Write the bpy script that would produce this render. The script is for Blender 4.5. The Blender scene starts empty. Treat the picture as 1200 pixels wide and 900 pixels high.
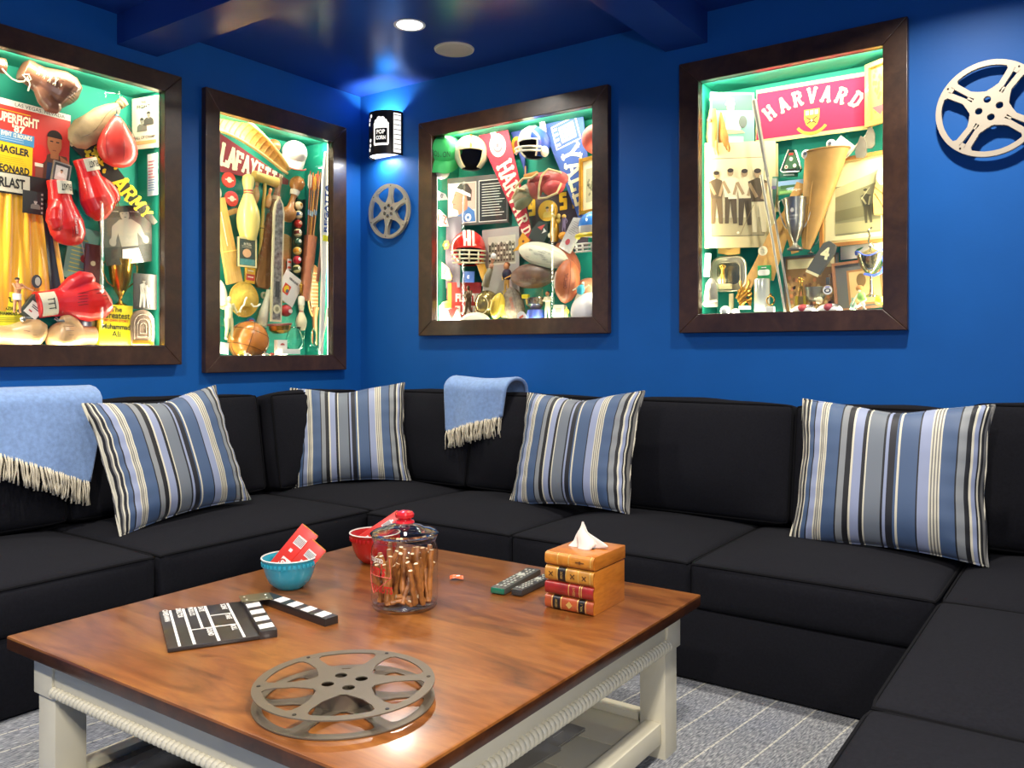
import bpy, bmesh, math, random
from mathutils import Vector, Matrix, Euler
from math import sin, cos, pi, radians as rad, atan2, hypot, sqrt
random.seed(7)
SC = bpy.context.scene
COL = SC.collection

# ------------------------------------------------------------ camera
CAM = Vector((3.82, -3.75, 1.17)); FPX = 985.0; HZ = 412.0
FW = Vector((-.578, .816, 0)).normalized(); RT = Vector((FW.y, -FW.x, 0))
cd = bpy.data.cameras.new('camera'); cam = bpy.data.objects.new('camera', cd); COL.objects.link(cam)
cam.location = CAM; cam.rotation_euler = FW.to_track_quat('-Z', 'Y').to_euler()
cd.sensor_width = 36; cd.lens = FPX/1200*36; cd.shift_y = -(450-HZ)/1200; cd.clip_start = .02
SC.camera = cam

# ------------------------------------------------------------ world, lights, exposure
w = bpy.data.worlds.new('world'); SC.world = w; w.use_nodes = True
w.node_tree.nodes['Background'].inputs[0].default_value = (.55, .6, .75, 1)
w.node_tree.nodes['Background'].inputs[1].default_value = .15
SC.view_settings.view_transform = 'Standard'; SC.view_settings.look = 'None'
SC.view_settings.exposure = 0.0; SC.view_settings.gamma = 1; SC.view_settings.use_curve_mapping = False
SC.cycles.transparent_max_bounces = 32
H = 2.765
def area(name, loc, rot, sx, sy, power, col=(1, .93, .84), shape='RECTANGLE', spread=180):
    l = bpy.data.lights.new(name, 'AREA'); l.shape = shape; l.size = sx
    if shape in ('RECTANGLE', 'ELLIPSE'): l.size_y = sy
    l.energy = power; l.color = col; l.spread = rad(spread)
    o = bpy.data.objects.new(name, l); COL.objects.link(o); o.location = loc; o.rotation_euler = rot
    return o
SPOTS = [(1.04, -.69), (3.35, -.75), (1.04, -2.6), (3.55, -2.75), (1.3, -4.6), (3.7, -4.5)]
SPOT_W = [20, 32, 34, 46, 50, 56]
for (x, y), pw in zip(SPOTS, SPOT_W):
    area('downlight_lamp', (x, y, H-.012), (0, 0, 0), .11, .11, pw, shape='DISK', spread=145)

# ------------------------------------------------------------ geometry helpers
def I4(): return Matrix.Identity(4)
class MB:
    def __init__(s): s.v = []; s.f = []; s.m = []; s.uv = {}; s.mats = []; s.M = I4(); s.k = 0; s.sm = []
    def mat(s, m):
        if m not in s.mats: s.mats.append(m)
        s.k = s.mats.index(m); return s
    def at(s, x=0, y=0, z=0, rx=0, ry=0, rz=0, sc=1):
        s.M = Matrix.Translation((x, y, z)) @ Euler((rx, ry, rz)).to_matrix().to_4x4() @ Matrix.Scale(sc, 4); return s
    def add(s, vs, fs, smooth=True):
        b = len(s.v); M = s.M
        s.v += [tuple(M @ Vector(p)) for p in vs]
        s.f += [tuple(i+b for i in f) for f in fs]
        s.m += [s.k]*len(fs); s.sm += [smooth]*len(fs); return s
    def box(s, cx, cy, cz, sx, sy, sz, bev=0):
        x, y, z = sx/2, sy/2, sz/2
        if bev <= 0:
            vs = [(cx+a*x, cy+b*y, cz+c*z) for a in (-1, 1) for b in (-1, 1) for c in (-1, 1)]
            return s.add(vs, [(0, 1, 3, 2), (4, 6, 7, 5), (0, 4, 5, 1), (2, 3, 7, 6), (0, 2, 6, 4), (1, 5, 7, 3)], False)
        b = min(bev, x*.99, y*.99, z*.99); bm = bmesh.new(); bmesh.ops.create_cube(bm, size=1)
        for v in bm.verts: v.co = Vector((cx+v.co.x*sx, cy+v.co.y*sy, cz+v.co.z*sz))
        bmesh.ops.bevel(bm, geom=bm.edges[:], offset=b, segments=2, affect='EDGES', profile=.6)
        bm.verts.index_update()
        vs = [tuple(v.co) for v in bm.verts]; fs = [tuple(v.index for v in f.verts) for f in bm.faces]; bm.free()
        return s.add(vs, fs, True)
    def lathe(s, prof, n=24, arc=2*pi, a0=0, close=True):
        # prof = [(r, z)...] bottom to top
        vs = []; fs = []; full = abs(arc-2*pi) < 1e-6; c = n if full else n+1
        for r, z in prof:
            for i in range(c):
                a = a0+arc*i/n; vs.append((r*cos(a), r*sin(a), z))
        for j in range(len(prof)-1):
            for i in range(n):
                i2 = (i+1) % c; fs.append((j*c+i, j*c+i2, (j+1)*c+i2, (j+1)*c+i))
        if close and full:
            if prof[0][0] > 1e-6: fs.append(tuple(reversed(range(c))))
            if prof[-1][0] > 1e-6: fs.append(tuple((len(prof)-1)*c+i for i in range(c)))
        return s.add(vs, fs)
    def cyl(s, r, z0, z1, n=20, r1=None): return s.lathe([(r, z0), (r if r1 is None else r1, z1)], n)
    def sph(s, cx, cy, cz, rx, ry=None, rz=None, n=20, m=12):
        ry = rx if ry is None else ry; rz = rx if rz is None else rz
        vs = [(cx, cy, cz-rz)]; fs = []
        for j in range(1, m):
            t = -pi/2+pi*j/m
            for i in range(n):
                a = 2*pi*i/n; vs.append((cx+rx*cos(t)*cos(a), cy+ry*cos(t)*sin(a), cz+rz*sin(t)))
        vs.append((cx, cy, cz+rz)); T = len(vs)-1
        for i in range(n): fs.append((0, 1+(i+1) % n, 1+i)); fs.append((T, T-n+i, T-n+(i+1) % n))
        for j in range(m-2):
            for i in range(n): a = 1+j*n+i; b = 1+j*n+(i+1) % n; fs.append((a, b, b+n, a+n))
        return s.add(vs, fs)
    def tube(s, path, r, n=8, closed=False, flat=1):
        P = [Vector(p) for p in path]; N = len(P); fa = fu = None; R = r if isinstance(r, (list, tuple)) else [r]*N
        vs = []; fs = []; up = None
        for i, p in enumerate(P):
            if closed: d = (P[(i+1) % N]-P[i-1])
            else: d = P[min(i+1, N-1)]-P[max(i-1, 0)]
            d = d.normalized() if d.length > 1e-9 else Vector((0, 0, 1))
            if up is None:
                up = Vector((0, 0, 1)) if abs(d.z) < .9 else Vector((1, 0, 0)); fa, fu = (1, flat) if abs(d.z) < .9 else (flat, 1)
            a = d.cross(up); a = a.normalized() if a.length > 1e-6 else d.orthogonal().normalized()
            up = a.cross(d).normalized()
            for k in range(n):
                t = 2*pi*k/n; vs.append(tuple(p+a*cos(t)*R[i]*fa+up*sin(t)*R[i]*fu))
        for i in range(N if closed else N-1):
            for k in range(n):
                k2 = (k+1) % n; j = (i+1) % N
                fs.append((i*n+k, j*n+k, j*n+k2, i*n+k2))
        if not closed: fs.append(tuple(range(n))); fs.append(tuple((N-1)*n+k for k in reversed(range(n))))
        return s.add(vs, fs)
    def prism(s, pts, y0, y1):
        # pts (x, z) outline facing -Y, extruded from y0 (front) to y1 (back)
        n = len(pts); A = sum(pts[i][0]*pts[(i+1) % n][1]-pts[(i+1) % n][0]*pts[i][1] for i in range(n))
        if A < 0: pts = pts[::-1]
        vs = [(x, y0, z) for x, z in pts]+[(x, y1, z) for x, z in pts]
        fs = [tuple(range(n)), tuple(reversed(range(n, 2*n)))]
        fs += [(i, i+n, (i+1) % n+n, (i+1) % n) for i in range(n)]
        return s.add(vs, fs, False)
    def disc(s, cx, cz, rx, rz, y0, y1, n=20): return s.prism([(cx+rx*cos(2*pi*i/n), cz+rz*sin(2*pi*i/n)) for i in range(n)], y0, y1)
    def rect(s, cx, cz, sx, sz, y0, y1, rot=0):
        c, d = cos(rot), sin(rot)
        return s.prism([(cx+a*sx/2*c-b*sz/2*d, cz+a*sx/2*d+b*sz/2*c) for a, b in ((-1, -1), (1, -1), (1, 1), (-1, 1))], y0, y1)
    def line(s, x0, z0, x1, z1, wd, y0, y1):
        L = hypot(x1-x0, z1-z0); return s.rect((x0+x1)/2, (z0+z1)/2, L, wd, y0, y1, atan2(z1-z0, x1-x0))
    def surf(s, fn, nu, nv, cu=False, cv=False):
        vs = [fn(i/nu, j/nv) for j in range(nv if cv else nv+1) for i in range(nu if cu else nu+1)]
        W = nu if cu else nu+1; Hh = nv if cv else nv+1
        fs = [(j*W+i, j*W+(i+1) % W, ((j+1) % Hh)*W+(i+1) % W, ((j+1) % Hh)*W+i) for j in range(nv) for i in range(nu)]
        return s.add(vs, fs)
    def text(s, txt, cx, cz, size, y, wd=None, rot=0, bold=0, sx=1, shear=0, th=.0006, spacing=1):
        cu = bpy.data.curves.new('t', 'FONT'); cu.body = txt; cu.size = 1; cu.align_x = 'CENTER'; cu.align_y = 'CENTER'
        cu.resolution_u = 2; cu.offset = bold; cu.shear = shear; cu.space_character = spacing
        o = bpy.data.objects.new('t', cu); me = bpy.data.meshes.new_from_object(o)
        vs = [tuple(v.co) for v in me.vertices]; fs = [tuple(p.vertices) for p in me.polygons]
        bpy.data.objects.remove(o); bpy.data.curves.remove(cu); bpy.data.meshes.remove(me)
        if not vs: return s
        x0 = min(v[0] for v in vs); x1 = max(v[0] for v in vs); z0 = min(v[1] for v in vs); z1 = max(v[1] for v in vs)
        mx, mz = (x0+x1)/2, (z0+z1)/2; hs = size/max(z1-z0, .01)
        ws = wd/max(x1-x0, .01) if wd else hs*sx
        c, d = cos(rot), sin(rot); out = []
        for v in vs:
            a, b = (v[0]-mx)*ws, (v[1]-mz)*hs; out.append((cx+a*c-b*d, y, cz+a*d+b*c))
        return s.add(out, fs, False)
    def build(s, name, parent=None, ang=40, loc=None, rot=None, uvs=None):
        me = bpy.data.meshes.new(name); me.from_pydata(s.v, [], s.f)
        for m in s.mats: me.materials.append(m)
        me.polygons.foreach_set('material_index', s.m); me.polygons.foreach_set('use_smooth', s.sm)
        if uvs:
            l = me.uv_layers.new(name='UVMap')
            for lp in me.loops: l.data[lp.index].uv = uvs[lp.vertex_index]
        me.update(); me.set_sharp_from_angle(angle=rad(ang))
        o = bpy.data.objects.new(name, me); COL.objects.link(o)
        if parent: o.parent = parent
        if loc is not None: o.location = loc
        if rot is not None: o.rotation_euler = rot
        return o
def tag(o, label, cat, group=None, kind=None):
    o['label'] = label; o['category'] = cat
    if group: o['group'] = group
    if kind: o['kind'] = kind
    return o
def thing(name, label, cat, loc=(0, 0, 0), rot=(0, 0, 0), group=None):
    o = bpy.data.objects.new(name, None); COL.objects.link(o); o.location = loc; o.rotation_euler = rot
    o.empty_display_size = .05
    return tag(o, label, cat, group)
def structure(o): o['kind'] = 'structure'; return o

# ------------------------------------------------------------ materials
def hexc(h):
    if not isinstance(h, str): return tuple(h)+((1,) if len(h) == 3 else ())
    v = [int(h[i:i+2], 16)/255 for i in (0, 2, 4)]
    return tuple(c/12.92 if c <= .04045 else ((c+.055)/1.055)**2.4 for c in v)+(1,)
_mc = {}
def mat(col, rough=.5, metal=0, coat=0, noise=0, nscale=30, bump=0, bscale=200, emit=0, spec=.5, alpha=1, trans=0, sheen=0):
    key = (str(col), rough, metal, coat, noise, nscale, bump, bscale, emit, spec, alpha, trans, sheen)
    if key in _mc: return _mc[key]
    m = bpy.data.materials.new('surface'); m.use_nodes = True; nt = m.node_tree; p = nt.nodes['Principled BSDF']
    c = hexc(col); I = p.inputs
    I['Base Color'].default_value = c; I['Roughness'].default_value = rough; I['Metallic'].default_value = metal
    I['Coat Weight'].default_value = coat; I['Specular IOR Level'].default_value = spec; I['Alpha'].default_value = alpha
    I['Transmission Weight'].default_value = trans; I['Sheen Weight'].default_value = sheen
    if emit: I['Emission Color'].default_value = c; I['Emission Strength'].default_value = emit
    if noise or bump: tc = nt.nodes.new('ShaderNodeTexCoord')
    if noise:
        n = nt.nodes.new('ShaderNodeTexNoise'); n.inputs['Scale'].default_value = nscale; n.inputs['Detail'].default_value = 4
        r = nt.nodes.new('ShaderNodeValToRGB'); r.color_ramp.elements[0].position = .3; r.color_ramp.elements[1].position = .7
        r.color_ramp.elements[0].color = tuple(x*(1-noise) for x in c[:3])+(1,)
        r.color_ramp.elements[1].color = tuple(min(1, x*(1+noise)) for x in c[:3])+(1,)
        nt.links.new(tc.outputs['Object'], n.inputs['Vector']); nt.links.new(n.outputs['Fac'], r.inputs['Fac']); nt.links.new(r.outputs['Color'], I['Base Color'])
    if bump:
        n = nt.nodes.new('ShaderNodeTexNoise'); n.inputs['Scale'].default_value = bscale; n.inputs['Detail'].default_value = 3
        b = nt.nodes.new('ShaderNodeBump'); b.inputs['Strength'].default_value = bump; b.inputs['Distance'].default_value = .002
        nt.links.new(tc.outputs['Object'], n.inputs['Vector']); nt.links.new(n.outputs['Fac'], b.inputs['Height']); nt.links.new(b.outputs['Normal'], I['Normal'])
    _mc[key] = m; return m
def ramp_nodes(nt, stops, interp='LINEAR'):
    r = nt.nodes.new('ShaderNodeValToRGB'); cr = r.color_ramp; cr.interpolation = interp
    while len(cr.elements) > 1: cr.elements.remove(cr.elements[-1])
    for i, (p, c) in enumerate(stops):
        e = cr.elements[0] if i == 0 else cr.elements.new(p)
        e.position = p; e.color = hexc(c)
    return r
def wood(cols, scale=(1, 12, 12), rough=.3, coat=.3, rot=0, bump=.15, dist=2.2, nsc=2.0):
    m = bpy.data.materials.new('wood'); m.use_nodes = True; nt = m.node_tree; p = nt.nodes['Principled BSDF']
    tc = nt.nodes.new('ShaderNodeTexCoord'); mp = nt.nodes.new('ShaderNodeMapping'); mp.inputs['Scale'].default_value = scale; mp.inputs['Rotation'].default_value = (0, 0, rot)
    n = nt.nodes.new('ShaderNodeTexNoise'); n.inputs['Scale'].default_value = nsc; n.inputs['Detail'].default_value = 8; n.inputs['Distortion'].default_value = dist; n.inputs['Roughness'].default_value = .6
    r = ramp_nodes(nt, [(.25+.5*i/(len(cols)-1), c) for i, c in enumerate(cols)])
    n2 = nt.nodes.new('ShaderNodeTexNoise'); n2.inputs['Scale'].default_value = 2.5; n2.inputs['Detail'].default_value = 3
    mx = nt.nodes.new('ShaderNodeMix'); mx.data_type = 'RGBA'; mx.blend_type = 'MULTIPLY'
    r2 = ramp_nodes(nt, [(.3, (.72, .6, .5)), (.7, (1.0, 1.0, 1.0))])
    b = nt.nodes.new('ShaderNodeBump'); b.inputs['Strength'].default_value = bump; b.inputs['Distance'].default_value = .002
    L = nt.links.new
    L(tc.outputs['Object'], mp.inputs['Vector']); L(mp.outputs['Vector'], n.inputs['Vector']); L(n.outputs['Fac'], r.inputs['Fac'])
    L(tc.outputs['Object'], n2.inputs['Vector']); L(n2.outputs['Fac'], r2.inputs['Fac'])
    mx.inputs['Factor'].default_value = .7
    n3 = nt.nodes.new('ShaderNodeTexNoise'); n3.inputs['Scale'].default_value = 14; n3.inputs['Detail'].default_value = 4; r3 = ramp_nodes(nt, [(.35, (.8, .76, .72)), (.6, (1.0, 1.0, 1.0))])
    mx3 = nt.nodes.new('ShaderNodeMix'); mx3.data_type = 'RGBA'; mx3.blend_type = 'MULTIPLY'; mx3.inputs['Factor'].default_value = .8
    L(mp.outputs['Vector'], n3.inputs['Vector']); L(n3.outputs['Fac'], r3.inputs['Fac']); L(r.outputs['Color'], mx3.inputs['A']); L(r3.outputs['Color'], mx3.inputs['B'])
    L(mx3.outputs['Result'], mx.inputs['A']); L(r2.outputs['Color'], mx.inputs['B']); L(mx.outputs['Result'], p.inputs['Base Color'])
    L(n.outputs['Fac'], b.inputs['Height']); L(b.outputs['Normal'], p.inputs['Normal'])
    p.inputs['Roughness'].default_value = rough; p.inputs['Coat Weight'].default_value = coat; p.inputs['Coat Roughness'].default_value = .15
    return m
def glass_mat(tint=(1, 1, 1), refl=1.0):
    m = bpy.data.materials.new('glass'); m.use_nodes = True; nt = m.node_tree; nt.nodes.remove(nt.nodes['Principled BSDF'])
    t = nt.nodes.new('ShaderNodeBsdfTransparent'); t.inputs[0].default_value = tint+(1,)
    g = nt.nodes.new('ShaderNodeBsdfGlossy'); g.inputs['Roughness'].default_value = .02
    f = nt.nodes.new('ShaderNodeFresnel'); f.inputs[0].default_value = 1.45
    k = nt.nodes.new('ShaderNodeMath'); k.operation = 'MULTIPLY'; k.inputs[1].default_value = refl
    # thin sheet: the same reflectance from both sides
    ge = nt.nodes.new('ShaderNodeNewGeometry'); a1 = nt.nodes.new('ShaderNodeMath'); a1.operation = 'MULTIPLY_ADD'; a1.inputs[1].default_value = -2; a1.inputs[2].default_value = 1
    a2 = nt.nodes.new('ShaderNodeMath'); a2.operation = 'POWER'; a2.inputs[0].default_value = 1.45
    nt.links.new(ge.outputs['Backfacing'], a1.inputs[0]); nt.links.new(a1.outputs[0], a2.inputs[1]); nt.links.new(a2.outputs[0], f.inputs['IOR'])
    x = nt.nodes.new('ShaderNodeMixShader'); o = nt.nodes['Material Output']
    nt.links.new(f.outputs[0], k.inputs[0]); nt.links.new(k.outputs[0], x.inputs[0]); nt.links.new(t.outputs[0], x.inputs[1]); nt.links.new(g.outputs[0], x.inputs[2]); nt.links.new(x.outputs[0], o.inputs[0])
    return m
def emis(col, s):
    m = bpy.data.materials.new('lit'); m.use_nodes = True; nt = m.node_tree; p = nt.nodes['Principled BSDF']
    p.inputs['Base Color'].default_value = hexc(col); p.inputs['Emission Color'].default_value = hexc(col); p.inputs['Emission Strength'].default_value = s
    return m

# ------------------------------------------------------------ wall coordinates
# wall 'L' is the plane x = 0 (along = y), wall 'R' the plane y = 0 (along = x); d = depth behind the wall face
def ray(u, v): return FW+RT*((u-600)/FPX)+Vector((0, 0, 1))*((HZ-v)/FPX)
def wp(wl, u, v, d):
    r = ray(u, v)
    if wl == 'L': p = CAM+r*((-d-CAM.x)/r.x); return p.y, p.z
    p = CAM+r*((d-CAM.y)/r.y); return p.x, p.z
def wloc(wl, s, z, d): return (-d, s, z) if wl == 'L' else (s, d, z)
def wrot(wl, roll=0, tilt=0, yaw=0):
    return (Euler((0, 0, rad(90) if wl == 'L' else 0)).to_matrix() @ Euler((0, roll, 0)).to_matrix() @ Euler((tilt, 0, yaw)).to_matrix()).to_euler()
def onz(u, v, z):
    r = ray(u, v); return CAM+r*((z-CAM.z)/r.z)
# ------------------------------------------------------------ room shell
BLUE = mat((.0072, .102, .375), .5, noise=.05, nscale=3, bump=.12, bscale=90, spec=.22)
BLUEC = mat((.010, .038, .22), .24, bump=.04, bscale=60, spec=.5)
TEAL = mat((.0, .23, .155), .7, bump=.1, bscale=300)
DKWOOD = wood(['2a1b11', '432d1d', '573c28'], (3, 3, 3), .35, .25, bump=.25, dist=1)
XR, YF = 4.46, -5.6
BOX = {  # wall, s0, s1, z0, z1 = clear glass opening
 'b1': ('L', -2.26, -1.364, 1.2, 2.45), 'b2': ('L', -1.047, -.262, 1.15, 2.425),
 'b3': ('R', .62, 1.687, 1.349, 2.42), 'b4': ('R', 2.258, 3.063, 1.346, 2.434)}
OUT = {'b1': (-2.36, -1.27, 1.105, 2.545), 'b2': (-1.134, -.154, 1.06, 2.533), 'b3': (.516, 1.779, 1.262, 2.51), 'b4': (2.161, 3.158, 1.258, 2.532)}
LIP = .02; DEP = .23; TH = .3
def wall(name, wl, s0, s1, boxes):
    m = MB().mat(BLUE)
    def slab(a, b, z0, z1):
        if wl == 'L': m.box(-TH/2, (a+b)/2, (z0+z1)/2, TH, b-a, z1-z0)
        else: m.box((a+b)/2, TH/2, (z0+z1)/2, b-a, TH, z1-z0)
    cur = s0
    for k in boxes:
        _, a, b, z0, z1 = BOX[k]; a -= LIP; b += LIP; z0 -= .012; z1 += LIP
        slab(cur, a, 0, H); slab(a, b, 0, z0); slab(a, b, z1, H); cur = b
    slab(cur, s1, 0, H)
    return structure(m.build(name))
wall('wall_left', 'L', YF, 0, ['b1', 'b2'])
wall('wall_back', 'R', -TH, XR+.1, ['b3', 'b4'])
m = MB().mat(BLUE).box(XR+.05, (YF)/2, H/2, .1, -YF, H); structure(m.build('wall_right'))
m = MB().mat(BLUE).box(XR/2, YF-.05, H/2, XR+.2, .1, H); structure(m.build('wall_front'))
m = MB().mat(mat('4a4038', .7, noise=.15, nscale=8)).box(XR/2, YF/2, -.05, XR+.2, -YF+.2, .1); structure(m.build('floor'))
m = MB().mat(BLUEC).box(XR/2, YF/2, H+.05, XR+.2, -YF+.2, .1); structure(m.build('ceiling'))
for i, (cx, cy, sx, sy) in enumerate([(2.1815, YF/2, .213, -YF), (XR/2, -1.485, XR, .206), (XR/2, -3.7, XR, .206)]):
    if i == 0: m = MB().mat(BLUEC).box(cx, cy, H-.0725, sx, sy, .145)
    else:
        m = MB().mat(BLUEC).box(1.0375, cy, H-.072, 2.073, sy, .144); m.box((2.289+XR)/2, cy, H-.072, XR-2.289, sy, .144)
    o = structure(m.build('ceiling_beam')); 
for i, (x, y) in enumerate(SPOTS):
    t = thing('recessed_light', ['glowing white recessed ceiling light beside the round speaker', 'round recessed ceiling light outside the picture near the back wall',
      'round recessed ceiling light over the left sofa wing', 'round recessed ceiling light over the coffee table', 'round recessed ceiling light in the front left coffer',
      'round recessed ceiling light in the front right coffer'][i], 'light', (x, y, H), group=None)
    m = MB().mat(mat('d8d8d4', .4)); m.lathe([(.062, -.001), (.075, -.004), (.078, -.001), (.078, 0)], 40, close=False); m.build('trim_ring', t)
    m = MB().mat(emis((1, .95, .85), 9)); m.lathe([(.001, -.0035), (.03, -.005), (.062, -.002)], 32, close=False); m.build('lens', t)
t = thing('ceiling_speaker', 'flat round beige speaker grille set in the blue ceiling', 'speaker', (1.01, -.31, H))
m = MB().mat(mat('b0aa9c', .6, bump=.5, bscale=900)); m.lathe([(.0, -.012), (.08, -.011), (.096, -.008)], 48, close=False); m.build('grille', t)
m = MB().mat(mat('c4beb0', .5)); m.lathe([(.096, -.009), (.103, -.008), (.106, 0)], 48, close=False); m.build('rim', t)

# ------------------------------------------------------------ shadow boxes
GLASS = glass_mat((.99, 1, .995), .75)
CASE = {'b1': 'dark wood framed wall display of boxing gear at the far left', 'b2': 'narrow dark wood framed wall display of mixed sports gear left of the corner',
        'b3': 'dark wood framed wall display of football helmets and pennants right of the corner', 'b4': 'dark wood framed wall display of golf keepsakes on the back wall'}
STRIP = emis((1, .9, .66), 7)
LW = {'b1': 1.0, 'b2': 1.0, 'b3': 1.0, 'b4': 1.15}
for k, (wl, a, b, z0, z1) in BOX.items():
    A, B, Z0, Z1 = OUT[k]
    t = thing('display_case', CASE[k], 'display case', wloc(wl, (A+B)/2, Z0, 0), wrot(wl)); ox = (A+B)/2
    def X(s): return s-ox
    a_, b_, z0_, z1_ = X(a), X(b), z0-Z0, z1-Z0; A_, B_, Z1_ = X(A), X(B), Z1-Z0
    y0, y1 = -.038, -.001
    for q in ([(A_, 0), (B_, 0), (b_, z0_), (a_, z0_)], [(A_, Z1_), (B_, Z1_), (b_, z1_), (a_, z1_)], [(A_, 0), (A_, Z1_), (a_, z1_), (a_, z0_)], [(B_, 0), (B_, Z1_), (b_, z1_), (b_, z0_)]):
        cx = sum(p[0] for p in q)/4; cz = sum(p[1] for p in q)/4
        m = MB().mat(DKWOOD).prism(q, y0, y1); o = m.build('frame_rail', t)
        bv = o.modifiers.new('b', 'BEVEL'); bv.width = .003; bv.segments = 2; bv.limit_method = 'ANGLE'
    # dark rebate behind the face and the pane
    m = MB().mat(mat('0c0807', .5)); w_ = .016
    for (cx, cz, sx, sz) in ((a_-w_/2, (z0_+z1_)/2, w_, z1_-z0_+2*w_), (b_+w_/2, (z0_+z1_)/2, w_, z1_-z0_+2*w_), ((a_+b_)/2, z0_-w_/2+.005, b_-a_, w_-.01), ((a_+b_)/2, z1_+w_/2, b_-a_, w_)):
        m.box(cx, .004, cz, sx, .012, sz)
    m.build('rebate', t)
    m = MB().mat(GLASS).box((a_+b_)/2, .006, (z0_+z1_)/2, b_-a_-.002, .003, z1_-z0_-.002); m.build('glass_pane', t)
    m = MB().mat(TEAL).box((a_+b_)/2, DEP+.01, (z0_+z1_)/2, b_-a_+2*LIP-.002, .016, z1_-z0_+2*LIP-.01); m.build('back_panel', t)
    for (cx, cz, sx, sz) in ((a_-LIP+.003, (z0_+z1_)/2, .005, z1_-z0_+.026), (b_+LIP-.003, (z0_+z1_)/2, .005, z1_-z0_+.026), ((a_+b_)/2, z0_-.008, b_-a_+.026, .005), ((a_+b_)/2, z1_+LIP-.004, b_-a_+.026, .005)):
        m = MB().mat(TEAL).box(cx, DEP/2+.006, cz, sx, DEP-.02, sz); m.build('lining_panel', t)
    W_, Hh = b_-a_, z1_-z0_; E = LW[k]
    for i, (cx, cz, L, ry, e) in enumerate(((a_-.005, (z0_+z1_)/2, Hh, pi/2, .85), (b_+.005, (z0_+z1_)/2, Hh, -pi/2, .85), ((a_+b_)/2, z1_+.008, W_, 0, 2.0), ((a_+b_)/2, z0_-.002, W_, 0, .5))):
        m = MB().mat(STRIP)
        if i < 2: m.box(a_-.012 if i == 0 else b_+.012, .02, cz, .004, .008, L)
        elif i == 2: m.box(cx, .02, z1_+.014, L, .008, .003)
        if i < 3: m.build('light_strip', t)
        M = Matrix.Translation(wloc(wl, (A+B)/2, Z0, 0)) @ Euler(wrot(wl)).to_matrix().to_4x4()
        p = M @ Vector((cx, .03, cz))
        # beam direction: inward and backward into the case
        d = Vector(((1, .7, 0) if i == 0 else (-1, .7, 0) if i == 1 else (0, .7, -1) if i == 2 else (0, .8, 1))).normalized()
        dw = (M.to_3x3() @ d); q = dw.to_track_quat('-Z', 'Y')
        ax = M.to_3x3() @ (Vector((0, 0, 1)) if i < 2 else Vector((1, 0, 0)))
        zax = -dw; yax = zax.cross(ax).normalized(); R3 = Matrix((ax, yax, zax)).transposed()
        o = area('case_strip_lamp', p, R3.to_euler(), L*.96, .008, 4.3*L*E*e, (1, .9, .68))
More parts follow.
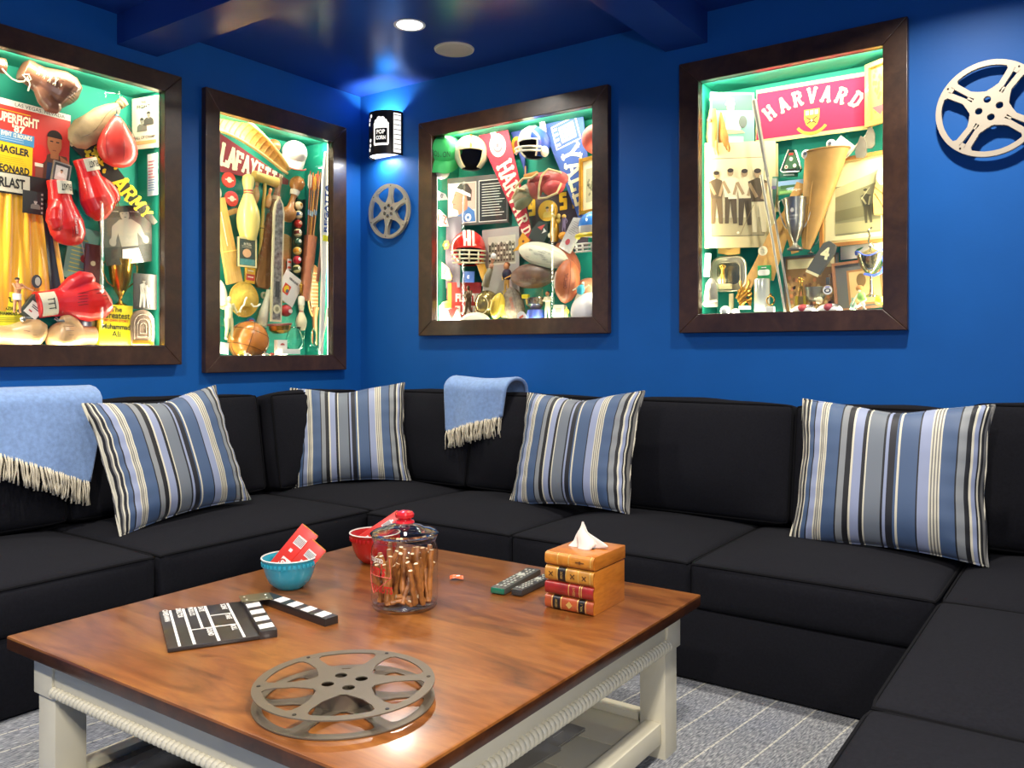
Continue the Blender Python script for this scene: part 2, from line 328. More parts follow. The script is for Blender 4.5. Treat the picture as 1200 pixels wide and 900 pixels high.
# ------------------------------------------------------------ film reels
def reel(name, label, R, spokes, gap, metal, loc, rot, thick=.0025, slots=0, hubholes=4):
    t = thing(name, label, 'film reel', loc, rot)
    def flange(y, nm):
        bm = bmesh.new(); N = 120; rin = R*.89; rh = R*.36
        m = MB().mat(metal)
        def ring(r0, r1, n=96):
            P = []
            for k in range(n):
                a0, a1 = 2*pi*k/n, 2*pi*(k+1)/n
                for yy in (0,):
                    pass
            vs = []; fs = []
            for k in range(n):
                a = 2*pi*k/n
                for r in (r0, r1):
                    for yy in (y-thick/2, y+thick/2): vs.append((r*cos(a), yy, r*sin(a)))
            for k in range(n):
                i, j = 4*k, 4*((k+1) % n)
                fs += [(i, j, j+2, i+2), (i+1, i+3, j+3, j+1), (i+2, j+2, j+3, i+3), (i, i+1, j+1, j)]
            m.add(vs, fs, False)
        ring(rin, R)
        # spokes, each a flared arm with a rounded fillet into hub and rim
        for s in range(spokes):
            a = 2*pi*s/spokes+pi/2
            def pl(u, wd): return (u*cos(a)-wd*sin(a), u*sin(a)+wd*cos(a))
            if slots:
                for sg in (1, -1):
                    o = [pl(rh*.7, sg*.0), pl(rh*1.05, sg*.002), pl(R*.45, sg*.004), pl(R*.86, sg*R*.045), pl(rin*1.01, sg*R*.05), pl(rin*1.01, sg*R*.30), pl(rin*.975, sg*R*.22), pl(rin*.92, sg*R*.165), pl(R*.5, sg*R*.14), pl(rh*1.05, sg*R*.19), pl(rh*.8, sg*R*.24)]
                    m.prism(o if sg > 0 else o[::-1], y-thick/2+.0002, y+thick/2-.0002)
                m.prism([pl(R*.81, -R*.05), pl(rin*1.01, -R*.06), pl(rin*1.01, R*.06), pl(R*.81, R*.05)], y-thick/2+.0002, y+thick/2-.0002)
                m.prism([pl(R*.3, -R*.05), pl(R*.48, -R*.03), pl(R*.48, R*.03), pl(R*.3, R*.05)], y-thick/2+.0002, y+thick/2-.0002)
            else:
                o = [pl(rh*.8, R*.17), pl(rh*1.15, R*.12), pl(R*.55, R*.075), pl(R*.75, R*.075), pl(rin*.95, R*.10), pl(rin*.985, R*.15), pl(rin*1.01, R*.21)]
                o2 = [pl(rin*1.01, -R*.21), pl(rin*.985, -R*.15), pl(rin*.95, -R*.10), pl(R*.75, -R*.075), pl(R*.55, -R*.075), pl(rh*1.15, -R*.12), pl(rh*.8, -R*.17)]
                m.prism(o+o2, y-thick/2+.0002, y+thick/2-.0002)
        # hub plate with round holes: pie pieces around each hole
        hr = R*.07; hc = R*.19
        n = hubholes; seg = 12
        for k in range(n):
            a = 2*pi*(k+.5)/n; c = (hc*cos(a), hc*sin(a))
            # sector outline around the hole, bridged radially
            ring_pts = [(c[0]+hr*cos(a+2*pi*i/24), c[1]+hr*sin(a+2*pi*i/24)) for i in range(24)]
            out = []
            for i in range(24):
                th = a+2*pi*i/24; dx, dz = cos(th), sin(th)
                # march to the sector border
                lo, hi = hr, rh*1.02*2
                for _ in range(22):
                    mid = (lo+hi)/2; px, pz = c[0]+dx*mid, c[1]+dz*mid; rr = hypot(px, pz); da = (atan2(pz, px)-a+pi) % (2*pi)-pi
                    if rr <= rh*1.02 and abs(da) <= pi/n and rr > R*.0: lo = mid
                    else: hi = mid
                out.append((c[0]+dx*lo, c[1]+dz*lo))
            vs = []; fs = []
            for i in range(24):
                for p in (ring_pts[i], out[i]):
                    vs += [(p[0], y-thick/2, p[1]), (p[0], y+thick/2, p[1])]
            for i in range(24):
                p, q = 4*i, 4*((i+1) % 24)
                fs += [(p, q, q+2, p+2), (p+1, p+3, q+3, q+1), (p, p+1, q+1, q)]
            m.add(vs, fs, False)
        return m.build(nm, t, ang=30)
    flange(-gap/2, 'flange')
    flange(gap/2, 'flange')
    m = MB().mat(metal); m.at(0, -gap/2+.001, 0, rx=-pi/2); m.lathe([(R*.34, 0), (R*.34, gap-.002)], 48, close=False); m.lathe([(R*.05, 0), (R*.05, gap-.002)], 16, close=False); m.build('hub', t)
    m = MB().mat(mat('2a2622', .4, .6))
    for s in range(spokes):
        a = 2*pi*s/spokes+pi/2; m.at(R*.93*cos(a), -gap/2-thick/2-.0008, R*.93*sin(a), rx=-pi/2); m.cyl(R*.022, 0, .0012, 12)
    m.build('rivets', t)['kind'] = 'stuff'
    return t
CHAMP = mat('a89f90', .38, .55, bump=.05, bscale=400)
reel('film_reel', 'small six-spoke metal film reel hung under the sconce', .165, 6, .02, mat('a9a294', .42, .4), (.272, -.026, 2.02), (0, rad(8), 0), hubholes=6)
reel('film_reel', 'large cream metal film reel hung on the wall at the right edge', .186, 4, .016, mat('b5aa96', .45, .25), (3.448, -.035, 2.108), (0, rad(35), 0), slots=1)
# ------------------------------------------------------------ sconce
t = thing('wall_sconce', 'dark half-round wall sconce with a glowing popcorn cutout', 'wall lamp', (.24, 0, 2.35))
DK = mat('1c1614', .45, .3); WHT = emis((1, .95, .86), 1.05); r = .118; h = .262
def arcsurf(m, a0, a1, z0, z1, r, n=16, thick=.002, pts=None):
    # curved patch (angles in deg, -90 = straight out of the wall)
    m.surf(lambda u, v: (r*cos(rad(a0+(a1-a0)*u)), r*sin(rad(a0+(a1-a0)*u)), z0+(z1-z0)*v), n, 1)
def poly_on(m, pts, r):
    # pts (arc length x in m from the middle, z): small flat fan wrapped on the cylinder
    vs = [(r*cos(-pi/2+x/r), r*sin(-pi/2+x/r), z) for x, z in pts]; m.add(vs, [tuple(range(len(vs)))], False)
m = MB().mat(DK); m.lathe([(r, 0), (r, h), (r-.002, h), (r-.002, 0), (r, 0)], 40, arc=pi, a0=pi, close=False); m.build('shade', t)
m = MB().mat(WHT)
rr = r+.001
arcsurf(m, -32, -8, .012, h-.014, rr)
def strip(pts):
    for i in range(1): poly_on(m, pts, rr)
def quadgrid(x0, x1, z0, z1, tw=0):
    n = 5
    for i in range(n):
        xa, xb = x0+(x1-x0)*i/n, x0+(x1-x0)*(i+1)/n
        fa, fb = (xa-(x0+x1)/2), (xb-(x0+x1)/2)
        poly_on(m, [(xa-fa*tw, z0), (xb-fb*tw, z0), (xb, z1), (xa, z1)], rr)
cx = .043
quadgrid(cx-.048, cx+.048, .052, .066, .05); quadgrid(cx-.05, cx-.040, .06, .16, .0); quadgrid(cx+.040, cx+.05, .06, .16, .0); quadgrid(cx-.05, cx+.05, .155, .172)
for i in range(9):
    px = cx+[-.036, -.012, .014, .036, -.028, .0, .026, -.01, .012][i]; pz = [.18, .182, .184, .18, .196, .2, .196, .212, .21][i]
    poly_on(m, [(px+.015*cos(k*pi/6), pz+.013*sin(k*pi/6)) for k in range(12)], rr+.0002*i)
for px, pz in ((-.052, .215), (-.058, .19), (-.044, .06), (-.054, .035), (-.042, .09), (-.034, .235)):
    poly_on(m, [(px+.011*cos(k*pi/6), pz+.011*sin(k*pi/6)) for k in range(12)], rr)
# lettering, each glyph mesh bent on to the shade
def bent_text(txt, cx, cz, size, wd, rad_):
    q = MB(); q.text(txt, 0, 0, size, 0, wd=wd, bold=.03)
    m.add([(rad_*cos(-pi/2+(cx+p[0])/rad_), rad_*sin(-pi/2+(cx+p[0])/rad_), cz+p[2]) for p in q.v], q.f, False)
bent_text('POP', cx, .133, .026, .055, rr+.001); bent_text('CORN', cx, .098, .024, .062, rr+.001)
m.build('lit_cutouts', t)
m = MB().mat(DK)
for i in range(8): 
    z = .03+i*.029; a0, a1 = -31, -9; m.surf(lambda u, v: ((r+.0022)*cos(rad(a0+(a1-a0)*u)), (r+.0022)*sin(rad(a0+(a1-a0)*u)), z+.004*v), 8, 1)
m.build('film_bars', t)['kind'] = 'stuff'
m = MB().mat(emis((1, .96, .9), 2.5)); m.lathe([(.0, .01), (r-.006, .01)], 32, arc=pi, a0=pi, close=False); m.build('diffuser', t)
gl = thing('added_fill_globe', 'added white glass globe fill lamp on the right wall outside the picture', 'wall lamp', (XR, -3.35, 1.45))  # added lamp, out of view, to brighten the table's cream right side
MB().mat(emis((1, .95, .86), 6)).sph(-.13, 0, 0, .1, n=28, m=16).build('globe', gl, ang=180); MB().mat(CHAMP).box(-.012, 0, -.02, .024, .09, .16, .004).build('back_plate', gl); MB().mat(CHAMP).tube([(-.02, 0, -.06), (-.08, 0, -.11), (-.13, 0, -.1)], .008, 8).build('arm', gl)
area('globe_fill_light', (XR-.24, -3.35, 1.42), (0, rad(90), 0), .2, .2, 34, (1, .93, .84), 'DISK')  # fill light of the added globe, aimed across the room
area('sconce_lamp', (.24, -.055, 2.53), (pi, 0, 0), .09, .06, 7, (.95, .97, 1))
area('sconce_lamp', (.24, -.055, 2.345), (0, 0, 0), .09, .06, 2.5, (.95, .97, 1))
# ------------------------------------------------------------ rug
def rug_mat():
    m = bpy.data.materials.new('rug'); m.use_nodes = True; nt = m.node_tree; p = nt.nodes['Principled BSDF']; L = nt.links.new
    tc = nt.nodes.new('ShaderNodeTexCoord'); mp = nt.nodes.new('ShaderNodeMapping'); mp.inputs['Scale'].default_value = (230, 45, 1)
    mp0 = nt.nodes.new('ShaderNodeMapping'); mp0.inputs['Rotation'].default_value = (0, 0, 0)
    n = nt.nodes.new('ShaderNodeTexNoise'); n.inputs['Scale'].default_value = 1; n.inputs['Detail'].default_value = 3
    r = ramp_nodes(nt, [(.30, '4a4d52'), (.5, '797b7e'), (.68, 'a3a4a2')])
    L(tc.outputs['Object'], mp.inputs['Vector']); L(mp.outputs['Vector'], n.inputs['Vector']); L(n.outputs['Fac'], r.inputs['Fac'])
    n2 = nt.nodes.new('ShaderNodeTexNoise'); n2.inputs['Scale'].default_value = 3
    r2 = ramp_nodes(nt, [(.35, (.82, .85, .95)), (.65, (1., 1., 1.))]); L(tc.outputs['Object'], n2.inputs['Vector']); L(n2.outputs['Fac'], r2.inputs['Fac'])
    mx0 = nt.nodes.new('ShaderNodeMix'); mx0.data_type = 'RGBA'; mx0.blend_type = 'MULTIPLY'; mx0.inputs['Factor'].default_value = 1
    L(r.outputs['Color'], mx0.inputs['A']); L(r2.outputs['Color'], mx0.inputs['B'])
    # dashed cream pick lines every 12 cm
    sp = nt.nodes.new('ShaderNodeSeparateXYZ'); L(tc.outputs['Object'], sp.inputs[0])
    def math(op, a, b=None):
        k = nt.nodes.new('ShaderNodeMath'); k.operation = op
        if isinstance(a, (int, float)): k.inputs[0].default_value = a
        else: L(a, k.inputs[0])
        if b is not None:
            if isinstance(b, (int, float)): k.inputs[1].default_value = b
            else: L(b, k.inputs[1])
        return k.outputs[0]
    fr = math('FRACT', math('MULTIPLY', sp.outputs['X'], 1/.125)); ln = math('LESS_THAN', fr, .045)
    dn = math('GREATER_THAN', math('FRACT', math('MULTIPLY', sp.outputs['Y'], 1/.03)), .12)
    k = math('MULTIPLY', math('MULTIPLY', ln, dn), .7)
    mx = nt.nodes.new('ShaderNodeMix'); mx.data_type = 'RGBA'; L(k, mx.inputs['Factor']); L(mx0.outputs['Result'], mx.inputs['A']); mx.inputs['B'].default_value = hexc('c9c5b4')
    L(mx.outputs['Result'], p.inputs['Base Color']); p.inputs['Roughness'].default_value = .95
    b = nt.nodes.new('ShaderNodeBump'); b.inputs['Strength'].default_value = .6; b.inputs['Distance'].default_value = .004; L(n.outputs['Fac'], b.inputs['Height']); L(b.outputs['Normal'], p.inputs['Normal'])
    return m
m = MB().mat(rug_mat()).box(0, 0, .006, 3.4, 4.4, .012, .004)
o = m.build('area_rug', loc=(2.2, -2.75, 0), rot=(0, 0, rad(-7))); tag(o, 'flat woven grey rug with thin dashed cream lines under the table', 'rug')

# ------------------------------------------------------------ sofa
SOFA = mat((.0098, .0100, .0128), .95, noise=.15, nscale=120, bump=.35, bscale=700, spec=.09)
WELT = mat((.006, .006, .007), .9, bump=.2, bscale=500, spec=.08)
def axis_pts(n, e):  # denser towards the ends, in [-1, 1]
    return [max(-1, min(1, (1+e)*sin(pi/2*(-1+2*i/n))/(1+e*1.0))) for i in range(n+1)]
def cushion(m, sx, sy, sz, r=.03, top=.03, side=.012, seed=0, nx=22, nz=8, wr=.003, sag=0):
    """upholstered block centred on the origin; top = crown height, side = bulge of the borders"""
    rnd = random.Random(seed); ph = [rnd.uniform(0, 6.28) for _ in range(8)]
    hx, hy, hz = sx/2, sy/2, sz/2
    def pos(x, y, z):   # x,y,z in [-1,1] cube surface
        px, py, pz = x*hx, y*hy, z*hz
        ix, iy, iz = max(-hx+r, min(hx-r, px)), max(-hy+r, min(hy-r, py)), max(-hz+r, min(hz-r, pz))
        d = Vector((px-ix, py-iy, pz-iz))
        if d.length > 1e-9: d = d.normalized()*r
        q = Vector((ix, iy, iz))+d
        fx, fy, fz = 1-abs(x)**2.6, 1-abs(y)**2.6, 1-z*z
        q.z += (top if z > 0 else -.004)*fx*fy*abs(z)
        q.x += side*x*abs(x)**2*fy*fz*1.0; q.y += side*y*abs(y)**2*fx*fz
        k = wr*(sin(9*q.x+ph[0]+3*q.y)+sin(14*q.y+ph[1]-5*q.x)+.6*sin(23*q.x+11*q.z+ph[2]))
        q.z += k*fx*fy; q.y += k*.7*fx*fz*abs(y); q.x += k*.5*fy*fz*abs(x)
        return tuple(q)
    ax = axis_pts(nx, .02); az = axis_pts(nz, .02)
    for sgn in (1, -1):
        m.add([pos(a, b, sgn) for b in ax for a in ax], [(j*(nx+1)+i, j*(nx+1)+i+1, (j+1)*(nx+1)+i+1, (j+1)*(nx+1)+i) if sgn > 0 else (j*(nx+1)+i, (j+1)*(nx+1)+i, (j+1)*(nx+1)+i+1, j*(nx+1)+i+1) for j in range(nx) for i in range(nx)])
        m.add([pos(a, sgn, c) for c in az for a in ax], [(j*(nx+1)+i, (j+1)*(nx+1)+i, (j+1)*(nx+1)+i+1, j*(nx+1)+i+1) if sgn > 0 else (j*(nx+1)+i, j*(nx+1)+i+1, (j+1)*(nx+1)+i+1, (j+1)*(nx+1)+i) for j in range(nz) for i in range(nx)])
        m.add([pos(sgn, a, c) for c in az for a in ax], [(j*(nx+1)+i, j*(nx+1)+i+1, (j+1)*(nx+1)+i+1, (j+1)*(nx+1)+i) if sgn > 0 else (j*(nx+1)+i, (j+1)*(nx+1)+i, (j+1)*(nx+1)+i+1, j*(nx+1)+i+1) for j in range(nz) for i in range(nx)])
    wl = []
    N = 18
    for (p0, p1) in (((-1, -1), (1, -1)), ((1, -1), (1, 1)), ((1, 1), (-1, 1)), ((-1, 1), (-1, -1))):
        for i in range(N):
            u = i/N; x = p0[0]+(p1[0]-p0[0])*u; y = p0[1]+(p1[1]-p0[1])*u
            wl.append(Vector(pos(x, y, .96)))
    return wl
sofa = thing('sectional_sofa', 'black fabric u-shaped sectional sofa along the blue walls', 'sofa', (0, 0, 0))
def seat(x0, x1, y0, y1, seed, z0=.268, z1=.432, top=.045):
    m = MB().mat(SOFA); wl = cushion(m, x1-x0-.006, y1-y0-.006, z1-z0, .022, top, .014, seed)
    o = m.build('seat_cushion', sofa, loc=((x0+x1)/2, (y0+y1)/2, (z0+z1)/2), ang=60)
    m = MB().mat(WELT); m.tube([p*1.003 for p in wl], .0055, 6, closed=True); m.build('welt', o)
def back(cx, cy, wdt, hgt, thk, yaw, seed, lean=9, zc=None, top=.03, z0=.44):
    # local: width x, thickness z(out), height y ; stood up
    m = MB().mat(SOFA); wl = cushion(m, wdt-.004, hgt, thk, .03, .05, .02, seed, wr=.004)
    R = Euler((rad(90-lean), 0, 0)).to_matrix().to_4x4()
    Rz = Euler((0, 0, yaw)).to_matrix().to_4x4()
    o = m.build('back_cushion', sofa, ang=60); o.matrix_local = Matrix.Translation((cx, cy, z0+hgt/2)) @ Rz @ R
    m2 = MB().mat(WELT); m2.tube([p*1.003 for p in wl], .0055, 6, closed=True); m2.build('welt', o)
XS = [1.03, 1.85, 2.62, 3.41]
YW = 3.41; XE = 4.15
for i in range(3): seat(XS[i], XS[i+1], -.985, -.2, 10+i)
seat(.2, 1.025, -.915, -.2, 20); seat(YW+.004, XE+.05, -.975, -.2, 21)
for i, (a, b) in enumerate([(-2.0, -.92), (-3.1, -2.005)]): seat(.2, 1.01, a, b, 30+i)
for i, (a, b) in enumerate([(-1.885, -.982), (-2.85, -1.89)]): seat(YW+.0, XE+.05, a, b, 40+i)
BX = [1.06, 1.88, 2.755, 3.40]
for i in range(3): back((BX[i]+BX[i+1])/2, -.165, BX[i+1]-BX[i], .5, .17, 0, 50+i)
back((.36+1.06)/2, -.165, .70, .5, .17, 0, 55)
back((3.405+4.16)/2, -.17, .755, .53, .17, 0, 56)
for i, (a, b) in enumerate([(-.9, -.26), (-1.95, -.94), (-3.05, -1.955)]): back(.165+(.05 if i == 0 else 0), (a+b)/2, b-a, .5, .17, pi/2, 60+i)
for i, (a, b) in enumerate([(-1.15, -.26), (-2.0, -1.155), (-2.86, -2.005)]): back(XE+.13, (a+b)/2, b-a, .5, .17, -pi/2, 70+i)
m = MB().mat(SOFA)
m.box((.03+1.005)/2, -1.6, .142, .975, 3.1, .25, .012); m.box((.98+3.43)/2+0, -.5, .142, 2.45, .95, .25, .012); m.box((3.42+4.38)/2, -1.45, .142, .955, 2.85, .25, .012)
m.build('base', sofa, ang=50)
m = MB().mat(SOFA)
m.box(2.2, -.055, .55, 4.34, .07, .6, .02); m.box(.06, -1.62, .55, .07, 3.1, .6, .02); m.box(4.345, -1.45, .55, .07, 2.82, .6, .02)
m.build('back_frame', sofa, ang=50)

# ------------------------------------------------------------ striped pillows
def stripe_mat():
    m = bpy.data.materials.new('striped_fabric'); m.use_nodes = True; nt = m.node_tree; p = nt.nodes['Principled BSDF']; L = nt.links.new
    NV, BL, LV, CR, GR, TP, BK, MG = '0e111c', '42597a', '8f99b4', 'd6d0b8', '85898a', '77756f', '0b0c12', '6e767e'
    seq = [(6, CR), (7, BK), (8, TP), (5, CR), (12, NV), (6, CR), (24, BL), (6, BK), (28, LV), (5, CR), (5, TP), (5, CR), (5, TP), (5, CR), (5, TP), (6, CR), (58, BL), (6, BK), (28, GR), (26, BK), (9, CR), (38, LV), (14, BK), (8, CR), (62, MG), (12, BK), (10, LV), (30, NV), (8, BL), (8, CR), (72, BL), (6, BK), (45, LV), (6, CR), (6, TP), (6, CR), (6, TP), (6, CR), (6, TP), (6, CR), (58, BL), (6, BK), (32, GR), (20, BK), (9, CR), (14, LV), (7, BK), (7, CR), (9, BK), (10, TP)]
    T = sum(a for a, _ in seq); tc = nt.nodes.new('ShaderNodeTexCoord'); sp = nt.nodes.new('ShaderNodeSeparateXYZ'); L(tc.outputs['UV'], sp.inputs[0])
    # two constant ramps, as one ramp carries at most 32 stops
    acc = 0; st = []
    for a, c in seq: st.append((acc/T, c)); acc += a
    h = 24; cut = st[h][0]
    r1 = ramp_nodes(nt, st[:h], 'CONSTANT'); r2 = ramp_nodes(nt, st[h:], 'CONSTANT')
    L(sp.outputs[0], r1.inputs[0]); L(sp.outputs[0], r2.inputs[0])
    g = nt.nodes.new('ShaderNodeMath'); g.operation = 'GREATER_THAN'; g.inputs[1].default_value = cut; L(sp.outputs[0], g.inputs[0])
    mx = nt.nodes.new('ShaderNodeMix'); mx.data_type = 'RGBA'; L(g.outputs[0], mx.inputs['Factor']); L(r1.outputs[0], mx.inputs['A']); L(r2.outputs[0], mx.inputs['B'])
    L(mx.outputs['Result'], p.inputs['Base Color']); p.inputs['Roughness'].default_value = .6; p.inputs['Sheen Weight'].default_value = .15
    n = nt.nodes.new('ShaderNodeTexNoise'); n.inputs['Scale'].default_value = 300; b = nt.nodes.new('ShaderNodeBump'); b.inputs['Strength'].default_value = .15; b.inputs['Distance'].default_value = .001
    L(tc.outputs['Object'], n.inputs['Vector']); L(n.outputs['Fac'], b.inputs['Height']); L(b.outputs['Normal'], p.inputs['Normal'])
    return m
STRIPE = stripe_mat()
def pillow(label, pos, yaw, lean, roll, w, h, seed, flip=False, T=.088):
    rnd = random.Random(seed); ph = [rnd.uniform(0, 6.28) for _ in range(10)]; N = 40
    m = MB().mat(STRIPE); uvs = []
    def pt(a, b, s):
        e = max(abs(a), abs(b)); pin = .022*(1-b*b)*a*abs(a); pin2 = .026*(1-a*a)*b*abs(b)
        x = a*w/2-pin*1.0; z = b*h/2-pin2
        t = T*((1-abs(a)**3.2)*(1-abs(b)**3.2))**.55
        wrk = .006*(sin(7*a*3+ph[0]+2*b)*abs(b)**2+sin(9*b*2.4+ph[1])*abs(a)**3*.8+.5*sin(21*b+ph[2])*abs(a)**6*1.0+.5*sin(17*a+ph[4])*abs(b)**5)
        # karate dent at the top
        z -= .02*math.exp(-((a-.1*sin(ph[5]))/.35)**2)*max(0, b)**3
        x += .003*sin(8*b+ph[6])*abs(a)**4
        return (x, s*(-1)*(t+wrk*(t/T)**.5), z)
    V = []; F = []
    for s in (1, -1):
        b0 = len(V)
        for j in range(N+1):
            for i in range(N+1):
                a, b = sin(pi/2*(-1+2*i/N)), sin(pi/2*(-1+2*j/N)); V.append(pt(a, b, s)); u = (a+1)/2
                uvs.append(((1-u) if flip else u, (b+1)/2))
        for j in range(N):
            for i in range(N):
                q = [b0+j*(N+1)+i, b0+j*(N+1)+i+1, b0+(j+1)*(N+1)+i+1, b0+(j+1)*(N+1)+i]
                F.append(tuple(q) if s > 0 else tuple(q[::-1]))
    m.add(V, F)
    R = Euler((0, 0, rad(yaw))).to_matrix() @ Euler((rad(lean), 0, 0)).to_matrix() @ Euler((0, rad(roll), 0)).to_matrix()
    t = thing('throw_pillow', label, 'pillow', pos, R.to_euler(), 'blue striped pillows on the sofa')
    m.build('cover', t, ang=180, uvs=uvs)
    pts = []
    for (p0, p1) in (((-1, -1), (1, -1)), ((1, -1), (1, 1)), ((1, 1), (-1, 1)), ((-1, 1), (-1, -1))):
        for i in range(20):
            k = i/20; a = p0[0]+(p1[0]-p0[0])*k; b = p0[1]+(p1[1]-p0[1])*k; a = sin(pi/2*a) if abs(a) < 1 else a; b = sin(pi/2*b) if abs(b) < 1 else b
            q = pt(a, b, 0); pts.append(q)
    mm = MB().mat(STRIPE); mm.tube(pts, .0045, 6, closed=True)
    us = [(((1-(v[0]/w+.5)) if flip else (v[0]/w+.5)), .5) for v in mm.v]; mm.build('piping', t, uvs=us)
pillow('blue striped pillow leaning at the left beside the large blue throw', (.55, -1.655, .728), 90.6, -19.9, -5, .635, .55, 1)
pillow('blue striped pillow standing in the corner of the sofa', (.46, -.53, .722), 44, -19.6, -2.6, .62, .55, 2)
pillow('blue striped pillow behind the tissue box on the back wall seats', (1.83, -.44, .722), .5, -20.2, -2.5, .62, .55, 3)
pillow('largest blue striped pillow at the right end of the sofa', (3.17, -.47, .718), .7, -17.8, 0, .655, .555, 4)

# ------------------------------------------------------------ throws
THROW = mat((.20, .32, .56), .9, noise=.14, nscale=60, bump=.5, bscale=350, sheen=.3)
FRINGE = mat('d8ceb4', .9, bump=.3, bscale=400)
def throw(label, wl, s0, s1, ztop, drop0, drop1, seed, skew=0, back_off=.06, thick=.02, ytop=0, flare=0, front=.27, backdrop=.12):
    """blanket folded over the sofa back: path goes up behind, over the top, down the front. s0/s1 = span along the wall;
       drop0/drop1 = hem height below top at the two ends"""
    rnd = random.Random(seed); ph = [rnd.uniform(0, 6.28) for _ in range(6)]
    t = thing('throw_blanket', label, 'blanket', (0, 0, 0), (0, 0, 0))
    def pt(u, v, off=0):
        # u along the wall, v: 0 = hem at the back, 1 = hem at the front
        d = drop0+(drop1-drop0)*u; s = s0+(s1-s0)*u
        back_l = backdrop; over = .16; tot = back_l+over+d; L = v*tot
        if L < back_l: y = -.085+off*.4; z = ztop-.03-(back_l-L)
        elif L < back_l+over:
            k = (L-back_l)/over; a = pi*k; y = -.085-(front-.085)*(1-cos(a))/2; z = ztop-.03+(.05+off)*sin(a)
            y -= off*(1-cos(a))*.5
        else:
            k = (L-back_l-over); y = -front-off-.10*k-.02*sin(3*u*2+ph[0])*min(1, k*4)*.4; z = ztop-.03-k
        z += .006*sin(5*u+ph[1])*sin(4*v+ph[2]); y += -.006*sin(9*u+ph[3]+2*v)
        s += skew*(v-.45)+.012*sin(4*v+ph[4])*(u-.5)*2+flare*(v-.5)*(u-.5)
        return (-y, s, z) if wl == 'L' else (s, y, z)
    m = MB().mat(THROW)
    for off, rev in ((thick, False), (0, True)):
        m.surf(lambda u, v: pt(u, v, off), 24, 40)
    # close the long edges with rolled folds
    for uu in (0, 1):
        m.tube([tuple(Vector(pt(uu, j/30, thick*.5))) for j in range(31)], thick*.55, 8)
    m.tube([tuple(Vector(pt(j/20, 1, thick*.5))) for j in range(21)], thick*.5, 8)
    m.build('cloth', t, ang=180)
    m = MB().mat(FRINGE)
    n = int((s1-s0)/.0085)
    for layer in (0, 1, 2):
        for i in range(n):
            u = (i+rnd.uniform(.1, .9))/n; p = Vector(pt(u, 1, thick*(.8-.3*layer))); L = (.085+.02*rnd.random())*(1 if layer < 2 else .8)
            outv = Vector((1, 0, 0)) if wl == 'L' else Vector((0, -1, 0)); al = Vector((0, 1, 0)) if wl == 'L' else Vector((1, 0, 0))
            sw = rnd.uniform(-.022, .022); pts = [p+Vector((0, 0, .006))]
            for k in range(1, 5): pts.append(p+Vector((0, 0, -L*k/4))+al*sw*(k/4)+outv*(.004*sin(k*1.3+i)+.008*(1-layer)+.05*L*k/4))
            m.tube(pts, [.0032, .0030, .0026, .0028, .0036], 5)
    o = m.build('fringe', t, ang=180); o['kind'] = 'stuff'
    return t
throw('large light blue throw with cream fringe over the left sofa back', 'L', -2.5, -1.84, .985, .04, .33, 5, front=.30, skew=-.13)
throw('small light blue throw with cream fringe over the back near the corner', 'R', .93, 1.30, .995, .215, .125, 6, front=.26)
# ------------------------------------------------------------ coffee table
TZ = .46
WOOD = wood(['4c2a12', '70421c', '875225', '96602c', '764620'], (1.0, 5.5, 5.5), .30, .3, rot=rad(90), bump=.10, dist=1.3, nsc=2.2)
CREAM = mat('d4cdb4', .45, noise=.05, nscale=6, bump=.06, bscale=80)
SHELFP = mat('c4bda4', .4, noise=.06, nscale=5)
tab = thing('coffee_table', 'square coffee table with brown wooden top and cream painted legs', 'table', (2.212, -2.095, 0), (0, 0, rad(.6)))
W, D = 1.29, 1.33
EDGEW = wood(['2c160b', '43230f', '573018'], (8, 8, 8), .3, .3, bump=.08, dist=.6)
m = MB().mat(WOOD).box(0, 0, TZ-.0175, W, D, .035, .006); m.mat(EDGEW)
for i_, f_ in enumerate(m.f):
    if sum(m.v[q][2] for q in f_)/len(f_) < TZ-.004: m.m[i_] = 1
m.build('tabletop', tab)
iw, idp = W/2-.045, D/2-.045; LG = .088
for sx in (-1, 1):
    for sy in (-1, 1):
        m = MB().mat(CREAM); cx, cy = sx*(iw-LG/2), sy*(idp-LG/2)
        m.box(cx, cy, .37, LG, LG, .11, .003); m.box(cx-sx*.004, cy-sy*.004, .16, LG-.008, LG-.008, .32, .004); m.build('leg', tab)
for sy in (-1, 1): MB().mat(CREAM).box(0, sy*(idp-.02), .378, 2*(iw-LG)+.004, .026, .094, .002).build('apron', tab)
for sx in (-1, 1): MB().mat(CREAM).box(sx*(iw-.02), 0, .378, .026, 2*(idp-LG)+.004, .094, .002).build('apron', tab)
def rope(L, R, pitch=.017):
    m = MB().mat(CREAM); nu, nv = 16, int(L/pitch*8)
    def f(u, v):
        a = 2*pi*u; z = (v-.5)*L; k = abs(sin(pi*z/pitch+a/2)); r = R*(.62+.38*k**.45); return (r*cos(a), r*sin(a), z)
    m.surf(f, nu, nv, cu=True); return m
for sy in (-1, 1): rope(2*(iw-LG), .014).build('rope_moulding', tab, loc=(0, sy*(idp-.006), .332), rot=(0, rad(90), 0))
for sx in (-1, 1): rope(2*(idp-LG), .018).build('rope_moulding', tab, loc=(sx*(iw-.004), 0, .338), rot=(rad(90), 0, 0))
SZ = .085
for sy in (-1, 1): MB().mat(CREAM).box(0, sy*(idp-LG/2), SZ, 2*(iw-LG), .05, .06, .004).build('shelf_rail', tab)
for sx in (-1, 1): MB().mat(CREAM).box(sx*(iw-LG/2), 0, SZ, .05, 2*(idp-LG), .06, .004).build('shelf_rail', tab)
npl = 6; y0, y1 = -(idp-LG/2-.025), (idp-LG/2-.025)
